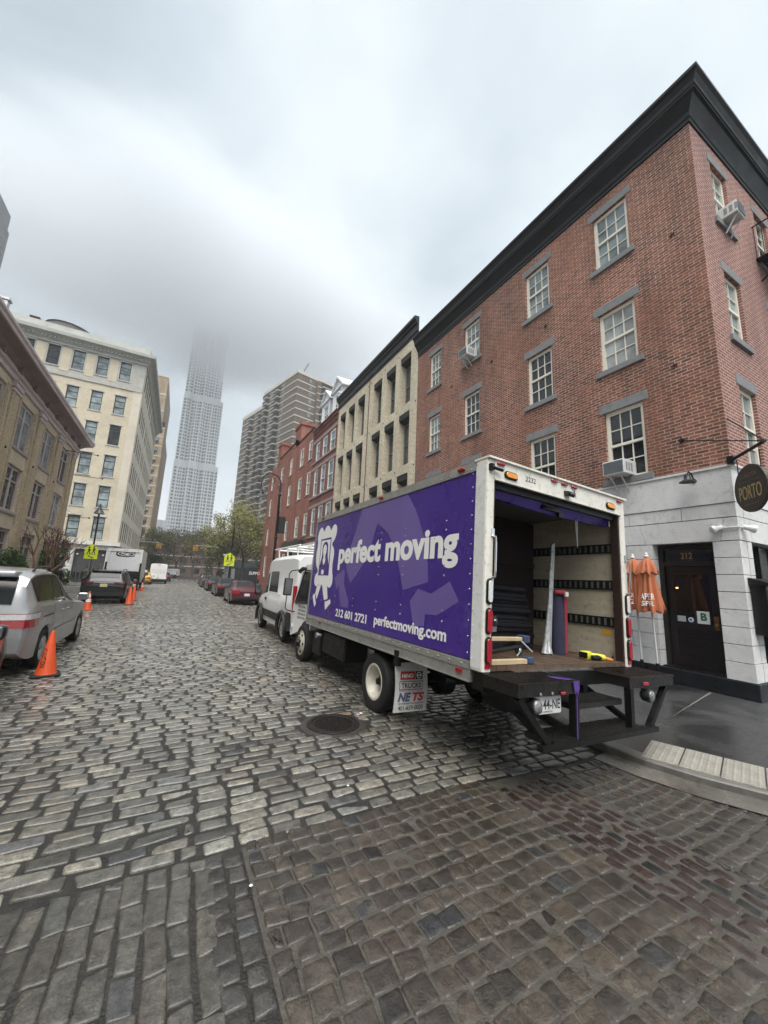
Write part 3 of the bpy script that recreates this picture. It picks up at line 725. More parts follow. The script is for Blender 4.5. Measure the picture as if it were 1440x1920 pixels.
s_ = MB(); s_.prism(ngon(fa, 4.035, 1.275, .025, .025), fa, -.286, -.284); s_.build('sticker_dot', mat('sticker_blue', (.03, .12, .3), .5), st)
# lit lamps and bottles seen through the door glass
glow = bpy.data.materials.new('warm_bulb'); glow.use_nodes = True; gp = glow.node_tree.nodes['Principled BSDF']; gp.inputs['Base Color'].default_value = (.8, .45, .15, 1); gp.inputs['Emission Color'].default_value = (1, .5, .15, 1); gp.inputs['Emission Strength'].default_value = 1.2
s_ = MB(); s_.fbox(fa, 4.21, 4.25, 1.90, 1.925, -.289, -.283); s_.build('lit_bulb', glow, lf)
# side shop window
m = MB(); m.fbox(fb, 9.68, 11.25, .3, 2.81, -.28, -.2); m.build('shop_window', GLASS, ba)
m = MB(); [m.fbox(fb, u, u + .06, .3, 2.81, -.2, -.14) for u in (9.69, 10.4, 11.18)]; m.fbox(fb, 9.75, 11.18, 2.0, 2.08, -.2, -.142); m.build('shop_window_frame', BLACK, ba)
# star anchors of the tie rods
m = MB()
for y, z in ((7.0, 9.75), (9.3, 9.75), (3.75, 6.75), (3.55, 9.95), (11.6, 9.8)):
    for k in range(5): t = 2 * PI * k / 5; m.obox(fa(y + .03 * math.cos(t), z + .03 * math.sin(t), .012), (.015, .06, .02), Matrix.Rotation(t, 3, 'X'))
m.build('wall_anchor', mat('rusty_iron', (.06, .035, .025), .7, .3, var=.4, scale=15), ba)
# ---- things fixed on the corner building
def ac(name_label, fr, u, v, gx, d=.42, w_=.5, h=.34):
    o = fr(u, v, 0); t = wthing('window_air_conditioner', name_label, 'air conditioner', o, 'window air conditioners on the brick corner building')
    m_ = MB(); m_.fbox(fr, u - w_ / 2, u + w_ / 2, v, v + h, -.1, d)
    m_.build('case', mat('ac_white', (.66, .67, .66), .45, var=.08, dirt=.35), t, bevel=.015)
    g_ = MB()
    for k in range(11): g_.fbox(fr, u - w_ / 2 + .03, u + w_ / 2 - .03, v + .04 + k * .025, v + .052 + k * .025, d, d + .012)
    g_.fbox(fr, u - w_ / 2 + .025, u + w_ / 2 - .025, v + .03, v + h - .03, d - .01, d + .005)
    g_.build('rear_grille', mat('ac_grille', (.2, .22, .24), .5, .3, var=.2), t)
    s_ = MB()
    for sd in (-1, 1):
        for k in range(3): s_.fbox(fr, u + sd * w_ / 2 - .004 * (sd < 0), u + sd * w_ / 2 + .004 * (sd > 0), v + .07, v + h - .07, .08 + k * .1, .14 + k * .1)
    s_.build('side_vent', mat('ac_vent', (.25, .27, .29), .5, var=.2), t)
    for sd in (-.12, .12):
        b_ = MB(); b_.tube(fr(u + sd, v - .005, d * .85), fr(u + sd, v - .34, .05), .016); b_.fbox(fr, u + sd - .018, u + sd + .018, v - .025, v - .001, -.02, d * .95); b_.build('bracket', mat('ac_bracket', (.6, .6, .6), .4, .5), t)
ac('white air conditioner with two braces in the lowest right front window above the doorway', fa, 5.0, 4.47, 0)
ac('white air conditioner sticking out of the top floor front window, third from the corner', fa, 10.42, 10.42, 0)
ac('white air conditioner on slanting braces in the top side window by the photo edge', fb, 10.42, 10.42, 0, .32, .42, .3)
# gooseneck lamp
t = wthing('wall_lamp', 'black gooseneck lamp on the white stone band above the doorway', 'lamp', fa(3.62, 4.05, .02))
m = MB(); m.path([fa(3.62, 4.08, .0), fa(3.62, 4.22, .08), fa(3.62, 4.25, .2), fa(3.62, 4.18, .27)], .014, 8); m.lathe([(.05, 0), (.05, .015), (.02, .02)], fa(3.62, 4.08, .02), (-1, 0, 0), 12); m.build('arm', BLACK, t, smooth=40)
m = MB(); m.lathe([(.03, .16), (.055, .15), (.06, .07), (.075, .05), (.15, .0), (.145, -.004), (.06, .04)], fa(3.62, 4.02, .27), (0, 0, 1), 20); m.build('shade', mat('lamp_black_enamel', (.03, .033, .035), .35, var=.2), t, smooth=40)
# pair of white security floodlights at the corner
t = wthing('security_light', 'pair of white flood lamps wrapped round the corner above the doorway pier', 'security light', (BX, BY0, 3.05))
m = MB(); m.path([fa(3.40, 3.07, .03), fa(3.1, 3.07, .03), (BX - .03, BY0 - .03, 3.07), (9.3, BY0 - .03, 3.07)], .016); m.build('conduit', WHITE, t)
for p, d in ((fa(3.30, 3.06, .08), (-.6, .5, -.25)), ((9.34, BY0 - .09, 3.06), (.5, -.7, -.25))):
    m = MB(); m.lathe([(.02, -.1), (.045, -.09), (.05, .0), (.075, .05), (.07, .1), (.03, .115)], p, d, 14); m.build('lamp_head', WHITE, t, smooth=40)
# hanging round sign on a bracket
t = wthing('hanging_sign', 'round dark bronze sign hanging on chains from an iron bracket at the building corner', 'sign', (BX, BY0, 4.3))
c0 = Vector((BX - .02, BY0 - .02, 4.36)); dS = Vector((-.68, -.73, .0)).normalized(); 
c1 = c0 + dS * .92 + Vector((0, 0, .05))
m = MB(); m.tube(c0, c1, .035, n=4); m.tube((BX - .02, 3.75, 5.0), c1, .012, n=6); m.tube((9.25, BY0, 5.25), c1, .012, n=6)
m.lathe([(.05, 0), (.05, .03), (.02, .04)], (BX - .02, 3.75, 5.0), (-1, 0, 0), 10); m.obox(c0 + Vector((.0, .0, .0)), (.1, .1, .16)); m.build('bracket', BLACK, t)
sc0 = c0 + dS * .46 + Vector((0, 0, -.66)); R_ = .43
fs = fGen(sc0, dS, (0, 0, 1), dS.cross(Vector((0, 0, 1))))
for q in (-.30, .30):
    m = MB(); pz = math.sqrt(R_ ** 2 - q * q)
    h = .62 - pz
    for k in range(9): m.lathe([(.006, -h / 18), (.012, 0), (.006, h / 18)], fs(q, pz + h * (k + .5) / 9, 0), (0, 0, 1), 6)
    m.build('chain', BLACK, t)
m = MB(); m.prism(ngon(fs, 0, 0, R_, R_, 40), fs, -.025, .025); bd = m.build('board', mat('bronze_board', (.040, .028, .018), .45, .2, var=.35, scale=6, bump=.2), t, bevel=.008)
gold = mat('faded_gold', (.42, .30, .13), .5, .2, var=.2, scale=20); goldd = mat('dim_gold', (.14, .10, .055), .5, .1, var=.3, scale=30)
text('PORTO', 'lettering', gold, bd, fs, -.29, .29, -.19, .06, .025, .006, .0)
text('GARDEN', 'small_lettering', goldd, bd, fs, -.2, .2, .2, .28, .025, .004, .01)
for a, b, c in ((-.28, -.06, .13), (.06, .28, .13), (-.18, .18, -.29), (-.035, .035, .12)): m = MB(); m.fbox(fs, a, b, c, c + .01, .025, .03); m.build('rule', goldd, bd)
# menu case on the pier
t = wthing('menu_case', 'dark metal menu display case with sloping hood on the side of the white corner pier', 'display case', (9.6, BY0, 1.6))
m = MB(); m.fbox(fb, 9.33, 10.15, 1.12, 2.0, .0, .22); m.build('case', mat('dark_bronze', (.012, .011, .010), .4, .3, var=.3), t, bevel=.01)
m = MB(); m.hexa([fb(9.28, 2.0, 0), fb(10.2, 2.0, 0), fb(10.2, 2.0, .34), fb(9.28, 2.0, .34), fb(9.28, 2.14, 0), fb(10.2, 2.14, 0), fb(10.2, 2.03, .34), fb(9.28, 2.03, .34)]); m.build('hood', mat('dark_bronze', (0, 0, 0)), t)
m = MB(); m.fbox(fb, 9.4, 10.08, 1.2, 1.92, .22, .23); m.build('pane', GLASS, t)
# fire escape balcony, cut by the photo's edge
t = wthing('fire_escape', 'black iron fire escape balcony high on the side wall at the photo edge', 'fire escape', (12.4, BY0, 11))
m = MB(); z = 10.35
for k in range(14): m.fbox(fb, 12.2 + k * .14, 12.215 + k * .14, z, z + 1.0, .86, .88)
m.fbox(fb, 12.2, 14.2, z + .97, z + 1.0, .855, .885); m.fbox(fb, 12.2, 14.2, z, z + .04, 0, .9)
m.fbox(fb, 12.2, 12.22, z + .97, z + 1.0, 0, .88)
for k in range(6): m.fbox(fb, 12.2, 12.215, z, z + 1.0, .02 + k * .15, .035 + k * .15)
m.tube(fb(12.3, z - .6, .02), fb(12.3, z, .8), .02); m.build('balcony', BLACK, t)

# ================================================================== the twin tan brick houses
tanb = brickmat('tan_brick', 0, (.60, .53, .40), (.53, .465, .34), (.48, .42, .32), bw=.22, rh=.07, ms=.006, stain=(.60, .54, .42), stainamt=.5, bump=.3, grime=.18)
DCORN = mat('dark_zinc_cornice', (.014, .0145, .017), .4, .3, var=.35, scale=2, rvar=.15)
RECS = mat('dark_recess', (.02, .02, .02), .7, var=.3)
TANG = glassmat('grey_sash_glass', (.06, .065, .065), .08); TANF = mat('grey_sash_paint', (.13, .14, .14), .5, var=.1)
def tan_house(y0, y1, wins, label, ret):
    t = wthing('tan_brick_house', label, 'building', (11, (y0 + y1) / 2, 0), 'twin tan brick houses')
    fl = [(4.4, 6.9), (7.35, 10.1), (10.55, 13.3)]
    ops = [(a, b, c, d) for a, b in wins for c, d in fl]
    m = MB(); m.facade(fa, y0, y1, 3.6, 13.95, ops, .42); m.build('front_wall', tanb, t)
    m = MB(); m.fbox(fa, y0, y1, 0, 3.6, -.3, -.02); m.build('shopfront', mat('dark_shopfront', (.03, .03, .032), .5, var=.2), t)
    for a, b, c, d in ops:
        window(t, fa, a + .06, b - .06, c + .02, d - .45, TANF, TANG, depth=.38, nx=2, ny=1, fw=.06)
        m = MB(); m.hexa([fa(a, d - .46, -.40), fa(b, d - .46, -.40), fa(b, d - .30, -.02), fa(a, d - .30, -.02), fa(a, d - .002, -.40), fa(b, d - .002, -.40), fa(b, d - .002, -.012), fa(a, d - .002, -.012)]); m.build('recess_shade_block', RECS, t)  # dark block added for the shaded recess at the window head
    pr = [(0, 13.9), (.04, 13.9), (.04, 14.0), (.08, 14.02), (.08, 14.35), (.16, 14.42), (.16, 14.5), (.27, 14.62), (.27, 14.75), (0, 14.78)]
    m = MB(); m.sweep(pr, fa, y0, y1); m.build('cornice', DCORN, t)
    m = MB(); [m.lathe([(.04, 0), (.04, .015), (.01, .02)], fa(y, z, 0), (-1, 0, 0), 8) for y in (y0 + .15, y0 + 1.9, y0 + 3.4, y1 - .2) for z in (7.15, 10.35, 13.55)]; m.build('tie_plate', BLACK, t)
    core(t, BX + .43, 19, y0 + .02, y1 - .02, 0, 14.4, brickmat('party_brick_%d' % y0, 1, (.2, .1, .08), (.14, .07, .06), (.3, .25, .2)))
    return t
tan_house(BY1 + .02, 19.55, [(14.85, 15.88), (16.38, 17.45), (17.95, 19.0)], 'tan brick house with black cornice directly joined to the red corner building', 1)
tan_house(19.60, 24.7, [(20.2, 21.27), (21.75, 22.8), (23.28, 24.3)], 'tan brick house with black cornice next to the dark red dormered house', 0)
t = wthing('chimney', 'small brick chimney on the roof between the two tan houses', 'chimney', (9.9, 19.6, 14.4))
m = MB(); m.box(9.6, 10.5, 19.2, 20.3, 14.4, 15.6); m.box(9.55, 10.55, 19.15, 20.35, 15.6, 15.72); m.build('stack', bkY, t)
m = MB(); m.tube((9.6, 20.1, 15.1), (9.3, 20.1, 15.05), .05); m.build('spout', STEEL, t)
m = MB(); m.fbox(fa, 19.552, 19.598, 3.6, 13.95, -.05, .03); t = wthing('drainpipe', 'thin brown downpipe between the two tan brick houses', 'pipe', fa(19.57, 0, 0)); m.build('pipe', mat('rust_pipe', (.12, .05, .03), .6), t)

# ================================================================== dark red house with dormers
dkb = brickmat('dark_red_brick', 0, (.18, .062, .052), (.135, .048, .042), (.2, .11, .095), ms=.006, stain=(.26, .12, .1), stainamt=.4, bump=.3)
PINK = mat('brownstone_trim', (.30, .22, .20), .7, var=.2, scale=4)
SASHW = mat('white_sash', (.76, .77, .76), .45, var=.05)
t = wthing('dark_red_house', 'dark red brick house with two white dormers beside the tan houses', 'building', (12, 27.5, 0))
wD = [(25.1, 26.2), (26.85, 27.85), (28.6, 29.5)]; fD = [(5.0, 7.2), (8.2, 10.45), (11.2, 12.75)]
y0, y1 = 24.72, 30.3
m = MB(); m.facade(fa, y0, y1, 0, 14.0, [(a, b, c, d) for a, b in wD for c, d in fD], .1); m.build('front_wall', dkb, t)
for a, b in wD:
    for c, d in fD: window(t, fa, a, b, c, d, SASHW, GLASSG, depth=.07, nx=1, ny=1, fw=.12)
for z in (13.0, 10.62, 7.4): m = MB(); m.fbox(fa, y0, y1, z - .17, z + .08, 0, .03); m.build('lintel_band', PINK, t)
for z in (11.1, 8.1, 4.9): m = MB(); m.fbox(fa, y0, y1, z - .08, z + .08, 0, .07); m.build('sill_band', PINK, t)
m = MB()
for k in range(24): y = y0 + .1 + k * .23; m.fbox(fa, y, y + .12, 13.35, 13.7, 0, .07)
m.fbox(fa, y0, y1, 13.7, 13.95, 0, .12); m.fbox(fa, y0, y1, 13.95, 14.05, 0, .2); m.build('brick_cornice', dkb, t)
m = MB(); m.hexa([(BX + .05, y0, 14.02), (15, y0, 14.02), (15, y1, 14.02), (BX + .05, y1, 14.02), (12, y0, 16.8), (12.2, y0, 16.8), (12.2, y1, 16.8), (12, y1, 16.8)]); m.build('roof', mat('slate', (.09, .1, .11), .6, var=.2, scale=8), t)
core(t, BX + .12, 18, y0 + .01, y1 - .01, 0, 13.9, ROOFM)
clap = mat('white_clapboard', (.72, .74, .76), .5, var=.05)
def dormer(yc):
    w_ = .95; x0 = BX + .35; z0, z1 = 14.05, 16.35
    m = MB(); fr = fX(x0)
    m.facade(fr, yc - w_, yc + w_, z0, z1, [(yc - .5, yc + .5, z0 + .4, z1 - .45)], .1)
    for k in range(12): z = z0 + k * .19; m.fbox(fX(x0 + .02), yc - w_ - .015, yc - w_, z, z + .17, -2.2, 0); m.fbox(fX(x0 + .02), yc + w_, yc + w_ + .015, z, z + .17, -2.2, 0)
    m.fbox(fr, yc - w_ + .001, yc + w_ - .001, z0, z1, -2.4, -.12)
    m.prism([(yc - w_ - .1, z1), (yc + w_ + .1, z1), (yc, z1 + .85)], fr, -2.6, .02)
    for s_ in (-1, 1): m.fbox(fr, yc + s_ * (w_ - .09) - .09, yc + s_ * (w_ - .09) + .09, z0, z1, 0, .05)
    d_ = m.build('dormer', clap, t)
    m = MB()
    for s_ in (-1, 1): m.prism([(yc, z1 + .86), (yc, z1 + 1.02), (yc + s_ * (w_ + .28), z1 - .02), (yc + s_ * (w_ + .28), z1 - .16)], fr, -2.6, .2)
    m.fbox(fr, yc - w_ - .2, yc + w_ + .2, z1 - .12, z1, -.3, .14); m.build('gable_trim', clap, d_)
    window(d_, fr, yc - .5, yc + .5, z0 + .4, z1 - .45, SASHW, GLASSG, depth=.07, nx=2, ny=2, fw=.08)
dormer(26.1); dormer(28.7)
t = wthing('chimney_pot', 'white pole bracket on the roof edge above the tan house', 'bracket', (9.2, 24.9, 14.5))
m = MB(); m.box(9.1, 9.35, 24.75, 25.0, 14.0, 15.3); m.box(9.05, 9.4, 24.7, 25.05, 15.3, 15.4); m.build('post', clap, t)

# ================================================================== orange-red painted brick house, gabled end with chimneys
orb = brickmat('orange_red_brick', 0, (.25, .092, .066), (.21, .072, .052), (.27, .11, .085), ms=.005, stain=(.32, .16, .12), stainamt=.5, bump=.25)
t = wthing('red_gable_house', 'orange red painted brick house with two chimneys behind the street lamp', 'building', (13, 39, 0))
wE = [(30.65, 31.65), (33.2, 34.3), (37.0, 38.0), (40.8, 41.9), (45.6, 46.6)]; fE = [(1.6, 3.9), (5.2, 7.1), (8.7, 10.75), (11.85, 13.6)]
ops = [(a, b, c, d) for a, b in wE for c, d in fE]
y0, y1 = 30.32, 48.6
m = MB(); m.facade(fa, y0, y1, 0, 14.5, ops, .1)
m.prism([(34.6, 14.5), (36.9, 14.5), (36.4, 15.4)], fa, -.4, 0); m.prism([(36.0, 14.5), (43.5, 14.5), (42.8, 15.0), (36.6, 14.9)], fa, -.4, 0.001)
m.build('front_wall', orb, t)
for i, (a, b, c, d) in enumerate(ops): window(t, fa, a, b, c, d, CREAM, GLASSB if i % 3 else GLASSG, depth=.07, nx=1, ny=1, fw=.13, sill=(.12, .05, PINK))
core(t, BX + .12, 20, y0 + .01, y1, 0, 14.4, orb)
m = MB(); m.fbox(fa, 30.5, 34.6, 14.5, 14.62, -.3, .06); m.fbox(fa, 36.6, 42.8, 14.95, 15.06, -.3, .06); m.build('parapet_cap', BLACK, t)
for ya, yb, zt in ((34.7, 36.8, 16.7), (42.6, 44.2, 17.0)):
    m = MB(); m.fbox(fa, ya, yb, 14.4, zt - .35, -1.3, 0.0); m.fbox(fa, ya - .1, yb + .1, zt - .35, zt, -1.4, .1); ch = m.build('chimney', orb, t)
    m = MB(); m.fbox(fa, ya + .1, yb - .1, zt, zt + .05, -1.2, -.1); m.build('chimney_top', BLACK, ch)
m = MB(); m.fbox(fa, 30.6, 36.2, 4.2, 4.75, 0, .6); m.build('shop_sign_board', mat('dark_fascia', (.03, .03, .032), .5), t)

# ================================================================== left: low two-tone brick building with wide pink cornice
LX = -8.0
fl_ = fX(LX, 1)
lb = brickmat('buff_brick', 0, (.60, .52, .39), (.52, .44, .32), (.30, .24, .16), ms=.007, stain=(.58, .50, .37), stainamt=.5, bump=.35, grime=.15)
lb2 = brickmat('brown_buff_brick', 0, (.50, .405, .275), (.41, .325, .21), (.25, .19, .12), ms=.007, stain=(.45, .36, .25), stainamt=.4, bump=.35, grime=.2)
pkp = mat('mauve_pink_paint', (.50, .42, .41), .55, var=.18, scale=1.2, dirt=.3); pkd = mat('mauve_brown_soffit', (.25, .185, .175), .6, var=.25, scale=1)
t = wthing('market_hall', 'low buff brick hall with projecting mauve cornice behind the silver minivan', 'building', (-12, 27, 0))
by = [4.6 + 4.13 * k for k in range(8)]
wL = [(y, y + 2.1) for y in by if y > 0]
ops = [(a, b, c, d) for a, b in wL for c, d in ((.9, 3.6), (4.5, 6.85), (7.75, 10.15))]
m = MB(); m.facade(fl_, -8, 37.4, 0, 11.3, ops, .22); m.build('front_wall', lb, t)
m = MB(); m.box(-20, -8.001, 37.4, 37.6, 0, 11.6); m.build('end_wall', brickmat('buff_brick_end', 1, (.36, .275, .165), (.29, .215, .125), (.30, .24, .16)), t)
m = MB()
for a, b in wL:
    m.fbox(fl_, b + .55, b + 1.45, 0, 10.3, 0, .09)
    for s_ in (a - .32, b + .06): m.fbox(fl_, s_, s_ + .26, 4.0, 10.3, 0, .03)
m.build('pier', lb2, t)
for a, b in wL: m = MB(); m.fbox(fl_, b + .45, b + 1.55, 10.3, 10.6, 0, .17); m.fbox(fl_, b + .5, b + 1.5, 10.1, 10.25, 0, .14); m.fbox(fl_, b + .42, b + 1.58, 10.56, 10.64, 0, .22); m.build('capital', pkp, t)
for a, b, c, d in ops:
    window(t, fl_, a, b, c, d, mat('mauve_sash', (.42, .36, .36), .5, var=.1), GLASS if R.random() < .8 else GLASSG, depth=.16, nx=1, ny=1, fw=.16, meet=False, mull=.2, transom=d - .75, sill=(.14, .06, mat('sill_grey', (.3, .26, .25), .6)))
m = MB(); m.sweep([(0, 10.6), (.1, 10.6), (.1, 10.8), (.22, 10.88), (.22, 10.96), (.05, 11.0), (.05, 11.3), (0, 11.3)], fl_, -8, 37.62); m.build('architrave', pkp, t)
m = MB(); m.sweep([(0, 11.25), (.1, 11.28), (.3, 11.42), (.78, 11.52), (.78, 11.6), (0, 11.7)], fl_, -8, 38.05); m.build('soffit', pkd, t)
m = MB(); m.sweep([(.77, 11.5), (.83, 11.5), (.85, 11.62), (.92, 11.7), (.92, 11.82), (0, 11.9), (0, 11.72)], fl_, -8, 38.1); m.build('cornice', pkp, t)
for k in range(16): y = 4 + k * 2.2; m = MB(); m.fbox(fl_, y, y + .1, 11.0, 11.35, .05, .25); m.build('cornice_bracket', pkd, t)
core(t, -20, LX - .25, -8, 37.39, 0, 11.6, ROOFM)
m = MB(); [m.lathe([(.07, 0), (.07, .03), (.02, .06)], fl_(y, z, .09), (1, 0, 0), 5) for y in (28.3, 32.5, 24.2) for z in (7.35, )]; m.build('wall_anchor', BLACK, t)
def rod(z, y, ln, label):
    q = wthing('banner_pole', label, 'pole', (LX, y, z), 'bare poles on the hall corner'); m = MB(); m.tube((LX + .05, y, z), (LX + ln, y + .3, z + .05), .03, .02, 6); m.lathe([(.06, -.05), (.06, .05)], (LX + ln, y + .3, z + .05), (1, 0, 0), 8); m.tube((LX + .05, y, z + .5), (LX + ln * .6, y + .2, z + .05), .01, n=4); m.build('pole', mat('rusty_iron', (0, 0, 0)), q)
rod(10.0, 34.0, 1.9, 'upper thin rusty pole sticking out from the buff hall over the cornice end'); rod(8.9, 37.2, 1.9, 'middle thin rusty pole sticking out from the buff hall corner'); rod(5.6, 37.2, 1.5, 'lowest thin rusty pole sticking out from the buff hall corner')

# ================================================================== left: cream loft building
CX, CY = -6.8, 58.0
cr_ = mat('cream_brick', (.52, .46, .345), .75, var=.16, scale=.8, bump=.2, bscale=30, dirt=.15); wst = mat('white_limestone', (.60, .59, .56), .65, var=.14, scale=1.2, dirt=.3); cst = mat('cream_stone', (.54, .49, .40), .7, var=.12, scale=.7); gst = mat('grey_cornice', (.42, .43, .40), .6, var=.15, scale=.8, dirt=.3)
grt = mat('grey_terracotta', (.38, .375, .34), .65, var=.2, scale=1.5)
BFR = mat('black_sash', (.02, .021, .023), .45, var=.1)
t = wthing('loft_building', 'cream brick loft building with black windows and grey cornice beyond the buff hall', 'building', (-16, 66, 0))
ff = fY(CY); fs_ = fX(CX, 1)
wx = [-9.62 - 2.5 * k for k in range(8)]
flo = [(5.3, 8.0), (9.2, 11.95), (13.2, 16.0), (17.4, 20.1), (21.6, 24.2), (26.4, 29.0)]
opsF = [(x, x + 1.2, c, d) for x in wx for c, d in flo]
m = MB(); m.facade(ff, -30, CX, 4.9, 25.2, [o for o in opsF if o[3] < 25.2], .25); m.build('front_wall', cr_, t)
m = MB(); m.facade(ff, -30, CX, 25.5, 29.3, [o for o in opsF if o[3] > 25.5], .25); m.fbox(ff, -30, CX, 25.2, 25.5, -.3, .12); m.build('attic_wall', grt, t)
for x in wx: m = MB(); m.fbox(ff, x - 1.12, x - .2, 25.9, 28.9, 0, .03); m.build('attic_panel', cr_, t)
m = MB(); m.fbox(ff, CX - .9, CX, 5, 25.2, 0, .06); m.fbox(fs_, CY, CY + .9, 5, 25.2, 0, .06); m.build('corner_quoin', cst, t)
for x, b, c, d in opsF: window(t, ff, x, b, c, d, BFR, GLASSG if R.random() < .75 else GLASS, depth=.18, nx=1, ny=1, fw=.09, transom=d - .75, mid=.38, sill=(.14, .08, gst), lintel=(.16, .07, gst))
wy = [59.9 + 2.05 * k + (1.0 if k > 3 else 0) + (1.0 if k > 5 else 0) for k in range(13)]
opsR = [(y, y + 1.1, c, d) for y in wy for c, d in flo]
m = MB(); m.facade(fs_, CY, 89, 4.9, 29.3, opsR, .16); m.build('side_wall', cst, t)
for a, b, c, d in opsR: window(t, fs_, a, b, c, d, BFR, GLASS, depth=.10, nx=1, ny=1, fw=.14)
prc = [(0, 29.2), (.15, 29.2), (.15, 29.45), (.3, 29.6), (.3, 29.75), (.55, 29.95), (1.0, 30.1), (1.05, 30.5), (.8, 30.6), (.3, 30.65), (.3, 31.6), (0, 31.6)]
m = MB(); k = len(prc)
for n_, v in prc: m.v += [(-30, CY - n_, v), (CX + n_, CY - n_, v), (CX + n_, 89, v)]
for i in range(k):
    j = (i + 1) % k
    for q in (0, 1): m.f.append((i * 3 + q, j * 3 + q, j * 3 + q + 1, i * 3 + q + 1)); m.m.append(0)
m.f.append(tuple(i * 3 + 2 for i in range(k))); m.m.append(0)
for k in range(56): x = CX - .1 - k * .42; m.fbox(ff, x - .12, x + .1, 29.62, 29.86, .3, .5)
m.build('cornice', gst, t)
core(t, -30, CX - .36, CY + .36, 89, 0, 31.2, ROOFM)
m = MB(); m.facade(ff, -30, CX, 0, 4.5, [(-10.9, -7.75, 0, 3.95), (-15.5, -12.6, 0, 3.95), (-20.3, -17.2, 0, 3.95)], .6)
m.fbox(ff, -30, CX + .4, 4.5, 4.95, -.2, .4); m.fbox(fs_, CY, 89, 0, 4.5, -.3, 0); m.fbox(fs_, CY, 89, 4.5, 4.95, -.2, .4)
for k in range(8): m.fbox(ff, -12.4, -11.0, .3 + k * .5, .72 + k * .5, 0, .1); m.fbox(ff, -7.6, CX + .05, .3 + k * .5, .72 + k * .5, 0, .1)
m.build('stone_base', wst, t)
for a, b in ((-10.9, -7.75), (-15.5, -12.6), (-20.3, -17.2)):
    m = MB(); m.fbox(ff, a, b, 0, 3.95, -.65, -.6); e_ = m.build('entrance', mat('entrance_dusk', (.022, .022, .024), .5, var=.6, scale=.9), t)
    m = MB(); [m.fbox(ff, u, u + .08, 0, 3.9, -.58, -.5) for u in (a + .05, a + .9, (a + b) / 2, b - .9, b - .13)]; m.fbox(ff, a, b, 2.6, 2.72, -.58, -.49); m.build('entrance_frame', BFR, e_)
    for u in (a + .3, b - .3): m = MB(); m.lathe([(.02, -.12), (.1, -.06), (.12, 0), (.1, .06), (.02, .12)], ff(u, 3.3, -.3), (0, 0, 1), 10); m.build('globe_lamp', WHITE, e_, smooth=60)
t2 = wthing('water_tank', 'low round wooden water tank on the cream loft roof', 'water tank', (-17, 64, 31))
m = MB(); m.lathe([(2.6, 0), (2.6, 3.0), (2.62, 3.0)], (-17, 64, 31.2), n=24); m.build('tank', mat('weathered_wood', (.17, .16, .15), .8, var=.3, scale=3, streak=5), t2, smooth=40)
m = MB(); m.lathe([(2.75, 0), (.1, 1.0), (.08, 1.4)], (-17, 64, 34.2), n=24); m.build('roof', ALU, t2, smooth=40)
t2 = wthing('roof_vent', 'tall square metal flue on the cream loft roof, left of the water tank', 'flue', (-22.6, 60, 31)); m = MB(); m.box(-22.9, -22.2, 59.6, 60.3, 31, 34.0); m.box(-23.05, -22.05, 59.45, 60.45, 34.0, 34.3); m.build('flue', ALU, t2)
t2 = wthing('roof_vent', 'short dark flue on the cream loft roof beside the water tank', 'flue', (-19.4, 60, 31)); m = MB(); m.box(-19.9, -19.1, 59.7, 60.3, 31, 32.7); m.box(-20, -19, 59.6, 60.4, 32.7, 32.9); m.build('flue', mat('rusty_iron', (0, 0, 0)), t2)

# ================================================================== distant buildings
def limited(par, items, name, make, m, cap=95):
    """first items as parts of their own, the remainder as one part"""
    for it in items[:cap]: b = MB(); make(b, it); b.build(name, m, par)
    if len(items) > cap:
        b = MB(); [make(b, it) for it in items[cap:]]; o = b.build('remaining_' + name, m, par); o['kind'] = 'stuff'
# tan apartment tower, further left
tt = brickmat('tan_tower_brick', 1, (.30, .22, .125), (.26, .185, .105), (.30, .24, .16), bw=.3, rh=.1, ms=.004)
t = wthing('apartment_tower', 'tan brick apartment tower with cream floor bands behind the cream loft', 'building', (-14, 128, 0))
m = MB(); m.box(-28, -7.4, 120, 150, 0, 41.5); m.box(-28, -8.4, 122, 150, 41.5, 58); m.build('body', tt, t)
band = mat('cream_band', (.52, .44, .32), .7, var=.1)
m = MB()
for k in range(1, 15): z = 41.6 - k * 2.85; m.fbox(fY(120), -28, -7.35, z, z + .25, 0, .06)
for z in (57.6, 52, 47, 41.2): m.fbox(fY(122 if z > 42 else 120), -28, -8.35 if z > 42 else -7.35, z, z + .4, 0, .1)
m.build('floor_band', band, t)
its = [(x, 41.6 - k * 2.85 + 1.0) for k in range(1, 14) for x in (-9.6, -12.4, -15.2)]
def mk(b, it): b.fbox(fY(120), it[0], it[0] + 1.25, it[1], it[1] + 1.45, -.05, .04)
for x, z in its:
    b = MB(); mk(b, (x, z)); w_ = b.build('window', BFR, t)
    b = MB(); b.fbox(fY(120), x + .1, x + 1.15, z + .72, z + 1.35, .04, .06); b.build('pane', GLASSG, w_)
    b = MB(); b.fbox(fY(120), x + .35, x + .95, z - .45, z - .15, -.02, .05); b.build('vent', BFR, w_)
t2 = wthing('roof_railing', 'thin dark railing along the setback of the tan apartment tower', 'railing', (-8, 120, 41.5)); m = MB(); m.box(-9.4, -7.5, 120.1, 120.2, 41.5, 43.2); m.build('railing', BLACK, t2)

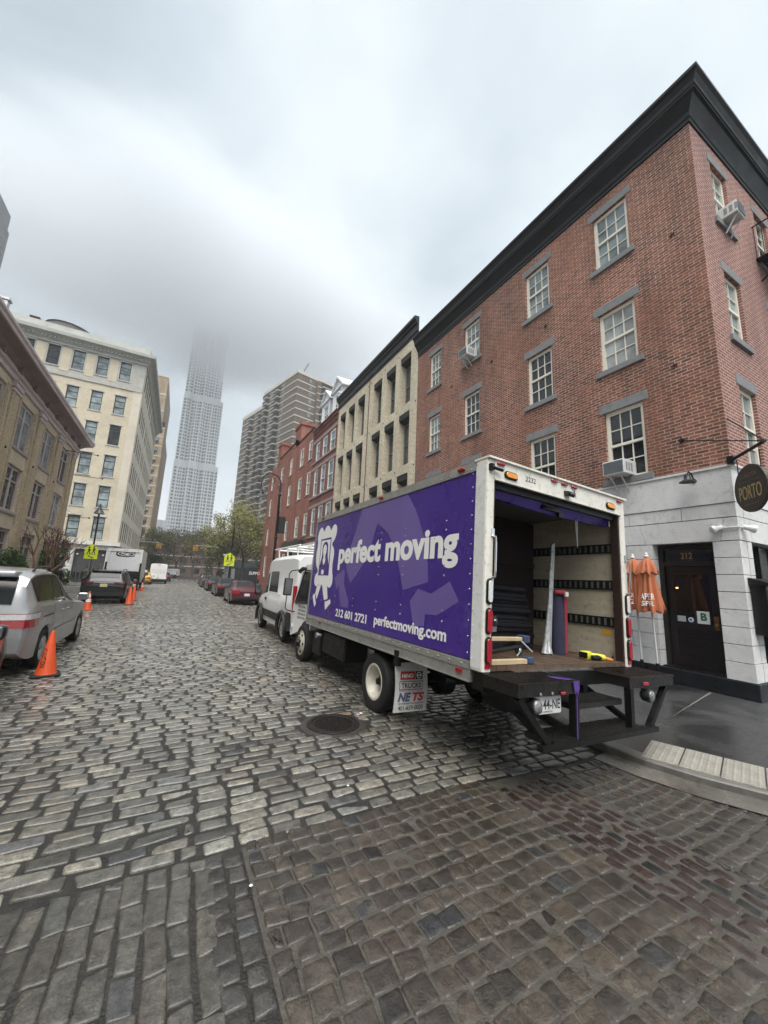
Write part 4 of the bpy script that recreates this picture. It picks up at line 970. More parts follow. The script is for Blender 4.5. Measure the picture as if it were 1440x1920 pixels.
# brown balcony tower
brn = mat('brown_tower_brick', (.115, .088, .066), .8, var=.18, scale=.4); bandw = mat('pale_concrete_band', (.50, .48, .43), .7, var=.1); balm = mat('balcony_black', (.009, .0095, .01), .6, var=.3)
t = wthing('balcony_tower', 'brown brick high-rise with pale floor bands and black balconies', 'building', (31, 150, 0))
a_ = rad(15); FU = Vector((-math.sin(a_), math.cos(a_), 0)); RU = Vector((math.cos(a_), math.sin(a_), 0)); O = Vector((31.2, 130, 0))
fL = fGen(O, FU, (0, 0, 1), -RU); fR = fGen(O, RU, (0, 0, 1), -FU)
H_ = 76; FH = 2.76; H2 = 70.6
m = MB(); m.hexa([fL(0, 0, 0), fL(27, 0, 0), fL(27, 0, -24), fL(0, 0, -24), fL(0, H_, 0), fL(27, H_, 0), fL(27, H_, -24), fL(0, H_, -24)])
m.hexa([fL(27.01, 0, 0), fL(47, 0, 0), fL(47, 0, -20), fL(27.01, 0, -20), fL(27.01, H2, 0), fL(47, H2, 0), fL(47, H2, -20), fL(27.01, H2, -20)])
m.hexa([fR(8, 0, 1.5), fR(24, 0, 1.5), fR(24, 0, -5), fR(8, 0, -5), fR(8, H_ - .5, 1.5), fR(24, H_ - .5, 1.5), fR(24, H_ - .5, -5), fR(8, H_ - .5, -5)])
m.build('body', brn, t)
m = MB()
for k in range(1, 27):
    z = H_ - k * FH - .3
    if z < 3: break
    m.fbox(fL, 0, 47 if z < H2 else 27, z, z + .38, 0, .12); m.fbox(fR, 0, 8, z, z + .38, .0, .12); m.fbox(fR, 7.9, 24, z, z + .38, 1.5, 1.62)
m.fbox(fL, -.2, 27, H_, H_ + 1.3, -.3, .15); m.fbox(fR, -.2, 24, H_, H_ + 1.3, -.3, .15); m.fbox(fL, 27.0, 47.2, H2, H2 + 1.3, -.3, .15)
m.build('floor_band', bandw, t)
bal = []; 
for k in range(1, 27):
    z = H_ - k * FH
    for u, w_ in ((12.5, 4.2), (22, 3.2), (26.6, 3.6), (35.5, 3.4)):
        if u > 26 and z > H2 - 1: continue
        bal.append((0, u, w_, z))
    bal.append((1, 9.5, 5.5, z))
bal.sort(key=lambda q: q[3])
bal = [q for q in bal if q[3] > 6]
def mkb(b, it):
    fr = fL if it[0] == 0 else fR; o = 0 if it[0] == 0 else 1.5
    u, w_, z = it[1:]
    b.fbox(fr, u, u + w_, z, z + 1.15, o + 1.25, o + 1.33); b.fbox(fr, u, u + .08, z, z + 1.15, o + .1, o + 1.3); b.fbox(fr, u + w_ - .08, u + w_, z, z + 1.15, o + .1, o + 1.3)
    b.fbox(fr, u, u + w_, z, z + 2.3, o + .01, o + .06)
limited(t, bal[::-1], 'balcony', mkb, balm)
sl = [(q[0], q[1], q[2], q[3]) for q in bal]
def mksl(b, q): fr = fL if q[0] == 0 else fR; o = 0 if q[0] == 0 else 1.5; b.fbox(fr, q[1] - .1, q[1] + q[2] + .1, q[3] - .32, q[3] - .02, o + .1, o + 1.42)
limited(t, sl[::-1], 'balcony_slab', mksl, bandw)
wn_ = []
for k in range(1, 27):
    z = H_ - k * FH + .9
    if z < 6: break
    for u in (9.6, 20.0, 31.5): 
        if u < 27 or z < H2 - 2: wn_.append((0, u, 1.3, z))
    wn_.append((1, 5.2, 1.2, z))
def mkw(b, it): fr = fL if it[0] == 0 else fR; b.fbox(fr, it[1], it[1] + it[2], it[3], it[3] + 1.3, .0, .05)
limited(t, wn_[::-1], 'window', mkw, GLASSG, 80)
m = MB(); m.tube(fL(3, H_ + 1, -3), fL(-2, H_ + 4.2, -3), .25, n=6); m.tube(fR(14, H_ + 1, -3), fR(19, H_ + 3.6, -3), .25, n=6); m.build('roof_crane_arm', ALU, t)

# rippled steel tower, its top lost in the low cloud
stl = mat('rippled_steel', (.66, .67, .67), .45, .3, var=.12, scale=.02, rvar=.12)
t = wthing('steel_tower', 'very tall rippled steel skyscraper whose top vanishes in the cloud', 'skyscraper', (4, 440, 0))
TY = 430
def ripple(u, z): return 1.9 * math.sin(u * .42 + 1.1 * math.sin(z * .021 + u * .05)) * (.5 + .5 * math.sin(z * .013 + u * .11)) + .8 * math.sin(u * .9 + z * .017)
def tier(z0, z1, x0, x1, yf, dep):
    nu = int((x1 - x0) / .8); nz = int((z1 - z0) / 2.6)
    m = MB()
    for j in range(nz + 1):
        z = z0 + (z1 - z0) * j / nz
        for i in range(nu + 1): x = x0 + (x1 - x0) * i / nu; m.v.append((x, yf - ripple(x, z), z))
    for j in range(nz):
        for i in range(nu): k = j * (nu + 1) + i; m.f.append((k, k + 1, k + nu + 2, k + nu + 1)); m.m.append(0)
    m.box(x0 - .2, x0 + .05, yf + .6, yf + dep, z0, z1); m.box(x1 - .05, x1 + .2, yf + .6, yf + dep, z0, z1); m.box(x0, x1, yf + 2.4, yf + dep, z0, z1)
    # side wall facing left with its own folds
    m.build('facade_tier', stl, t, smooth=50)
    return m
tier(0, 52, -25, -13.6, TY + 14, 20); tier(0, 112, -14.2, 27.2, TY, 30); tier(112, 186, -13.6, 24.4, TY + .5, 30); tier(186, 268, -13.2, 21.4, TY + 1, 28)
wi = []
for k in range(70):
    z = 12 + k * 3.55
    if z > 262: break
    x1 = 27.2 if z < 108 else (24.4 if z < 182 else 21.4)
    yf = TY if z < 112 else (TY + .5 if z < 186 else TY + 1)
    if 106 < z < 112 or 182 < z < 186: continue
    x = -13.0; i = 0
    while x < x1 - 1.4:
        w_ = 1.25 if i % 3 else 1.9
        wi.append((x, w_, z, yf)); x += w_ + (.75 if i % 2 else 1.35) + .35 * math.sin(i * 1.7 + z * .02); i += 1
def mks(b, it):
    x, w_, z, yf = it
    q = [(x, yf - ripple(x, z) - .12, z), (x + w_, yf - ripple(x + w_, z) - .12, z), (x + w_, yf - ripple(x + w_, z + 2.1) - .12, z + 2.1), (x, yf - ripple(x, z + 2.1) - .12, z + 2.1)]
    b.hexa(q[:2] + [(q[1][0], q[1][1] + .5, z), (q[0][0], q[0][1] + .5, z)] + [q[3], q[2], (q[2][0], q[2][1] + .5, z + 2.1), (q[3][0], q[3][1] + .5, z + 2.1)])
limited(t, [q for q in wi if q[2] > 40] + [q for q in wi if q[2] <= 40], 'window', mks, glassmat('tower_glass', (.085, .10, .11), .15))
m = MB()
for k in range(60):
    z = 14 + k * 4.1
    if z > 255: break
    for y in range(5): m.box(-13.55 if z < 186 else -13.45, -13.2, TY + 3 + y * 5, TY + 6 + y * 5, z, z + 2.4)
m.build('side_glazing', glassmat('tower_glass', (0, 0, 0)), t)
# grey tower at the left edge of the photo
t = wthing('grey_tower', 'dark grey high-rise sliver at the left photo edge above the mauve cornice', 'skyscraper', (-90, 185, 0))
gm_ = mat('grey_tower_concrete', (.14, .15, .165), .7, var=.2, scale=.2)
GX = -81.0
m = MB(); m.box(-120, GX, 170, 205, 0, 143); m.box(-120, GX - .6, 172, 204.6, 143, 151); m.build('body', gm_, t)
items = [(171 + 3.4 * i, 70 + 3.5 * k) for k in range(20) for i in range(10)]
limited(t, sorted(items, key=lambda q: -q[0]), 'window', lambda b, it: b.fbox(fX(GX, 1), it[0], it[0] + 2.2, it[1], it[1] + 2.2, -.05, .06), glassmat('grey_tower_glass', (.07, .08, .09), .15), 90)
# red-brown low housing beyond the park
t = wthing('housing_block', 'reddish brown low housing block with pale floor lines behind the park trees', 'building', (6, 150, 0))
m = MB(); m.box(-30, 28, 140, 160, 0, 13); m.build('body', mat('redbrown_wall', (.13, .075, .06), .8, var=.2, scale=.4), t)
m = MB(); [m.box(-30, 28, 139.85, 140.0, z, z + .3) for z in (3.2, 6.4, 9.6, 12.5)]; m.build('floor_line', bandw, t)
for z in (1.2, 4.4, 7.6, 10.6):
    for k in range(14): m = MB(); m.box(-27 + k * 4, -25 + k * 4, 139.9, 140.02, z, z + 1.5); m.build('window', GLASS, t)
# low grey tower piece left of the steel tower
t = wthing('slab_tower', 'pale grey slab tower at the foot of the steel skyscraper', 'building', (-30, 400, 0))
m = MB(); m.box(-34, -21.5, 400, 420, 0, 62); m.build('body', mat('pale_slab', (.36, .38, .39), .7, var=.15, scale=.1), t)
limited(t, [(x, z) for z in range(4, 60, 4) for x in (-24.2, -26.8, -29.4, -32)], 'window', lambda b, it: b.box(it[0], it[0] + 1.6, 399.9, 400.05, it[1], it[1] + 2.2), GLASSG, 60)
# ================================================================== the moving truck (local frame: x right, y forward, origin rear left corner of the box floor line)
TH = 1.003
trk = thing('moving_truck', 'purple and white box moving truck with its rear roller door open and step bumper', 'truck', (2.68, 2.91, 0), rot=(-.0063, .0486, .0148))
def LT(m):                                     # shift: truck parts are modelled with z=0 at the box floor, the Empty stands on the ground
    m.v = [(x, y, z + TH) for x, y, z in m.v]; return m
tfr_side = lambda u, v, n: (-n, -u, v + TH)    # left side panel, read from outside: u = -y
tfr_rear = lambda u, v, n: (u, -n, v + TH)     # rear face
W_, L_, Hh = 2.55, 5.375, 2.167
purple = mat('purple_wrap', (.054, .025, .235), .3, var=.13, scale=.8, coat=.3, rvar=.10)
lilac = mat('lilac_wrap', (.145, .105, .33), .3, var=.08, scale=1.2, coat=.25)
tw = mat('truck_white', (.70, .71, .70), .42, var=.10, scale=2, dirt=.45, streak=3)
tcream = mat('truck_cream', (.70, .68, .61), .45, var=.12, scale=3, dirt=.55, streak=3)
alu = mat('ribbed_aluminium', (.40, .40, .38), .45, .55, var=.2, scale=5, dirt=.5)
ply = mat('scuffed_plywood', (.47, .42, .32), .6, var=.16, scale=2.2, streak=.15, dirt=.55)
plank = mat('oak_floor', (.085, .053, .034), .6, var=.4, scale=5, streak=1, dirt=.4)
blk = mat('dirty_black_frame', (.0045, .0042, .0042), .45, .0, spec=.35, var=.6, scale=8, bump=.2, rvar=.15)
navy = mat('navy_blanket', (.0035, .0035, .009), .95, var=.5, scale=4, bump=.5)
# walls
m = MB(); m.box(0, .04, .16, L_ - .02, .06, 2.06); s_ = LT(m).build('side_panel', purple, trk)
def poly(par, name, pts, m_, n0, n1, smooth=0):
    P = smoothpoly(pts, smooth) if smooth else pts
    b = MB(); b.prism([(-y, z) for y, z in P], tfr_side, n0, n1); return b.build(name, m_, par)
poly(s_, 'graphic', [(3.05, 2.05), (1.59, 2.05), (1.42, 1.86), (1.28, 1.66), (1.13, 1.40), (1.03, 1.12), (.98, .82), (1.55, .70), (1.66, .95), (1.74, 1.10), (1.85, 1.30), (2.10, 1.55), (2.44, 1.73), (2.69, 1.18), (3.27, .75), (3.45, .95), (3.52, 1.06), (3.38, 1.45)], lilac, .0, .0015)
poly(s_, 'graphic', [(1.19, .73), (.91, .68), (.57, .83), (.40, .62), (.60, .52), (.78, .44), (1.01, .43), (1.02, .29), (1.24, .26), (1.36, .56)], lilac, .0, .0015)
poly(s_, 'graphic', [(4.02, .84), (3.60, 1.0), (3.55, .92), (3.56, .74), (3.42, .58), (3.28, .44), (3.28, .33), (3.57, .33), (3.70, .52), (3.78, .72), (3.86, .62)], lilac, .0, .0016)
lw = TEXTW
lo = poly(s_, 'logo', [(5.22, 1.83), (5.09, 1.94), (4.98, 1.90), (4.89, 1.80), (4.80, 1.90), (4.69, 1.94), (4.58, 1.90), (4.48, 1.79), (4.40, 1.88), (4.29, 1.93), (4.17, 1.86), (4.15, 1.72), (4.22, 1.60), (4.33, 1.54), (4.33, 1.48), (4.22, 1.43), (4.17, 1.28), (4.21, 1.12), (4.19, .96), (4.12, .84), (4.12, .70), (4.24, .63), (4.38, .68), (4.52, .70), (4.70, .69), (4.86, .67), (5.02, .64), (5.16, .72), (5.15, .88), (5.0, .95), (5.02, 1.02), (5.14, 1.08), (5.21, 1.25), (5.22, 1.4), (5.17, 1.56), (5.25, 1.7)], lw, .0, .002, 1)
poly(lo, 'logo_field', [(5.0, 1.66), (4.40, 1.66), (4.35, .88), (4.95, .88)], purple, .002, .003)
poly(lo, 'logo_mat', [(4.955, 1.62), (4.44, 1.62), (4.41, 1.1), (4.46, 1.2), (4.54, 1.34), (4.80, 1.34), (4.88, 1.2), (4.94, 1.08)], lw, .003, .004)
poly(lo, 'logo_bust', [(4.86, 1.50), (4.80, 1.57), (4.70, 1.59), (4.59, 1.57), (4.53, 1.48), (4.52, 1.34), (4.46, 1.15), (4.42, .93), (4.90, .93), (4.88, 1.12), (4.83, 1.3)], purple, .004, .005, 1)
poly(lo, 'logo_face', [(4.80, 1.48), (4.70, 1.54), (4.61, 1.48), (4.60, 1.36), (4.66, 1.27), (4.60, 1.18), (4.68, 1.08), (4.78, 1.18), (4.73, 1.27), (4.80, 1.37)], lw, .005, .006, 1)
poly(lo, 'logo_hand', [(4.78, 1.0), (4.64, 1.0), (4.63, .9), (4.78, .9)], lw, .005, .006, 1)
for nm, q in (('logo_leg', [(4.93, .69), (4.70, .70), (4.88, .39), (5.0, .50)]), ('logo_foot', [(5.04, .50), (5.15, .44), (4.97, .22), (4.90, .28), (4.98, .40)]), ('logo_leg', [(4.66, .70), (4.38, .69), (4.27, .43), (4.45, .39)]), ('logo_foot', [(4.40, .37), (4.30, .38), (4.13, .43), (4.10, .35), (4.22, .28), (4.34, .21)])):
    poly(lo, nm, q, lw, .0, .002)
text('perfect moving', 'lettering', lw, s_, tfr_side, -3.92, -.44, .985, 1.505, .0015, .002, .038, sp=1.0)
text('212 601 2721', 'lettering', lw, s_, tfr_side, -3.79, -2.54, .145, .285, .0015, .002, .028, sp=1.0)
text('perfectmoving.com', 'lettering', lw, s_, tfr_side, -2.29, -.585, .125, .315, .0015, .002, .028, sp=1.0)
m = MB()
for y in (.68, 1.58, 2.28, 3.1, 3.9, 4.6, 5.2):
    for z in (1.55, 1.44, 1.02, .9, .5, .38): m.lathe([(.014, 0), (.011, .005), (.003, .007)], (0, y, z), (-1, 0, 0), 8)
for k in range(13): m.lathe([(.012, 0), (.009, .005), (.002, .006)], (0, .24, .12 + k * .16), (-1, 0, 0), 8)
LT(m).build('rivets', mat('rivet_head', (.35, .33, .45), .3, .6), s_, smooth=50)
m = MB(); m.box(W_ - .04, W_, .1, L_ - .02, .06, 2.1); LT(m).build('side_panel', purple, trk)
m = MB(); m.box(W_ - .055, W_ - .0405, .1, L_ - .02, .03, 2.06); wl = LT(m).build('inner_lining', ply, trk)
m = MB(); m.box(.041, .055, .16, L_ - .02, .03, 2.06); LT(m).build('inner_lining', ply, trk)
for z in (1.50, .995, .505):
    m = MB(); m.box(W_ - .075, W_ - .0555, .13, L_ - .1, z - .065, z + .065)
    for k in range(60):
        y = .17 + k * .085
        if y > L_ - .2: break
        m.box(W_ - .079, W_ - .0752, y, y + .03, z - .045, z + .045, 1)
    LT(m).build('tie_rail', [mat('tie_rail_dark', (.012, .013, .012), .5, .4, var=.2), mat('tie_rail_slot', (.16, .17, .16), .5, .4)], wl)
m = MB()
for y, z in ((.16, 1.75), (.16, 1.25), (.16, .85), (.16, .68), (.14, .22), (.13, .06), (.2, .06), (1.2, .1), (1.2, 1.2)): m.lathe([(.014, 0), (.012, .004)], (W_ - .0555, y, z), (-1, 0, 0), 8)
LT(m).build('screw_heads', BLACK, wl)
m = MB(); m.box(W_ - .058, W_ - .0556, .2, .33, .33, .40); LT(m).build('warning_sticker', mat('orange_sticker', (.6, .33, .03), .5, var=.1), wl)
m = MB(); m.box(.06, W_ - .06, L_ - .06, L_, .0, 2.1); LT(m).build('front_panel', tw, trk)
m = MB(); m.box(.0, W_, .06, L_, Hh - .03, Hh); rf = LT(m).build('roof', tw, trk)
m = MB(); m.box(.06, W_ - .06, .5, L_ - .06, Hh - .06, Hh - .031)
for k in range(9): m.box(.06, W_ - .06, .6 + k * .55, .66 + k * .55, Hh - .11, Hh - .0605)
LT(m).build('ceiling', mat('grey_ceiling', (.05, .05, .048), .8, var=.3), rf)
m = MB()
for k in range(17): x = .05 + k * .1442; m.box(x + .002, x + .142, .02, L_ - .06, -.02, .03 + .002 * (k % 3))
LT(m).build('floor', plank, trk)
# rails
m = MB(); m.box(-.012, .05, .185, L_, -.153, .0); m.box(-.02, .05, .185, L_, -.03, .045); m.box(-.02, -.012, .185, L_, -.153, -.14)
for k in range(26): m.lathe([(.012, 0), (.01, .006), (.002, .008)], (-.02, .3 + k * .195, .01), (-1, 0, 0), 8)
LT(m).build('bottom_rail', alu, trk)
m = MB(); m.box(-.012, .05, .16, L_, 2.062, Hh + .01)
for k in range(28): m.lathe([(.011, 0), (.009, .006), (.002, .008)], (-.012, .26 + k * .183, 2.09), (-1, 0, 0), 8)
LT(m).build('top_rail', alu, trk)
m = MB(); m.box(-.01, .05, L_ - .03, L_ + .03, -.1, Hh); m.box(W_ - .05, W_ + .01, L_ - .03, L_ + .03, -.1, Hh); LT(m).build('front_corner_trim', alu, trk)
m = MB(); m.box(W_ - .05, W_ + .012, .1, L_, -.153, .05); LT(m).build('bottom_rail', alu, trk)
for y, z, mm in ((.33, -.12, LENSR), (4.5, -.1, LENSR)): m = MB(); m.rbox(-.03, -.0201, y - .05, y + .05, z + .03, z + .075, .008, ax=0); LT(m).build('reflector', mm, trk)
for y in (.42, 2.35, 5.0): m = MB(); m.rbox(-.04, -.0121, y - .06, y + .06, 2.105, 2.145, .018, ax=0); LT(m).build('marker_lamp', LENSR, trk)
# rear frame
m = MB(); m.rbox(-.015, .10, -.0, .18, -.03, Hh, .02); LT(m).build('corner_post', tcream, trk, smooth=40)
m = MB(); m.box(-.018, -.0155, .02, .17, .0, 2.1); 
for k in range(13): m.lathe([(.008, 0), (.006, .004)], (-.018, .155, .08 + k * .16), (-1, 0, 0), 6)
LT(m).build('post_trim', tw, trk)
m = MB(); m.rbox(W_ - .10, W_ + .012, -.0, .14, -.03, Hh, .02); LT(m).build('corner_post', tcream, trk, smooth=40)
m = MB(); m.box(W_ - .135, W_ - .101, .02, .12, .02, 2.0); LT(m).build('door_track', mat('rusty_track', (.028, .013, .008), .7, .2, var=.4, scale=10), trk)
m = MB(); m.box(.101, .13, .03, .12, .02, 2.0); LT(m).build('door_track', mat('rusty_track', (0, 0, 0)), trk)
m = MB(); m.box(.085, W_ - .085, -.004, .12, 1.955, Hh - .002); m.box(-.02, W_ + .02, -.03, .2, Hh - .001, Hh + .022); m.box(.09, W_ - .09, -.01, .02, 1.94, 1.956); hd = LT(m).build('header', tcream, trk)
text('2232', 'fleet_number', TEXTK, hd, tfr_rear, .57, .74, 2.025, 2.085, .005, .001, .006)
text('A', 'chalk_mark', mat('purple_pen', (.12, .06, .3), .6), hd, tfr_rear, 1.42, 1.49, 2.0, 2.1, .005, .001, .0)
for x in (.33, 2.22):
    m = MB(); m.rbox(x - .105, x + .105, -.018, -.0045, 1.985, 2.075, .043, ax=1); lp = LT(m).build('turn_lamp', BLACK, trk)
    m = MB(); m.rbox(x - .088, x + .088, -.032, -.0185, 2.0, 2.06, .029, ax=1); LT(m).build('lens', LENSA, lp)
for x in (.17, 1.06, 1.25, 1.44, 2.42):
    m = MB(); m.rbox(x - .055, x + .055, -.03, -.0045, 2.115, 2.147, .014, ax=1); LT(m).build('marker_lamp', LENSR, trk)
m = MB(); m.obox((1.30, -.03, 2.02), (.1, .07, .05), Matrix.Rotation(.3, 3, 'X')); m.tube((1.30, -.05, 2.01), (1.34, -.09, 1.99), .03); LT(m).build('rear_camera', DARKPL, trk)
m = MB(); m.tube((.02, -.03, 2.06), (.16, -.05, 2.045), .018); m.box(.0, .05, -.04, 0, 2.03, 2.1); LT(m).build('hinge', blk, trk)
for x, sx in ((.045, 0), (W_ - .045, 0)):
    for z in (.46, .18):
        m = MB(); m.rbox(x - .042, x + .042, -.02, -.0005, z - .13, z + .13, .04, ax=1); lp = LT(m).build('tail_lamp', BLACK, trk)
        m = MB(); m.rbox(x - .031, x + .031, -.036, -.0205, z - .115, z + .115, .03, ax=1); LT(m).build('lens', LENSR, lp)
    m = MB(); m.rbox(x - .042, x + .042, -.02, -.0005, .62, .88, .04, ax=1); lp = LT(m).build('reverse_lamp', BLACK, trk)
    m = MB(); m.rbox(x - .029, x + .029, -.034, -.0205, .64, .86, .028, ax=1); LT(m).build('lens', LENSW, lp)
    m = MB(); m.box(x - .035, x + .035, -.012, -.0005, .01, .06); LT(m).build('reflector', LENSR, trk)
for x in (.075, W_ - .03): 
    m = MB(); m.path([(x, 0, 1.33), (x, -.05, 1.31), (x, -.055, 1.25), (x, -.055, .95), (x, -.05, .9), (x, 0, .88)], .011, 8); m.box(x - .02, x + .02, -.012, 0, 1.31, 1.40); m.box(x - .02, x + .02, -.012, 0, .82, .90); LT(m).build('grab_handle', CHROME if x < 1 else STEEL, trk)
# open roller door: purple bottom panel hangs under the roof, slightly sagging
m = MB(); nx = 14
for i in range(nx + 1):
    x = .13 + (W_ - .26) * i / nx; sg = .035 * math.sin(PI * i / nx)
    for y, z in ((.10, 1.97), (.11, 1.90), (.16, 1.80), (.19, 1.795), (.17, 1.90), (.13, 1.98)): m.v.append((x, y, z - sg))
for i in range(nx):
    for k in range(6): a, b = i * 6 + k, i * 6 + (k + 1) % 6; m.f.append((a, b, b + 6, a + 6)); m.m.append(0)
rd = LT(m).build('roller_door', purple, trk, smooth=50)
m = MB(); m.box(.12, W_ - .12, .06, .098, 1.868, 1.96); LT(m).build('door_gap_shade', BLACK, rd)  # black strip stands in for the shaded gap above the door panel
m = MB(); m.box(.12, W_ - .12, .22, 2.4, 1.985, 2.02); LT(m).build('roller_door_slats', mat('door_slat_inner', (.10, .10, .10), .6, var=.2), rd)
m = MB(); m.box(1.0, 1.32, .10, .15, 1.80, 1.86); m.tube((1.02, .09, 1.83), (1.18, .08, 1.84), .018); m.box(1.3, 1.4, .1, .14, 1.74, 1.8); LT(m).build('door_latch', blk, rd)
m = MB(); 
for i in range(8): z = 1.78 - i * .045; m.hexa([(1.70 + .005 * i, .16, z - .045), (1.76 - .002 * i, .16, z - .045), (1.76 - .002 * i, .165, z - .045), (1.70 + .005 * i, .165, z - .045), (1.70 + .005 * i - .005, .16, z), (1.76 - .002 * i + .002, .16, z), (1.76, .165, z), (1.70 + .005 * i - .005, .165, z)])
LT(m).build('pull_strap', mat('grey_webbing', (.12, .12, .12), .85), rd)
for x in (.15, W_ - .16): m = MB(); m.tube((x, .13, 1.93), (x + .01, .12, 1.79), .006, n=5); LT(m).build('door_cable', STEEL, rd)
# step bumper
chk = mat('tread_plate', (.010, .0085, .0075), .36, .0, var=.5, scale=5, bump=.8, bscale=28, rvar=.15)
def plat(x0, x1, name='platform'):
    m = MB(); m.box(x0, x1, -.42, .0, -.145, -.05); m.box(x0 - .01, x1 + .01, -.43, .0, -.0499, -.03)
    for k in range(int((x1 - x0) / .045)): m.box(x0 + .02 + k * .045, x0 + .036 + k * .045, -.40, -.02, -.0299, -.024)
    return LT(m).build(name, chk, trk)
pl = plat(.0, .84); plat(1.72, 2.64)
m = MB(); m.box(.84, 1.72, -.06, .0, -.17, -.03); m.box(0, W_, -.0, .14, -.2, -.031); LT(m).build('rear_sill', blk, trk)
m = MB(); m.box(.4, 1.7, -.03, .02, -.031, -.020); LT(m).build('sill_edge', STEEL, trk)
def step(y0, y1, x0, x1, z):
    m = MB(); m.box(x0, x1, y0, y1, z - .05, z)
    for k in range(int((x1 - x0) / .03)): m.box(x0 + .004 + k * .03, x0 + .018 + k * .03, y0 - .004, y0 + .03, z, z + .012)
    for k in range(int((x1 - x0) / .06)): m.box(x0 + .01 + k * .06, x0 + .04 + k * .06, y0 + .05, y1 - .02, z, z + .008)
    LT(m).build('step', mat('serrated_step', (.03, .028, .026), .40, .5, var=.4, scale=12, bump=.4, rvar=.15), trk)
step(-.34, -.04, .85, 1.70, -.27); step(-.42, -.10, .46, 2.0, -.545)
m = MB()
m.box(.30, 2.22, -.44, -.37, -.605, -.555); m.box(.785, .845, -.42, -.35, -.555, -.15); m.box(1.73, 1.79, -.42, -.35, -.555, -.15)
def brace(a, b, w_=.06): d = (Vector(b) - Vector(a)); M_ = d.to_track_quat('Z', 'Y').to_matrix(); m.obox((Vector(a) + Vector(b)) / 2, (w_, w_ * .9, d.length), M_)
brace((.06, -.36, -.16), (.44, -.38, -.58)); brace((2.56, -.36, -.16), (2.12, -.38, -.58)); brace((.5, .3, -.3), (.5, -.3, -.58)); brace((2.0, .3, -.3), (2.0, -.3, -.58)); brace((.3, -.1, -.17), (.3, .3, -.3))
LT(m).build('bumper_frame', blk, trk)
m = MB(); m.prism([(.50, -.0295), (.74, -.0285), (.82, -.0285), (.80, -.0280)], lambda u, v, n: (u, -.43 + n, v + TH), 0, .2); m = MB()
m.prism([(.60, -.25), (.70, -.28), (.79, -.40), (.70, -.40), (.62, -.34)], lambda u, v, n: (u, v, n), -.0235, -.021); m.prism([(.74, -.03), (.83, -.03), (.835, -.10), (.81, -.16), (.79, -.12), (.77, -.15), (.75, -.09)], lambda u, v, n: (u, -.431 - n, v), 0, .003); m.box(.80, .812, -.425, -.4205, -.56, -.12)
LT(m).build('paint_spill', mat('purple_paint_spill', (.085, .04, .23), .3, var=.25, scale=30), pl)
m = MB(); m.rbox(.28, .64, -.372, -.365, -.315, -.165, .015, ax=1); np_ = LT(m).build('licence_plate', mat('plate_white', (.62, .63, .62), .4, dirt=.3), trk)
text('44-NE', 'plate_number', TEXTK, np_, lambda u, v, n: (u, -.372 - n, v + TH), .385, .625, -.275, -.19, .0, .001, .012)
text('COMMERCIAL', 'plate_small_text', TEXTK, np_, lambda u, v, n: (u, -.372 - n, v + TH), .36, .52, -.303, -.288, .0, .001, .0)
for x, z, yl_ in ((.262, -.235, -.39), (2.10, -.235, -.42)):
    m = MB(); m.lathe([(.03, -.09), (.06, -.07), (.07, -.02), (.07, .015), (.064, .02)], (x, yl_, z), (.15, -1, .05), 18); lp = LT(m).build('work_lamp', DARKPL, trk, smooth=40)
    m = MB(); m.lathe([(.060, .0), (.05, .018), (.02, .026), (.001, .027)], (x + .003, yl_ - .021, z + .001), (.15, -1, .05), 18); LT(m).build('lens', mat('work_lamp_lens', (.16, .165, .17), .12, var=.5, scale=40, coat=.6), lp, smooth=60)
    m = MB(); m.tube((x, -.36, z + .02), (x - .05, -.36, -.16), .008); LT(m).build('wiring', BLACK, lp)
m = MB(); m.rbox(1.95, 2.06, -.445, -.4305, -.12, -.085, .012, ax=1); LT(m).build('marker_lamp', LENSR, trk)
m = MB(); m.rbox(.55, .62, -.445, -.4305, -.14, -.115, .01, ax=1); LT(m).build('marker_lamp', LENSR, trk)
m = MB(); [m.rbox(a, a + .03, -.440, -.4305, -.14, -.11, .012, ax=1) for a in (.26, .42)]; LT(m).build('number_plate_lamp', mat('work_lamp_lens', (0, 0, 0)), trk)
# chassis, tank, axle
m = MB(); m.box(.75, .83, .1, 6.6, -.42, -.16); m.box(1.7, 1.78, .1, 6.6, -.42, -.16); [m.box(.06, W_ - .06, y, y + .06, -.16, -.021) for y in (.5, 1.2, 1.9, 2.6, 3.3, 4.0, 4.7)]; m.tube((.3, 2.2, -.62), (2.3, 2.2, -.62), .1); m.lathe([(.05, -.2), (.22, -.1), (.22, .1), (.05, .2)], (1.27, 2.2, -.62), (1, 0, 0), 16); m.box(.3, .62, .0, .3, -.4, -.2)
LT(m).build('chassis', BLACK, trk)
m = MB(); m.rbox(.12, .6, 3.5, 4.6, -.62, -.2, .06, ax=1); LT(m).build('fuel_tank', blk, trk)
m = MB(); m.rbox(.1, .5, 4.65, 5.1, -.7, -.25, .03); LT(m).build('battery_box', blk, trk)
m = MB(); m.lathe([(.03, 0), (.03, .06), (.05, .07), (.05, .1)], (.02, 4.45, -.28), (-1, 0, 0), 12); LT(m).build('fuel_cap', ALU, trk)
m = MB(); m.box(-.02, .03, 1.51, 1.62, -.27, -.08); LT(m).build('side_marker_bracket', BLACK, trk)
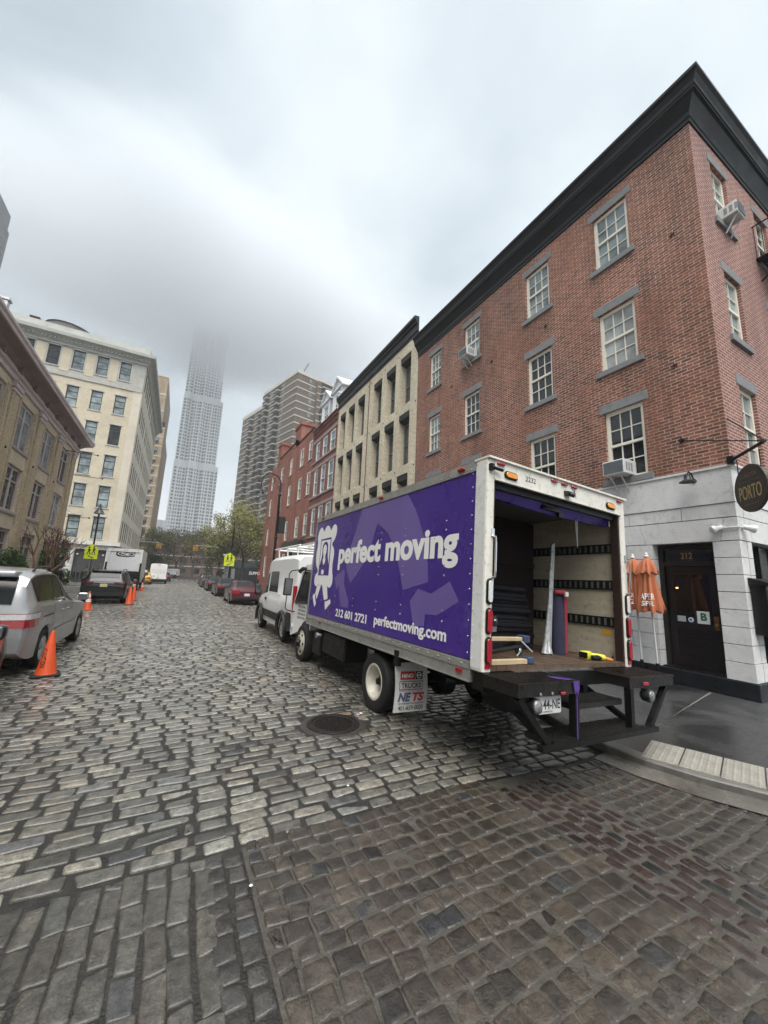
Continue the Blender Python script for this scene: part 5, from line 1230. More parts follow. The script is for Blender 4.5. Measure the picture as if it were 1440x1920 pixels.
# mud flap
m = MB(); n = 8
ffl = lambda u, v, n_: (u * .86 + .02, 1.58 + .05 * (v + .24) - n_, -.24 + (v + .24) * 1.13 + TH)
for k in range(n + 1):
    v = -.24 - .53 * k / n
    for u in (-.03, .17, .37, .56): m.v.append(tuple(ffl(u + .015 * math.sin(v * 9), v, 0)))
    for u in (-.03, .17, .37, .56): m.v.append(tuple(ffl(u + .015 * math.sin(v * 9), v, -.012)))
for k in range(n):
    for q in range(3): a = k * 8 + q; m.f.append((a, a + 1, a + 9, a + 8)); m.m.append(0); a += 4; m.f.append((a, a + 1, a + 9, a + 8)); m.m.append(0)
fl = m.build('mud_flap', mat('grubby_white_flap', (.52, .52, .5), .55, var=.15, scale=6, dirt=.55), trk, smooth=60)
m = MB(); m.prism([(.06, -.335), (.325, -.335), (.325, -.425), (.06, -.425)], ffl, .002, .004); rb_ = m.build('red_badge', mat('badge_red', (.36, .02, .03), .5), fl)
text('HINO', 'badge_lettering', TEXTW, rb_, ffl, .09, .295, -.405, -.36, .004, .001, .03)
m = MB(); m.prism([(.335, -.335), (.47, -.335), (.47, -.425), (.335, -.425)], ffl, .002, .004); bb_ = m.build('black_badge', TEXTK, fl)
m = MB(); m.prism(ngon(ffl, .40, -.38, .045, .036, 20), ffl, .004, .005); eb = m.build('emblem_ring', TEXTW, bb_)
m = MB(); m.prism(ngon(ffl, .40, -.38, .035, .027, 20), ffl, .005, .006); m2 = m.build('emblem_disc', TEXTK, bb_)
m = MB(); m.prism([(.365, -.374), (.435, -.374), (.435, -.386), (.365, -.386)], ffl, .006, .007); m.build('emblem_bar', TEXTW, bb_)
m = MB(); [m.prism(q, ffl, .002, .003) for q in ([(.05, -.442), (.48, -.442), (.48, -.449), (.05, -.449)], [(.05, -.529), (.48, -.529), (.48, -.536), (.05, -.536)], [(.05, -.449), (.057, -.449), (.057, -.529), (.05, -.529)], [(.473, -.449), (.48, -.449), (.48, -.529), (.473, -.529)])]; m.build('badge_frame', TEXTK, fl)
text('TRUCKS', 'badge_lettering', TEXTK, fl, ffl, .085, .445, -.518, -.462, .002, .001, .02)
text('NE', 'dealer_lettering', mat('dealer_blue', (.06, .08, .15), .5), fl, ffl, .03, .27, -.66, -.565, .002, .001, .05, shear=.25)
text('TS', 'dealer_lettering', mat('dealer_red', (.45, .03, .03), .5), fl, ffl, .29, .51, -.66, -.565, .002, .001, .05, shear=.25)
text('A Toyota Group Company', 'small_lettering', mat('dealer_red', (0, 0, 0)), fl, ffl, .05, .47, -.556, -.541, .002, .001, 0)
text('NEW ENGLAND TRUCK SOLUTIONS', 'small_lettering', TEXTK, fl, ffl, .04, .50, -.69, -.672, .002, .001, .01)
text('401-659-0020', 'phone_number', TEXTK, fl, ffl, .04, .49, -.75, -.702, .002, .001, .012)
# wheels
def wheel(par, x, y, z, r, w_, out, rim_m, kind, name='wheel', nsp=5, tyre_m=None):
    """out = -1: outer face looks to -x.  tyre is the wheel's own mesh, rim / hub are its parts"""
    o = (x, y, z); a = (out, 0, 0); h = w_ / 2
    rr = r * .64 if kind != 'truck' else r * .60
    m = MBO(); m.lathe([(rr, -h * .8), (r * .86, -h), (r * .965, -h * .86), (r, -h * .55), (r, -.012), (r * .985, -.01), (r * .985, .01), (r, .012), (r, h * .55), (r * .965, h * .86), (r * .86, h), (rr + .01, h * .86), (rr, h * .7)], o, a, 32)
    t_ = m.build(name, tyre_m or RUBBER, par, smooth=35)
    m = MBO()
    if kind == 'truck':          # deep dish of the outer twin wheel
        m.lathe([(rr + .012, h * .86), (rr + .005, h * .9), (rr - .02, h * .86), (rr - .03, h * .5), (rr - .05, h * .2), (rr - .075, -.02), (rr * .5, -.05), (rr * .42, -.05), (.001, -.05)], o, a, 32); rm = m.build('rim', rim_m, t_, smooth=35)
        m = MB()
        for k in range(6):
            t = 2 * PI * k / 6 + .3; c = Vector(o) + Vector((out * (-.048), math.cos(t) * rr * .62, math.sin(t) * rr * .62)); m.lathe([(.033, 0), (.033, .004)], c, a, 12)
        m.lathe([(.075, 0), (.075, .03), (.05, .06), (.045, .1), (.01, .105)], Vector(o) + Vector((out * (-.05), 0, 0)), a, 16); m.build('hub', BLACK, rm, smooth=40)
    elif kind == 'truck_front':
        m.lathe([(rr + .012, h * .86), (rr, h * .92), (rr - .03, h * .8), (rr - .05, h * .95), (rr * .62, h * 1.12), (rr * .5, h * 1.2), (.001, h * 1.2)], o, a, 32); rm = m.build('rim', rim_m, t_, smooth=35)
        m = MB()
        for k in range(6): t = 2 * PI * k / 6; m.lathe([(.03, 0), (.03, .012)], Vector(o) + Vector((out * h * .98, math.cos(t) * rr * .78, math.sin(t) * rr * .78)), a, 10)
        m.lathe([(.085, 0), (.085, .05), (.06, .08), (.01, .085)], Vector(o) + Vector((out * h * 1.18, 0, 0)), a, 16)
        for k in range(6): t = 2 * PI * k / 6 + .5; m.lathe([(.018, 0), (.018, .03)], Vector(o) + Vector((out * h * 1.18, math.cos(t) * .115, math.sin(t) * .115)), a, 6)
        m.build('hub', BLACK, rm, smooth=40)
    else:
        m.lathe([(rr + .012, h * .80), (rr, h * .86), (rr - .015, h * .75), (rr - .02, h * .1), (rr * .2, h * .0)], o, a, 28)
        rm = m.build('rim', DARKPL if kind == 'spoke' else rim_m, t_, smooth=35)
        m = MB()
        if kind == 'spoke':
            for k in range(nsp):
                t = 2 * PI * k / nsp
                for dt in (-.16, .16):
                    a0 = Vector((out * h * .72, math.cos(t) * rr * .15, math.sin(t) * rr * .15)); a1 = Vector((out * h * .62, math.cos(t + dt) * rr * .97, math.sin(t + dt) * rr * .97)); m.tube(Vector(o) + a0, Vector(o) + a1, .028, .02, 6)
            m.nocap = True; m.lathe([(rr - .002, h * .84), (rr - .006, h * .9), (rr - .03, h * .78), (rr - .03, h * .5)], o, a, 28)
            m.lathe([(.055, h * .5), (.055, h * .78), (.03, h * .84), (.002, h * .85)], o, a, 14); m.build('spokes', rim_m, rm, smooth=40)
        else:
            for k in range(8): t = 2 * PI * k / 8; m.lathe([(.022, 0), (.022, .004)], Vector(o) + Vector((out * h * .42, math.cos(t) * rr * .66, math.sin(t) * rr * .66)), a, 8)
            m.lathe([(.06, h * .2), (.06, h * .75), (.03, h * .8)], o, a, 12); m.build('hub', BLACK, rm)
    return t_
crm = mat('cream_steel_rim', (.55, .52, .44), .45, .1, var=.15, scale=10, dirt=.5)
RT = .39
for out, xo in ((-1, .135), (1, W_ - .135)):
    wheel(trk, xo, 2.2, TH - 1.003 + RT + (.0 if out < 0 else .02), RT, .25, out, crm, 'truck')
    wheel(trk, xo + (.29 if out < 0 else -.29), 2.2, RT, RT, .25, out, crm, 'truck', 'inner_wheel')
    wheel(trk, (.16 if out < 0 else W_ - .34), 5.74, RT, RT, .24, out, crm, 'truck_front')
# cab (cab-over)
def cab():
    x0, x1 = .14, 2.30; y0, y1 = L_ + .12, L_ + 1.52
    sec = [(y0, .0, 0, 2.10), (y0 + .35, .0, 0, 2.13), (y0 + .75, .0, 0, 2.10), (y0 + 1.0, .0, 0, 2.02)]
    m = MB()
    side = [(y0, .62), (y0 + .1, .62)]
    arc = [(5.74 + .50 * math.cos(t), RT + .50 * math.sin(t)) for t in [PI - .45 - (PI - .9) * k / 10 for k in range(11)]]
    prof = [(y0, .60)] + [(y, z) for y, z in arc if y > y0] + [(y1, .42), (y1 + .03, .6), (y1 + .03, 1.1), (y1 - .02, 1.24), (y1 - .33, 2.02), (y1 - .48, 2.13), (y0 + .1, 2.17), (y0, 2.12)]
    k = len(prof)
    def X(z, s): ins = .05 * max(0, (z - 1.2)); return (x0 + ins) if s < 0 else (x1 - ins)
    for s in (-1, 1): m.v += [(X(z, s), y, z) for y, z in prof]
    m.f.append(tuple(range(k))); m.f.append(tuple(range(k, 2 * k))[::-1]); m.m += [0, 0]
    for i in range(k): j = (i + 1) % k; m.f.append((i, j, k + j, k + i)); m.m.append(0)
    c = m.build('cab', mat('cab_white', (.70, .71, .71), .35, var=.06, coat=.3, dirt=.25), trk, smooth=30, bevel=.02)
    fr = lambda u, v, n: (x0 + .05 * max(0, v - 1.2) - n, -u, v)
    m = MB(); m.prism([(-(y1 - .10), 1.24), (-(y0 + .40), 1.28), (-(y0 + .30), 1.40), (-(y0 + .30), 1.96), (-(y1 - .50), 1.98), (-(y1 - .36), 1.88)], fr, .0, .006); wn = m.build('side_window', CARGL, c)
    m = MB(); q = [(y1 - .08, 1.21), (y0 + .38, 1.25), (y0 + .27, 1.38), (y0 + .27, 2.0), (y1 - .51, 2.02)]
    for a, b in zip(q, q[1:] + q[:1]): m.tube(fr(-a[0], a[1], .004), fr(-b[0], b[1], .004), .014, n=6)
    m.build('window_seal', RUBBER, wn)
    m = MB(); m.hexa([(x0 + .12, y1 + .015, 1.16), (x1 - .12, y1 + .015, 1.16), (x1 - .12, y1 + .03, 1.18), (x0 + .12, y1 + .03, 1.18), (x0 + .16, y1 - .31, 1.98), (x1 - .16, y1 - .31, 1.98), (x1 - .16, y1 - .30, 2.0), (x0 + .16, y1 - .30, 2.0)]); m.build('windscreen', CARGL, c)
    m = MB(); m.path([(x0 + .05, y1 - .58, 2.06), (x0 - .03, y1 - .5, 2.05), (x0 - .04, y1 - .3, 1.99), (x0 + .02, y1 - .22, 1.95)], [.03, .05, .05, .02], 8); m.build('sun_visor', DARKPL, c, smooth=50)
    m = MB(); m.box(x0 - .02, x0 - .001, y0 + .18, y0 + .30, .95, 1.24); m.build('door_handle', BLACK, c)
    m = MB(); m.path([(x0, y1 - .12, .98), (x0 - .16, y1 + .02, 1.0), (x0 - .2, y1 + .05, 1.06), (x0 - .2, y1 + .05, 1.92), (x0 - .16, y1 + .0, 1.99), (x0 + .02, y1 - .35, 2.04)], .014, 8)
    arm = m.build('mirror_arm', BLACK, c)
    m = MB(); m.rbox(x0 - .30, x0 - .09, y1 + .02, y1 + .10, 1.36, 1.80, .03, ax=1); mh = m.build('mirror', DARKPL, arm, smooth=40)
    m = MB(); m.box(x0 - .28, x0 - .11, y1 + .014, y1 + .0199, 1.39, 1.77); m.build('mirror_glass', glassmat('mirror_glass', (.08, .085, .09), .03), mh)
    for k, s in enumerate(('PERFECT MOVING', 'AND STORAGE', 'NEW YORK NY', 'USDOT 10721')):
        text(s, 'door_lettering', TEXTK, c, fr, -(y0 + 1.0), -(y0 + .42), 1.12 - k * .085, 1.165 - k * .085, .002, .001, .01)
    m = MB(); m.lathe([(.07, 0), (.07, .02), (.03, .035)], (x0, y1 - .08, .62), (-1, .15, 0), 14); m.build('corner_lamp', LENSW, c, smooth=50)
    m = MB(); m.box(x0 + .05, x1 - .05, y1 + .02, y1 + .06, .36, .62); m.build('front_bumper', DARKPL, c)
    m = MB(); [m.rbox(u, u + .3, y1 + .031, y1 + .05, .66, .84, .04, ax=1) for u in (x0 + .08,)]; m.build('headlamp', LENSW, c)
    m = MB(); [m.rbox(u, u + .3, y1 + .031, y1 + .05, .66, .84, .04, ax=1) for u in (x1 - .38,)]; m.build('headlamp', LENSW, c)
    m = MB(); m.tube((x0 + .3, y0 + .2, 1.2), (x0 + .3, y0 + .3, 1.75), .2, .16, 10); m.build('seat', mat('seat_grey', (.08, .08, .085), .9), c)
cab()
# black box added inside the cab's wheel arch to keep it dark
m = MB(); m.box(.4, 2.1, 5.3, 6.2, .45, .9); m.build('arch_dark_box', BLACK, trk)

# ---- cargo lying in the box: things of their own, placed in the truck's frame
TM = Matrix.Translation((2.68, 2.91, 0)) @ Matrix.Rotation(.0148, 4, 'Z') @ Matrix.Rotation(.0486, 4, 'Y') @ Matrix.Rotation(-.0063, 4, 'X')
def cargo(name, label, cat, x, y, group=None, z=.035, rz=0):
    p = TM @ Vector((x, y, TH + z)); return thing(name, label, cat, p, rot=(-.0063, .0486, .0148 + rz), group=group)
t = cargo('wrapped_poles', 'bundle of long poles in clear plastic wrap standing against the truck\'s right wall', 'poles', 1.76, .60)
plw = mat('clear_wrap', (.33, .34, .35), .14, var=.55, scale=14, spec=.9, bump=.5, bscale=16)
for k in range(4): m = MB(); m.tube((-.03 + .02 * k, .02 * (k % 2), 0), (.14 + .018 * k, .06, 1.47 + .01 * k), .011, n=6); m.build('pole', mat('pole_grey', (.35, .35, .35), .4, .3), t)
for q in range(2):
    m = MB(); o = (q - .5) * .035
    m.path([(-.10 + o * 1.6, -.02 - .02 * q, .0), (-.06 + o * 1.2, 0, .15), (.0 + o, .02, .4), (.06 + o * .8, .03, .75), (.10 + o * .7, .05, 1.05), (.15 + o * .6, .06, 1.4), (.165 + o * .6, .06, 1.48)], [.05, .03, .022, .018, .02, .018, .014], 9); m.build('plastic_wrap', plw, t, smooth=60)
t = cargo('rolled_blanket', 'tall roll of navy blanket with red edge behind the plastic wrapped poles', 'blanket', 1.95, .62)
m = MB(); m.path([(0, 0, 0), (0, 0, .3), (.01, .01, .6), (.02, .02, .84)], [.095, .095, .09, .085], 14); m.build('roll', mat('navy_quilt', (.025, .025, .055), .9, var=.3, scale=6, bump=.6, bscale=18), t, smooth=60)
m = MB(); m.tube((.075, -.06, .02), (.09, -.05, .8), .032, n=8); m.path([(-.09, -.03, .81), (0, -.10, .81), (.10, -.05, .82)], .03, 8); m.build('red_edge', mat('red_binding', (.27, .025, .04), .85, var=.2, bump=.3), t, smooth=60)
m = MB(); m.box(-.01, .05, -.14, -.12, .76, .82); m.build('tag', mat('tag_white', (.6, .6, .58), .7), t)
t = cargo('blanket_stack', 'large dark heap of navy moving blankets deep in the truck box', 'blankets', 1.15, .95)
m = MB(); zt = 0
for k in range(17):
    h = R.uniform(.04, .062); m.rbox(-.72 + R.uniform(-.05, .05), .68 - .006 * k + R.uniform(-.06, .03), R.uniform(-.05, .03), .44, zt, zt + h * 1.15, .028); zt += h
m.build('blankets', navy, t, smooth=50)
t = cargo('wardrobe_crate', 'tall dark brown red crate standing against the right wall behind the navy blankets', 'crate', 1.5, 1.42)
m = MB(); m.box(-1.0, .94, 0, 1.2, 0, 1.93); m.box(-1.0, .94, -.02, 0, .1, .16); m.box(-1.0, .94, -.02, 0, 1.2, 1.26); m.build('crate', mat('dark_red_ply', (.012, .005, .004), .8, var=.3, scale=4), t)  # crate made taller and wider to fill the bay's dark back
t = cargo('load_strap', 'grey ratchet strap hanging by the left truck wall', 'strap', .35, 1.5)
m = MB(); m.path([(-.2, 0, 1.0), (0, -.08, .95), (.12, -.05, 1.02)], .02, 6); m.path([(0, -.08, .95), (-.02, -.04, .5), (.05, -.1, .02)], .012, 6); m.path([(.0, -.08, .95), (.05, -.06, .5), (.16, -.1, .02)], .012, 6); m.build('strap', mat('grey_webbing', (0, 0, 0)), t)
t = cargo('furniture_dolly', 'wooden furniture dolly with blue corner pads lying at the truck\'s left rear edge', 'dolly', .32, .10, rz=.05)
wd = mat('pale_pine', (.46, .36, .22), .6, var=.2, scale=4, streak=.2, dirt=.2); bl_ = mat('blue_rubber_pad', (.03, .05, .10), .6, var=.2)
m = MB(); m.box(-.2, .34, -.08, -.02, .0, .05); m.build('plank', wd, t, bevel=.006)
m = MB(); m.box(-.2, .36, .0, .06, .22, .26); m.build('plank', wd, t, bevel=.006)
m = MB(); m.rbox(.34, .44, -.1, .0, .0, .07, .02); m.build('corner_pad', bl_, t)
m = MB(); m.rbox(.36, .46, -.03, .09, .20, .28, .02); m.build('corner_pad', bl_, t)
m = MB(); m.rbox(-.2, .02, .15, .4, .45, .50, .02); m.build('corner_pad', mat('blue_carpet', (.03, .045, .13), .9), t)
for x, y, z in ((.36, .05, .12), (.22, .28, .40)):
    m = MB(); m.lathe([(.02, -.02), (.055, -.018), (.062, 0), (.055, .018), (.02, .02)], (x, y, z), (.2, -1, .1), 16); w2 = m.build('castor', DARKPL, t, smooth=40)
    m = MB(); m.lathe([(.025, .018), (.02, .026), (.001, .027)], (x, y, z), (.2, -1, .1), 12); m.tube((x, y - .025, z), (x - .06, y - .02, z - .06), .012); m.build('fork', STEEL, w2)
m = MB(); m.tube((-.2, .05, .10), (.3, .02, .16), .03); m.tube((-.2, .12, .06), (.34, .1, .2), .025); m.box(-.2, .0, .05, .2, .3, .42); m.build('undercarriage', blk, t)
m = MB(); m.box(-.2, -.02, .03, .05, .31, .36); m.tube((.34, .0, .22), (.42, -.08, .12), .01); m.build('fittings', STEEL, t)
t = cargo('cordless_tool', 'yellow cordless tool lying on the truck floor by the right wall', 'tool', 2.0, .16)
yl = mat('safety_yellow', (.62, .62, .05), .4, var=.15)
m = MB(); m.rbox(-.12, .02, .02, .11, .0, .1, .02); m.path([(.02, .06, .05), (.1, .0, .04), (.17, -.04, .035)], [.03, .04, .035], 10); m.build('body', yl, t, smooth=50)
m = MB(); m.path([(-.02, .0, .03), (.06, -.03, .03), (.1, -.04, .03)], [.03, .035, .02], 8); m.box(-.13, -.11, .0, .1, .02, .09); m.build('grip', BLACK, t, smooth=50)
m = MB(); m.path([(.17, -.04, .03), (.23, -.06, .02), (.3, -.07, .01)], [.022, .02, .008], 8); m.build('nozzle', mat('orange_plastic', (.65, .25, .03), .5), t, smooth=50)
# ================================================================== vehicles: lofted bodies, y forward, rear bumper at y=0
def paint(name, col, rough=.28, metal=.25): return mat('car_' + name, col, rough, metal, var=.07, scale=2, coat=.6, dirt=.12)
def interp(K, y):
    for a, b in zip(K, K[1:]):
        if a[0] <= y <= b[0]:
            t = (y - a[0]) / max(1e-6, b[0] - a[0]); return [a[i] + (b[i] - a[i]) * t for i in range(len(a))]
    return list(K[-1] if y > K[-1][0] else K[0])
class Car:
    """K rows: y, z under side, z belt, z roof, half width at belt, half width at roof"""
    def __init__(s, root, K, rw, wy, bodym, ra=None, dark_sill=None, cladm=None):
        s.K = K; s.root = root; s.rw = rw; L_ = K[-1][0]; s.L = L_
        ra = ra or rw * 1.17
        ys = sorted(set([round(k[0], 3) for k in K] + [round(i * L_ / 70, 3) for i in range(71)] + [round(w + ra * math.cos(PI * i / 10), 3) for w in wy for i in range(11)]))
        ys = [y for y in ys if 0 <= y <= L_]
        m = MB(); rings = []
        for y in ys:
            _, zl, zb, zr_, wb, wr = interp(K, y)
            zs = zl
            for w in wy:
                if abs(y - w) < ra: zs = max(zs, rw + math.sqrt(ra * ra - (y - w) ** 2))
            zs = min(zs, zb - .06)
            zm = max(zs + .02, zl + (zb - zl) * .55)
            h = max(0, zr_ - zb)
            g = min(1, h / .25)
            half = [(0, zl + .02), (wb * .80, zl + .02), (wb * .80, zs), (wb * .965, zs), (wb * 1.0, min(zm, zb - .05)), (wb * .985, zb - .035), (wb * (.93 + .03 * g) , zb + .004 * g),
                    (wr + (wb * .9 - wr) * .5 if h < .12 else (wb * .94 * .5 + wr * .5), zb + h * .5), (wr, zb + h * .9 if h > .05 else zb + h), (wr * .86, zr_ + (.0)), (wr * .45, zr_ + .025 * min(1, .4 + h)), (0, zr_ + .035 * min(1, .4 + h))]
            ring = [(x, y, z) for x, z in half] + [(-x, y, z) for x, z in half[-2:0:-1]]
            rings.append(ring)
        n = len(rings[0])
        for r in rings: m.v += r
        for i in range(len(rings) - 1):
            for k in range(n): j = (k + 1) % n; m.f.append((i * n + k, i * n + j, (i + 1) * n + j, (i + 1) * n + k)); m.m.append(0)
        m.f.append(tuple(range(n))); m.f.append(tuple(range((len(rings) - 1) * n, len(rings) * n))[::-1]); m.m += [0, 0]
        s.body = m.build('body', bodym, root, smooth=38)
        m = MB()
        for w in wy: m.box(-.72 * K[len(K) // 2][4], .72 * K[len(K) // 2][4], w - rw * 1.1, w + rw * 1.1, rw * .6, rw * 1.9)
        m.build('underbody', BLACK, root)
    def side(s, y, t, sx, e=.008):
        """point on the cabin side, t=0 belt .. 1 roof edge"""
        _, zl, zb, zr_, wb, wr = interp(s.K, y); h = zr_ - zb
        P = [(wb * .96, zb), (wb * .94 * .5 + wr * .5, zb + h * .5), (wr, zb + h * .9)]
        t2 = t * 2; i = 0 if t2 < 1 else 1; q = t2 - i
        x = P[i][0] + (P[i + 1][0] - P[i][0]) * q; z = P[i][1] + (P[i + 1][1] - P[i][1]) * q
        return (sx * (x + e), y, z + e * .2)
    def sidewin(s, y0b, y0t, y1t, y1b, sx, t0=.08, t1=.92, m_=None, name='side_window', par=None):
        m = MB(); N = 8
        for j in range(5):
            t = t0 + (t1 - t0) * j / 4; q = j / 4
            a = y0b + (y0t - y0b) * q; b = y1b + (y1t - y1b) * q
            for i in range(N + 1): m.v.append(s.side(a + (b - a) * i / N, t, sx))
        for j in range(4):
            for i in range(N): k = j * (N + 1) + i; m.f.append((k, k + 1, k + N + 2, k + N + 1)); m.m.append(0)
        return m.build(name, m_ or CARGL, par or s.body, smooth=60)
    def top(s, y, u, e=.01):
        _, zl, zb, zr_, wb, wr = interp(s.K, y); c = .035 * min(1, .4 + max(0, zr_ - zb))
        return (u * wr, y, zr_ + c * (1 - abs(u) ** 2) + e)
    def topwin(s, ya, yb, ua=.86, ub=.86, name='windscreen', dy=0):
        m = MB(); N = 8; J = 6
        for j in range(J + 1):
            y = ya + (yb - ya) * j / J; uu = ua + (ub - ua) * j / J
            for i in range(N + 1): p = s.top(y, -uu + 2 * uu * i / N); m.v.append((p[0], p[1] + dy, p[2]))
        for j in range(J):
            for i in range(N): k = j * (N + 1) + i; m.f.append((k, k + 1, k + N + 2, k + N + 1)); m.m.append(0)
        return m.build(name, CARGL, s.body, smooth=60)
    def wide(s, y, z):
        _, zl, zb, zr_, wb, wr = interp(s.K, y); zm = zl + (zb - zl) * .55
        return wb * 1.0 if z < zm else wb * (1.0 - .015 * (z - zm) / max(.01, zb - zm))
    def patch(s, y0, y1, z0, z1, sx, m_, name, e=.006, parent=None):
        m = MB(); N = 6
        for z in (z0, (z0 + z1) / 2, z1):
            for i in range(N + 1): y = y0 + (y1 - y0) * i / N; m.v.append((sx * (s.wide(y, z) + e), y, z))
        for j in range(2):
            for i in range(N): k = j * (N + 1) + i; m.f.append((k, k + 1, k + N + 2, k + N + 1)); m.m.append(0)
        return m.build(name, m_, parent or s.body, smooth=60)
    def taillight(s, sx, y1, z0, z1, xin, m_=None, white=None):
        m = MB(); wd = s.wide(.02, (z0 + z1) / 2)
        y1s = [0, y1 * .4, y1]
        pts = [(sx * xin, -.012)] + [(sx * wd * .99, -.012)] + [(sx * (s.wide(y, z0) + .007), y) for y in (.06, y1 * .5, y1)]
        for x, y in pts: m.v += [(x, y, z0), (x, y, z1)]
        for i in range(len(pts) - 1): m.f.append((2 * i, 2 * i + 2, 2 * i + 3, 2 * i + 1)); m.m.append(0)
        o = m.build('tail_light', m_ or LENSR, s.body)
        if white is not None:
            b = MB()
            for x, y in pts: b.v += [(x + sx * .004, y - .004, z1 - (z1 - z0) * white), (x + sx * .004, y - .004, z1 - .01)]
            for i in range(len(pts) - 1): b.f.append((2 * i, 2 * i + 2, 2 * i + 3, 2 * i + 1)); b.m.append(0)
            b.build('reverse_lens', LENSW, o)
        return o
    def common(s, wy, tread, wmat, kind='spoke', nsp=5, plate=None, pz=.9, mirror=None, handles=(), hz=.95, hm=None, w_=.22):
        for y in wy:
            for sx in (-1, 1): wheel(s.root, sx * (tread - w_ / 2), y, s.rw, s.rw, w_, sx, wmat, kind, 'wheel', nsp)
        if plate:
            m = MB(); m.rbox(-.155, .155, -.035, -.02, pz - .075, pz + .075, .012, ax=1); m.build('licence_plate', plate, s.body)
        if mirror:
            y, z = mirror
            for sx in (-1, 1):
                x = s.wide(y, z)
                m = MB(); m.rbox(min(sx * (x + .02), sx * (x + .24)), max(sx * (x + .02), sx * (x + .24)), y - .04, y + .1, z, z + .17, .05, ax=1); mr = m.build('mirror', hm or DARKPL, s.body, smooth=50)
                m = MB(); m.rbox(min(sx * (x + .05), sx * (x + .22)), max(sx * (x + .05), sx * (x + .22)), y - .048, y - .0405, z + .02, z + .15, .03, ax=1); m.build('mirror_glass', glassmat('mirror_glass', (0, 0, 0)), mr)
        for y in handles:
            for sx in (-1, 1):
                x = s.wide(y, hz); m = MB(); m.path([(sx * (x + .003), y - .09, hz), (sx * (x + .03), y - .06, hz + .005), (sx * (x + .03), y + .06, hz + .005), (sx * (x + .003), y + .09, hz)], .013, 8); m.build('door_handle', hm or DARKPL, s.body, smooth=60)
PLW = mat('plate_white', (0, 0, 0)); PLY = mat('plate_yellow', (.58, .52, .26), .45, var=.15, scale=12)
ALLOY = mat('alloy', (.5, .51, .52), .3, .8, var=.1, dirt=.2)
def carroot(name, label, cat, cx, y, group=None, rz=0): return thing(name, label, cat, (cx, y, float(zr(np.float64(cx))) if cx > -4.1 else 0), rz, group)
# --- silver minivan
t = carroot('minivan', 'silver minivan parked nose away on the left with an orange cone beside its rear wheel', 'minivan', -2.925, 8.30)
K = [(0, .42, .92, .96, .90, .76), (.04, .36, 1.02, 1.14, .945, .78), (.13, .33, 1.12, 1.47, .965, .80), (.24, .29, 1.16, 1.63, .975, .81), (.45, .26, 1.17, 1.70, .98, .81), (.8, .25, 1.16, 1.725, .98, .81), (1.5, .24, 1.13, 1.73, .98, .81), (2.0, .24, 1.10, 1.655, .98, .80), (2.5, .24, 1.075, 1.48, .98, .79), (3.0, .24, 1.05, 1.24, .98, .79), (3.4, .25, 1.02, 1.05, .98, .8), (4.02, .25, .98, 1.0, .975, .8), (4.5, .26, .92, .93, .95, .8), (4.85, .28, .80, .82, .88, .74), (5.05, .34, .62, .64, .74, .6), (5.1, .4, .55, .56, .62, .5)]
SIL = paint('silver', (.36, .365, .37), .34, .5)
c = Car(t, K, .33, [1.05, 4.05], SIL, .40)
for sx in (-1, 1):
    c.sidewin(.36, .24, 1.30, 1.36, sx, .06, .94); c.sidewin(1.38, 1.32, 1.90, 2.12, sx, .06, .94); c.sidewin(2.18, 1.96, 2.15, 3.15, sx, .04, .93, m_=glassmat('car_glass_clear', (.05, .06, .055), .03))
    c.taillight(sx, .44, .80, 1.03, .5, white=.42)
    c.patch(.72, 1.36, .905, .925, sx, BLACK, 'slide_rail'); c.patch(1.37, 1.38, .4, 1.09, sx, BLACK, 'door_gap'); c.patch(2.15, 2.16, .3, 1.06, sx, BLACK, 'door_gap'); c.patch(3.3, 3.31, .3, 1.0, sx, BLACK, 'door_gap')
    c.patch(1.7, 3.5, .55, .60, sx, SIL, 'side_moulding', .014)
    m = MB(); m.path([(sx * .73, .62, 1.70), (sx * .735, .72, 1.765), (sx * .735, 1.1, 1.785), (sx * .73, 1.55, 1.77), (sx * .72, 1.68, 1.70)], .02, 8); m.build('roof_rail', DARKPL, c.body, smooth=60)
c.topwin(.045, .21, .88, .84, 'rear_window', -.012); c.topwin(2.06, 3.34, .9, .94)
m = MB(); m.rbox(-.66, .66, .10, .40, 1.60, 1.70, .03); m.build('rear_spoiler', SIL, c.body, smooth=50)
c.common([1.05, 4.05], .975, ALLOY, 'spoke', 7, PLW, .82, (3.08, 1.05), (2.0, 2.42), .93, CHROME)
m = MB(); [m.rbox(sx * .7 - .17, sx * .7 + .17, 4.86, 4.98, .62, .78, .05, ax=1) for sx in (1,)]; m.build('headlight', LENSW, c.body)
m = MB(); [m.rbox(sx * .7 - .17, sx * .7 + .17, 4.86, 4.98, .62, .78, .05, ax=1) for sx in (-1,)]; m.build('headlight', LENSW, c.body)
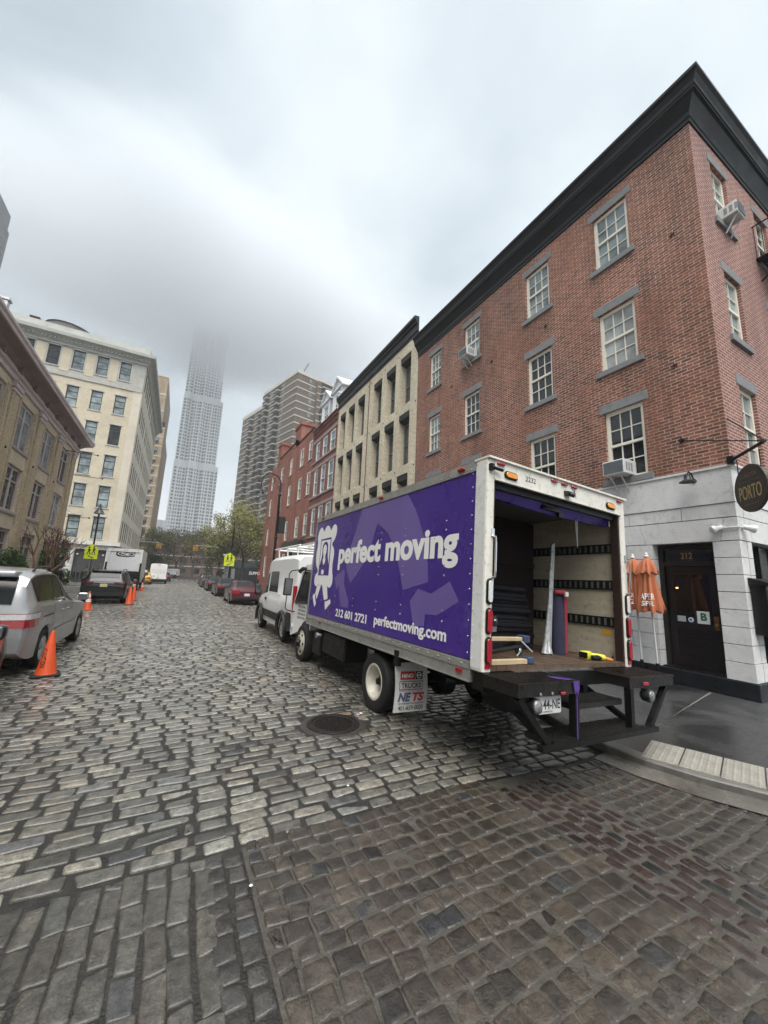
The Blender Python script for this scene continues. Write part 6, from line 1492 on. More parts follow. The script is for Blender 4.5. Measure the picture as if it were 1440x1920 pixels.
# --- generic sedan / SUV shapes
def sedan(root, col, label_m, Lf=4.85, tail=.9, plate=PLW, lens=LENSR, wl=.82, hi=1.42, kind='spoke', wmat=ALLOY):
    s_ = Lf / 4.85
    K = [(0, .38, .78, .80, .80, .62), (.06, .30, .92, .96, .86, .66), (.5 * s_, .24, .98, 1.02, .90, .66), (.95 * s_, .22, .97, 1.06, .91, .64), (1.55 * s_, .22, .95, hi - .03, .915, .58), (2.3 * s_, .21, .93, hi, .92, .58), (2.75 * s_, .21, .92, hi - .05, .92, .58), (3.5 * s_, .22, .90, .98, .915, .72), (4.2 * s_, .24, .84, .86, .89, .72), (4.7 * s_, .28, .68, .70, .78, .62), (Lf, .36, .52, .53, .64, .5)]
    P = paint(label_m, col); wy = [1.05 * s_, 3.78 * s_]
    c = Car(root, K, .325, wy, P)
    for sx in (-1, 1):
        c.sidewin(1.12 * s_, 1.62 * s_, 1.96 * s_, 1.96 * s_, sx); c.sidewin(2.02 * s_, 2.02 * s_, 2.72 * s_, 3.2 * s_, sx, t1=.86)
        c.taillight(sx, .28, .70, .88, .42, lens)
        c.patch(1.98 * s_, 1.99 * s_, .3, .93, sx, BLACK, 'door_gap'); c.patch(3.0 * s_, 3.01 * s_, .3, .9, sx, BLACK, 'door_gap')
    c.topwin(1.0 * s_, 1.5 * s_, .86, .84, 'rear_window'); c.topwin(2.78 * s_, 3.44 * s_, .86, .9)
    c.common(wy, .915, wmat, kind, 5, plate, .62, (3.15 * s_, .92), (1.75 * s_, 2.75 * s_), .82, P)
    m = MB(); m.box(-.78, .78, -.03, .06, .40, .46); m.build('bumper_strip', DARKPL, c.body)
    for sx in (-1, 1): m = MB(); m.rbox(sx * .62 - .13, sx * .62 + .13, Lf - .3, Lf - .1, .56, .68, .04, ax=1); m.build('headlight', LENSW, c.body)
    return c
def suv(root, col, nm, Lf=4.85, w_=.97, hi=1.70, plate=PLW, rail=True):
    s_ = Lf / 4.85
    K = [(0, .46, .84, .90, .88, .70), (.06, .36, 1.04, 1.10, .94, .72), (.15, .32, 1.12, 1.32, w_ - .01, .72), (.34, .28, 1.13, hi - .10, w_, .72), (.6, .26, 1.12, hi - .02, w_, .72), (2.0 * s_, .26, 1.06, hi, w_, .73), (2.6 * s_, .26, 1.04, hi - .05, w_, .72), (3.35 * s_, .26, 1.02, 1.12, w_, .78), (4.1 * s_, .28, .98, 1.02, w_ - .02, .8), (4.6 * s_, .32, .84, .88, .88, .72), (Lf, .40, .6, .62, .74, .6)]
    P = paint(nm, col); wy = [.98 * s_, 3.8 * s_]
    c = Car(root, K, .37, wy, P)
    for sx in (-1, 1):
        c.sidewin(.78, .72, 1.08, 1.2, sx); c.sidewin(1.28, 1.15, 2.0 * s_, 2.05 * s_, sx); c.sidewin(2.12 * s_, 2.08 * s_, 2.62 * s_, 3.1 * s_, sx, t1=.86)
        c.taillight(sx, .34, .98, 1.09, .45, mat('dark_red_lens', (.10, .006, .012), .15, var=.2, coat=.6)); c.patch(1.25, 1.26, .4, 1.06, sx, BLACK, 'door_gap'); c.patch(2.1 * s_, 2.11 * s_, .35, 1.03, sx, BLACK, 'door_gap')
        if rail: m = MB(); m.path([(sx * .66, .75, hi - .01), (sx * .67, .85, hi + .06), (sx * .67, 2.2, hi + .06), (sx * .66, 2.4, hi - .01)], .02, 8); m.build('roof_rail', BLACK, c.body, smooth=60)
    c.topwin(.14, .32, .88, .86, 'rear_window', -.012); c.topwin(2.65 * s_, 3.3 * s_, .88, .92)
    m = MB(); m.rbox(-.62, .62, .22, .46, hi - .08, hi - .01, .03); m.build('rear_spoiler', P, c.body, smooth=50)
    m = MB(); m.box(-.42, .42, -.03, .02, 1.045, 1.085); m.build('chrome_bar', CHROME, c.body)
    m = MB(); m.box(-.6, .6, -.028, .03, .70, .74); m.box(-.85, .85, -.02, .06, .42, .58); m.build('bumper_strip', DARKPL, c.body)
    c.common(wy, w_, ALLOY, 'spoke', 6, plate, .93, (3.0 * s_, 1.05), (1.85 * s_, 2.75 * s_), .95, P, .24)
    for sx in (-1, 1): m = MB(); m.rbox(sx * .66 - .14, sx * .66 + .14, Lf - .32, Lf - .12, .68, .82, .04, ax=1); m.build('headlight', LENSW, c.body)
    return c
t = carroot('suv', 'black SUV with yellowish plate parked in front of the minivan beside orange cones', 'SUV', -3.08, 24.0); suv(t, (.008, .009, .011), 'black', plate=PLY)
t = carroot('sedan', 'dark car fender just showing at the left photo edge behind the silver minivan', 'car', -2.82, 3.12); sedan(t, (.006, .007, .009), 'jet')
G_ = 'cars parked along the right kerb'
t = carroot('sedan', 'maroon sedan parked nose away ahead of the white van', 'car', 4.02, 24.6, G_, -.01); sedan(t, (.085, .008, .016), 'maroon')
t = carroot('sedan', 'black sedan with bright rear window parked directly ahead of the maroon sedan', 'car', 3.93, 32.6, G_, .01); sedan(t, (.008, .009, .014), 'midnight', hi=1.45)
t = carroot('sedan', 'dark sedan with red lamps parked second ahead of the maroon sedan', 'car', 3.9, 42.0, G_); sedan(t, (.02, .018, .019), 'graphite')
t = carroot('sedan', 'dark grey sedan parked third ahead of the maroon sedan', 'car', 3.85, 50.4, G_); sedan(t, (.03, .032, .034), 'slate')
t = carroot('suv', 'dark SUV farthest along the right kerb near the hoarding', 'SUV', 4.3, 62, G_); suv(t, (.02, .022, .024), 'anthracite', plate=PLW)
t = carroot('sedan', 'dark car parked beyond the white van at the far left end of the street', 'car', -1.35, 71, None); sedan(t, (.02, .02, .022), 'coal')
# --- yellow taxi
t = carroot('taxi', 'yellow taxi standing between the white box truck and the white van', 'taxi', -3.4, 55.5); c = sedan(t, (.62, .36, .015), 'taxi_yellow', 5.2, hi=1.5, plate=PLY)
m = MB(); m.rbox(-.3, .3, 2.3, 2.5, 1.52, 1.68, .05, ax=1); m.build('roof_sign', mat('taxi_sign', (.7, .68, .55), .4), t)
# --- vans
def cargo_van(root, Lf, w_, hi, wy, rw, rack=False, side_glass=True, doorg=True):
    VP = mat('van_white', (.72, .73, .735), .3, var=.05, scale=1.5, coat=.4, dirt=.15)
    K = [(0, .42, 1.15, hi - .07, w_ - .03, w_ - .10), (.06, .40, 1.2, hi - .03, w_, w_ - .08), (.4, .36, 1.25, hi, w_, w_ - .07), (2.2, .34, 1.25, hi, w_, w_ - .07), (Lf - 2.0, .34, 1.25, hi - .02, w_, w_ - .08), (Lf - 1.72, .34, 1.22, hi - .14, w_, w_ - .10), (Lf - .95, .34, 1.12, 1.34, w_ - .02, w_ - .18), (Lf - .45, .36, .98, 1.02, w_ - .06, w_ - .2), (Lf - .08, .38, .72, .74, w_ - .16, w_ - .28), (Lf, .42, .6, .61, w_ - .26, w_ - .36)]
    c = Car(root, K, rw, wy, VP, rw * 1.25)
    for sx in (-1, 1):
        c.sidewin(Lf - 2.0, Lf - 1.97, Lf - 1.62, Lf - 1.05, sx, .02, .62)
        if side_glass: c.sidewin(Lf - 3.35, Lf - 3.28, Lf - 2.2, Lf - 2.15, sx, .05, .62)
        c.patch(.05, wy[0] - rw * 1.3, .40, .86, sx, DARKPL, 'corner_cladding', .016); c.patch(wy[0] + rw * 1.32, wy[1] - rw * 1.35, .50, .72, sx, DARKPL, 'side_cladding', .016)
        for w in wy:
            m = MB(); x = sx * (w_ + .012)
            m.path([(x, w + math.cos(a) * rw * 1.3, rw + math.sin(a) * rw * 1.3) for a in [rad(-12 + 204 * k / 14) for k in range(15)]], .055, 6); m.build('arch_cladding', DARKPL, c.body, smooth=50)
        for y in (wy[0] + rw * 1.7, Lf - 2.1): c.patch(y, y + .012, .42, 1.24, sx, mat('panel_gap', (.1, .1, .1), .6), 'door_gap')
        c.patch(1.3, Lf - 2.3, 1.24, 1.27, sx, VP, 'waist_crease', .018)
        m = MB(); m.rbox(sx * (w_ - .06) - .05, sx * (w_ - .06) + .05, -.02, .10, .86, 1.58, .03); m.build('tail_light', LENSR, c.body)
        m = MB(); x = w_; m.rbox(min(sx * (x + .02), sx * (x + .22)), max(sx * (x + .02), sx * (x + .22)), Lf - 1.12, Lf - .98, 1.12, 1.5, .05, ax=1); mr = m.build('mirror', DARKPL, c.body, smooth=50)
        m = MB(); m.rbox(min(sx * (x + .04), sx * (x + .2)), max(sx * (x + .04), sx * (x + .2)), Lf - 1.128, Lf - 1.1205, 1.2, 1.46, .04, ax=1); m.build('mirror_glass', glassmat('mirror_glass', (0, 0, 0)), mr)
        m = MB(); m.box(min(sx * (w_ + .002), sx * (w_ + .03)), max(sx * (w_ + .002), sx * (w_ + .03)), Lf - 2.02, Lf - 1.85, 1.02, 1.1); m.build('door_handle', DARKPL, c.body)
    if doorg:
        for x0, x1 in ((-w_ + .2, -.08), (.08, w_ - .2)):
            m = MB(); m.box(x0, x1, -.012, .05, 1.35, 1.95); m.build('rear_panel', mat('van_panel', (.62, .63, .64), .4), c.body)
    m = MB(); m.box(-.006, .006, -.015, .02, .5, hi - .2); m.build('door_gap', mat('panel_gap', (0, 0, 0)), c.body)
    c.topwin(Lf - 1.72, Lf - 1.0, .86, .92)
    m = MB(); m.rbox(-w_ + .02, w_ - .02, -.12, .06, .40, .62, .04, ax=1); m.build('rear_bumper', DARKPL, c.body)
    c.common(wy, w_ - .02, mat('steel_wheel', (.42, .43, .44), .4, .5, dirt=.3), 'steel' if not rack else 'spoke', 5, PLY, .78)
    m = MB(); m.box(-.2, .2, -.03, .05, hi - .14, hi - .09); m.build('high_brake_lamp', LENSR, c.body)
    return c
t = carroot('cargo_van', 'white high-roof van with side windows and ladder rack parked in front of the moving truck', 'van', 3.83, 10.15)
t.location.z = -.02
c = cargo_van(t, 5.25, 1.01, 2.43, [1.0, 4.15], .35, True)
m = MB()
for y in (.6, 1.7, 2.8): 
    m.tube((-.85, y, 2.66), (.85, y, 2.66), .025); [m.tube((sx * .8, y, 2.42), (sx * .82, y, 2.66), .022) for sx in (-1, 1)]
for sx in (-.83, .83, -.5): m.tube((sx, .3, 2.70), (sx, 3.3, 2.70), .025)
rk = m.build('roof_rack', WHITE, t)
t = wthing('ladder', 'aluminium ladder lying on the white van\'s roof rack', 'ladder', (3.6, 10.2, 2.69))
m = MB(); m.tube((3.35, 10.2, 2.76), (3.35, 13.4, 2.76), .03, n=6); m.tube((3.72, 10.2, 2.76), (3.72, 13.4, 2.76), .03, n=6); [m.tube((3.35, 10.35 + k * .3, 2.76), (3.72, 10.35 + k * .3, 2.76), .018, n=6) for k in range(10)]; m.build('ladder', ALU, t)
t = carroot('cargo_van', 'white van seen from behind, double parked beyond the yellow taxi', 'van', -1.92, 60); cargo_van(t, 5.6, 1.06, 2.62, [1.1, 4.5], .36, False, False)
t = carroot('cargo_van', 'small white van crossing the far end of the street', 'van', .8, 108, None, rad(70)); cargo_van(t, 5.2, 1.0, 2.2, [1.0, 4.1], .34, False, False)
# --- white box truck on the left
t = carroot('delivery_truck', 'white box truck with black oval logo on its roller door, ahead of black SUV', 'truck', -3.80, 38.3)
m = MB(); m.box(-1.22, 1.22, .1, 6.0, 1.05, 3.42); bx = m.build('cargo_box', tw, t, bevel=.02)
m = MB(); m.box(-1.25, -1.05, -.0, .14, .95, 3.45); m.box(1.05, 1.25, -.0, .14, .95, 3.45); m.box(-1.05, 1.05, .0, .14, 3.2, 3.45); m.box(-1.27, -1.02, -.02, .12, 1.62, 2.4) ; m.build('rear_frame', tw, bx)
m = MB(); m.box(-1.04, 1.04, .05, .09, 1.62, 3.19); [m.box(-1.04, 1.04, .046, .0499, 1.95 + k * .4, 1.96 + k * .4) for k in range(3)]; dr_ = m.build('roller_door', mat('door_white', (.66, .68, .69), .4, var=.05, dirt=.2), bx)
f2 = lambda u, v, n: (u, .046 - n, v)
m = MB(); m.prism([(-.62, 3.18), (.72, 3.18), (.66, 2.84), (.1, 2.76), (-.5, 2.80), (-.64, 2.92)], f2, 0, .006); lg = m.build('logo_plate', TEXTK, dr_, bevel=0)
m = MB(); m.prism(ngon(f2, .06, 3.02, .60, .17, 28), f2, .006, .008); ov = m.build('logo_oval', TEXTW, lg)
m = MB(); m.prism(ngon(f2, .06, 3.02, .53, .135, 28), f2, .008, .010); oi = m.build('logo_oval_inner', TEXTK, lg)
text('Pogy', 'lettering', TEXTW, lg, f2, -.3, .42, 2.92, 3.12, .010, .003, .03, shear=.2)
m = MB(); m.box(-1.12, 1.12, -.16, .02, .45, 1.6); lgt = m.build('lift_gate', blk, t)
m = MB(); m.box(-1.27, -1.13, -.1, .05, .5, 2.3); m.box(1.13, 1.27, -.1, .05, .5, 2.3); m.build('lift_gate_rail', BLACK, lgt)
m = MB(); m.box(-1.1, 1.1, -.2, -.1, .42, .56); m.build('rear_bumper', WHITE, t)
for x in (-.9, .9): m = MB(); m.box(x - .18, x + .18, -.22, -.18, .66, .76); m.build('tail_light', LENSR, t)
m = MB(); m.box(.0, .5, -.21, -.18, .66, .74); m.build('reflector_strip', mat('red_reflector', (.55, .08, .09), .3), t)
for x in (-.9, -.1, 0, .1, .9): m = MB(); m.box(x - .03, x + .03, -.012, -.0005, 3.33, 3.37); m.build('marker_lamp', LENSR, t)
m = MB(); m.rbox(.05, .40, -.3, -.165, 1.05, 1.3, .02); m.build('carton', mat('cardboard', (.30, .21, .13), .8), t)
m = MB(); m.rbox(-1.0, 1.0, 6.3, 8.0, .5, 2.3, .1); m.box(-.4, .4, 0, 6.3, .6, 1.0); m.build('cab', tw, t, bevel=.05)
for y in (1.6, 7.2):
    for sx in (-1, 1): wheel(t, sx * 1.0, y, .42, .42, .28, sx, crm, 'truck')
# ================================================================== street furniture, plants, people
ORG = mat('cone_orange', (.62, .075, .012), .45, var=.18, scale=6, dirt=.35); REFW = mat('cone_reflective', (.7, .7, .7), .35, var=.1, scale=20)
def cone(x, y, h, label, stripes, rz=.3, txt=None):
    z = float(zr(np.float64(x))) if x > -4.1 else 0
    t = thing('traffic_cone', label, 'traffic cone', (x, y, z), rz, 'orange traffic cones'); r0 = h * .19; b = h * .27
    m = MB(); m.rbox(-b, b, -b, b, 0, .03, .05); m.build('base', RUBBER if not stripes else mat('cone_base_orange', (.4, .05, .012), .5, var=.2), t)
    m = MB(); m.lathe([(r0 * 1.1, .03), (r0, .06), (h * .035, h * .985), (h * .028, h), (.002, h)], n=28); c = m.build('cone', ORG, t, smooth=40)
    rr = lambda z: r0 + (h * .035 - r0) * (z - .06) / (h * .985 - .06) + .0025
    for a, b_ in stripes:
        m = MBO(); m.lathe([(rr(a * h), a * h), (rr(b_ * h), b_ * h)], n=28); m.build('stripe', REFW, c, smooth=60)
    if txt:
        cc = lambda u, v, n: ((rr(v) + n) * math.sin(u / rr(v)), -(rr(v) + n) * math.cos(u / rr(v)), v)
        text(txt, 'stencil', mat('black_stencil', (.02, .012, .01), .7, var=.4, scale=40), c, lambda u, v, n: cc((v - .25) * .8 - .075, .44 - u, n), -.0, .30, .20, .30, .0005, .001, .02)
cone(-1.70, 8.62, .72, 'plain orange cone on black base standing beside the minivan\'s rear wheel', [], .25, 'CAUTION')
cone(-3.13, 20.9, .78, 'orange cone with two white bands between the minivan and black SUV', [(.42, .60), (.68, .86)], .1)
cone(-1.88, 23.9, .86, 'tall plain orange cone at the black SUV\'s right rear corner', [], 0)
cone(-1.95, 27.0, .9, 'orange cone standing just behind the SUV\'s corner cone, farther along its side', [], 0)
cone(-2.32, 39.3, .75, 'orange cone with white bands by the white box truck\'s rear corner', [(.42, .60), (.68, .88)], 0)

# ---- closed orange umbrellas
UM = mat('orange_canvas', (.50, .165, .075), .8, var=.12, scale=5, bump=.25, bscale=30)
def umbrella(x, y, lean, label, txt, rz, seed):
    rg = random.Random(seed)
    t = thing('patio_umbrella', label, 'umbrella', (x, y, .0), 0, 'closed orange patio umbrellas')
    top = Vector((lean[0], lean[1], 2.50)); ax_ = top.normalized()
    m = MB(); m.tube((0, 0, .02), ax_ * 2.5, .019, n=10); m.build('pole', mat('white_pole', (.55, .55, .53), .4, var=.1), t, smooth=60)
    m = MB(); m.tube(ax_ * .0, ax_ * .42, .032, n=10); m.build('pole_sleeve', BLACK, t)
    m = MB(); m.lathe([(.012, 0), (.045, .01), (.05, .03), (.025, .05), (.03, .075), (.018, .1), (.002, .105)], ax_ * 2.5, ax_, 14); m.build('finial', WHITE, t, smooth=50)
    n = 48; a = ax_.orthogonal().normalized(); b = ax_.cross(a)
    ph = [rg.uniform(0, 6.28) for _ in range(6)]
    def fold(th, v): return 1 + (.30 * math.cos(8 * th + ph[0] + v * .8) + .12 * math.cos(5 * th + ph[1] - v) + .06 * math.cos(13 * th + ph[2])) * min(1, v * 1.4)
    def skin(prof, name, par):
        m = MB(); J = len(prof)
        for j, (r, h, v) in enumerate(prof):
            for k in range(n):
                th = 2 * PI * k / n; rr = r * fold(th, v); hh = h + (.035 * math.cos(8 * th + ph[3]) * (j == J - 1) + .02 * math.cos(3 * th) * (j == J - 1))
                m.v.append(tuple(ax_ * hh + (a * math.cos(th) + b * math.sin(th)) * rr))
        for j in range(J - 1):
            for k in range(n): q = (k + 1) % n; m.f.append((j * n + k, j * n + q, (j + 1) * n + q, (j + 1) * n + k)); m.m.append(0)
        return m.build(name, UM, par, smooth=180)
    cn = skin([(.03, 2.50, 0), (.075, 2.42, .2), (.095, 2.25, .45), (.115, 2.05, .6), (.14, 1.85, .75), (.165, 1.65, .9), (.19, 1.46, 1), (.182, 1.42, 1)], 'canopy', t)
    skin([(.032, 2.505, 0), (.085, 2.44, .3), (.12, 2.33, .6), (.145, 2.22, .8), (.15, 2.19, .9)], 'top_flap', cn)
    vd = (Vector((0, 0, 1.7)) - Vector((x, y, 1.7))); vd.z = 0; vd.normalize(); ur = Vector((-vd.y, vd.x, 0))
    vd = (vd * math.cos(rz) + ur * math.sin(rz)); ur = Vector((-vd.y, vd.x, 0))
    for s_, z0, hgt, wd in txt:
        th0 = math.atan2(vd.dot(b), vd.dot(a)); sg = 1 if ax_.dot(a.cross(b)) > 0 else -1
        def fr(u, v, nn_):
            th = th0 + sg * u / .19; q = (1.85 - v) / .39; r = (.14 + .05 * q) * (.5 * fold(th, .75 + .25 * q) + .62) + .012 + nn_
            return ax_ * v + (a * math.cos(th) + b * math.sin(th)) * r
        text(s_, 'lettering', TEXTW, cn, fr, -wd / 2, wd / 2, z0, z0 + hgt, .0, .004, .01)
umbrella(8.72, 4.66, (.02, .05), 'left closed orange umbrella leaning by the white stone wall, partly behind the other umbrella', [('SPRITZ', 1.54, .10, .26), ('APEROL', 1.67, .10, .26)], -.9, 3)
umbrella(8.60, 4.30, (-.06, .03), 'right closed orange umbrella with white lettering in front of the doorway', [('SPR', 1.53, .10, .19), ('APER', 1.655, .12, .25)], -.3, 8)

# ---- street lamps
IRN = mat('lamp_post_iron', (.010, .011, .013), .45, .3, var=.25, scale=4, bump=.1)
def bishop(x, y, label, side=-1, box=None, group='crook-necked street lamps'):
    t = thing('street_lamp', label, 'street lamp', (x, y, 0), 0, group)
    m = MB(); m.lathe([(.24, 0), (.24, .15), (.17, .3), (.15, .9), (.11, 1.1), (.095, 1.3), (.075, 7.0), (.1, 7.05), (.1, 7.15), (.065, 7.2), (.06, 7.6)], n=16)
    m.lathe([(.1, 0), (.13, .05), (.1, .1)], (0, 0, 4.2), n=16); m.build('post', IRN, t, smooth=40)
    P = [(0, 0, 7.5)] + [(side * (.62 - .62 * math.cos(a)), 0, 7.85 + .62 * math.sin(a)) for a in [PI * k / 14 for k in range(15)]] + [(side * 1.24, 0, 7.55)]
    m = MB(); m.path(P, .04, 8)
    Q = [(side * (.62 + (.3 - .26 * k / 20) * math.cos(.5 + k * .42)), 0, 7.98 + (.3 - .26 * k / 20) * math.sin(.5 + k * .42)) for k in range(21)]; m.path(Q, .022, 6)
    Q = [(side * (.12 + .12 * math.cos(PI + k * .5) * (1 - k / 16)), 0, 7.6 + .14 * math.sin(PI + k * .5) * (1 - k / 16)) for k in range(14)]; m.path(Q, .02, 6); m.build('crook_arm', IRN, t, smooth=60)
    m = MB(); m.lathe([(.05, 0), (.06, -.15), (.09, -.2), (.1, -.38), (.2, -.5), (.23, -.56), (.21, -.58)], (side * 1.24, 0, 7.58), n=18); h = m.build('lamp_head', IRN, t, smooth=40)
    m = MB(); m.lathe([(.19, -.58), (.18, -.68), (.1, -.76), (.002, -.78)], (side * 1.24, 0, 7.58), n=18); m.build('globe', mat('lamp_globe', (.5, .52, .52), .2, spec=.6), h, smooth=60)
    if box: m = MB(); m.rbox(.09, .5, -.15, .15, box, box + 1.1, .02); m.build('signal_box', DARKPL, t)
    return t
bishop(5.55, 25.2, 'black crook-necked street lamp with dark box on its post, rising beyond the white van', box=4.55)
bishop(5.6, 48, 'farther black crook-necked street lamp among the green trees')
t = thing('street_lamp', 'slim black lamp post with conical hat in front of the cream loft building', 'street lamp', (-5.2, 33, .11))
m = MB(); m.lathe([(.12, 0), (.12, .6), (.06, .7), (.05, 5.6)], n=12); m.build('post', IRN, t, smooth=40)
m = MB(); m.lathe([(.33, 5.45), (.30, 5.5), (.06, 5.95), (.07, 6.0), (.05, 6.12), (.002, 6.15)], n=20); m.lathe([(.05, 5.0), (.06, 5.1), (.06, 5.4)], n=10); m.build('conical_shade', mat('grey_lamp_shade', (.06, .07, .075), .4, var=.2), t, smooth=40)
YG = mat('sign_yellow_green', (.60, .70, .02), .4, var=.06, scale=6)
def schoolsign(x, y, z, s, label, arrow, rz=0):
    t = thing('school_crossing_sign', label, 'sign', (x, y, z), rz, 'yellow school crossing signs')
    fr = lambda u, v, n: (u, -n, v)
    m = MB(); m.prism([(-.45 * s, .35 * s), (.45 * s, .35 * s), (.45 * s, .85 * s), (0, 1.25 * s), (-.45 * s, .85 * s)], fr, 0, .012); b = m.build('panel', YG, t)
    m = MB(); m.prism([(-.45 * s, 0), (.45 * s, 0), (.45 * s, .33 * s), (-.45 * s, .33 * s)], fr, 0, .012); p2 = m.build('arrow_panel', YG, t)
    for u, k in ((-.17, .86), (.15, 1.0)):
        m = MB(); h = .62 * s * k; b0 = .38 * s; u *= s
        m.prism(ngon(fr, u, b0 + h, .07 * s, .07 * s, 10), fr, .012, .016)
        m.prism([(u - .07 * s, b0 + h * .82), (u + .07 * s, b0 + h * .82), (u + .06 * s, b0 + h * .42), (u - .06 * s, b0 + h * .42)], fr, .012, .016)
        m.prism([(u - .06 * s, b0 + h * .43), (u + .0 * s, b0 + h * .43), (u - .07 * s, b0), (u - .14 * s, b0)], fr, .012, .0155); m.prism([(u + .0 * s, b0 + h * .43), (u + .06 * s, b0 + h * .43), (u + .14 * s, b0), (u + .07 * s, b0)], fr, .012, .0152)
        m.prism([(u + .06 * s, b0 + h * .8), (u + .16 * s, b0 + h * .55), (u + .13 * s, b0 + h * .5), (u + .05 * s, b0 + h * .66)], fr, .012, .0154); m.build('walker', TEXTK, b)
    m = MB(); q = -1 if arrow < 0 else 1
    m.prism([(q * -.2 * s, .24 * s), (q * -.15 * s, .27 * s), (q * .08 * s, .15 * s), (q * .11 * s, .2 * s), (q * .22 * s, .06 * s), (q * .03 * s, .06 * s), (q * .06 * s, .1 * s), (q * -.2 * s, .21 * s)], fr, .012, .016); m.build('arrow', TEXTK, p2)
    m = MB(); m.tube((0, .05, -z + .05), (0, .05, 1.1 * s), .035, n=8); m.build('post', mat('galvanised_post', (.3, .31, .31), .45, .6, var=.2), t)
    return t
schoolsign(-5.0, 31.4, 2.35, .80, 'yellow school crossing sign with arrow on the left, below the conical lamp', 1)
schoolsign(5.0, 44, 2.55, 1.15, 'yellow school crossing sign on the right side of the street before the trees', -1)
# ---- traffic signals
def signal(x, y, px, z, label, base):
    t = thing('traffic_signal', label, 'traffic light', (base[0], base[1], 0), 0, 'yellow traffic signals on mast arms')
    dx, dy = x - base[0], y - base[1]
    m = MB(); m.lathe([(.2, 0), (.14, .4), (.11, 6.2)], n=12); m.path([(0, 0, 5.0), (dx * .15, dy * .15, z - .35), (dx * .5, dy * .5, z - .05), (dx, dy, z)], [.09, .08, .07, .05], 8); m.build('mast', mat('galvanised_post', (0, 0, 0)), t, smooth=50)
    for k, o in enumerate((-.22, .22)):
        m = MB(); m.rbox(dx + o - .17, dx + o + .17, dy - .15, dy + .15, z - 1.05, z - .05, .04); h = m.build('signal_head', mat('signal_yellow', (.55, .27, .02), .45, var=.15), t)
        for q, mm in enumerate(('off_red', 'off_amber', 'off_green')):
            m = MB(); m.lathe([(.11, 0), (.10, .05), (.002, .06)], (dx + o, dy - .15, z - .22 - q * .32), (0, -1, 0), 12); m.build('signal_lens', mat(mm, ((.25, .02, .02), (.3, .14, .01), (.02, .12, .08))[q], .25), h)
signal(2.9, 80, 0, 6.7, 'yellow traffic signal hanging from the right mast arm over the street end', (8.6, 79))
signal(-3.1, 80, 0, 6.7, 'yellow traffic signal hanging from the left mast arm near the tan tower', (-9.0, 80))
t = thing('street_name_sign', 'small pale street name sign on a pole beside the right mast arm', 'sign', (8.4, 76, 0)); m = MB(); m.tube((0, 0, 0), (0, 0, 5.4), .06); m.build('pole', mat('galvanised_post', (0, 0, 0)), t); m = MB(); m.box(-.9, .9, -.03, -.0, 4.9, 5.2); m.build('panel', mat('sign_pale', (.5, .56, .53), .5), t)
# ---- bollards
def bollard(i, x, y):
    t = thing('bollard', 'black round-topped bollard in the row before the cream loft entrance', 'bollard', (x, y, .11), 0, 'black bollards before the cream loft'); m = MB(); m.lathe([(.16, 0), (.16, .1), (.125, .14), (.125, .95), (.14, .97), (.14, 1.02), (.11, 1.12), (.05, 1.19), (.002, 1.2)], n=14); m.build('post', BLACK, t, smooth=50)
for i in range(7): bollard(i, -10.4 + i * .36 - (.12 if i == 0 else 0), 55.2)
# ---- hoarding and signs at the right, beyond the red house
t = wthing('hoarding', 'dark construction hoarding with round blue emblem and white posters under the trees', 'hoarding', (8.2, 62, 0))
hb = mat('hoarding_dark', (.035, .045, .05), .6, var=.3, scale=2)
m = MB(); m.box(8.0, 8.15, 50.5, 84, 0, 2.6); m.box(8.0, 12, 50.4, 50.5, 0, 2.6); m.build('fence', hb, t)
frh = fX(8.0)
m = MB(); m.fbox(frh, 71, 78, .2, 2.5, 0, .03); pb = m.build('grey_poster', mat('poster_grey', (.34, .37, .39), .5, var=.1), t)
m = MB(); m.prism(ngon(frh, 74.0, 1.4, 1.7, .95, 24), frh, .03, .04); e1 = m.build('emblem', mat('emblem_blue', (.03, .05, .10), .5), pb)
m = MB(); m.prism(ngon(frh, 74.0, 1.4, 1.25, .68, 24), frh, .04, .05); m.build('emblem_inner', mat('poster_grey', (0, 0, 0)), pb)
m = MB(); m.fbox(frh, 62, 66, .3, 2.5, 0, .03); m.build('white_poster', mat('poster_white', (.55, .57, .6), .5, var=.15), t)
t = wthing('container_office', 'low dark site cabin standing behind the hoarding under the trees', 'cabin', (10, 72, 0)); m = MB(); m.box(8.4, 14, 66, 80, 0, 3.6); m.build('cabin', mat('cabin_slate', (.06, .08, .085), .6, var=.2), t)
t = wthing('shop_sign', 'black shopfront board with white and red lettering at the red house corner', 'sign', (7.4, 49.4, 0))
f3 = fGen((6.7, 49.6, .0), Vector((1, -.15, 0)).normalized(), (0, 0, 1), Vector((-.15, -1, 0)).normalized())
m = MB(); m.fbox(f3, .6, 2.9, 0, 2.2, -.1, 0); bd = m.build('board', mat('blue_black_board', (.016, .022, .032), .5, var=.2), t)
m = MB(); m.fbox(f3, 2.35, 2.9, 1.2, 2.4, 0, .03); rdp = m.build('red_panel', mat('sign_red', (.5, .03, .03), .45, var=.08), t)
text('SUPPOL', 'lettering', TEXTW, bd, f3, 1.35, 2.85, 1.72, 2.1, .031, .02, .03, shear=.1)
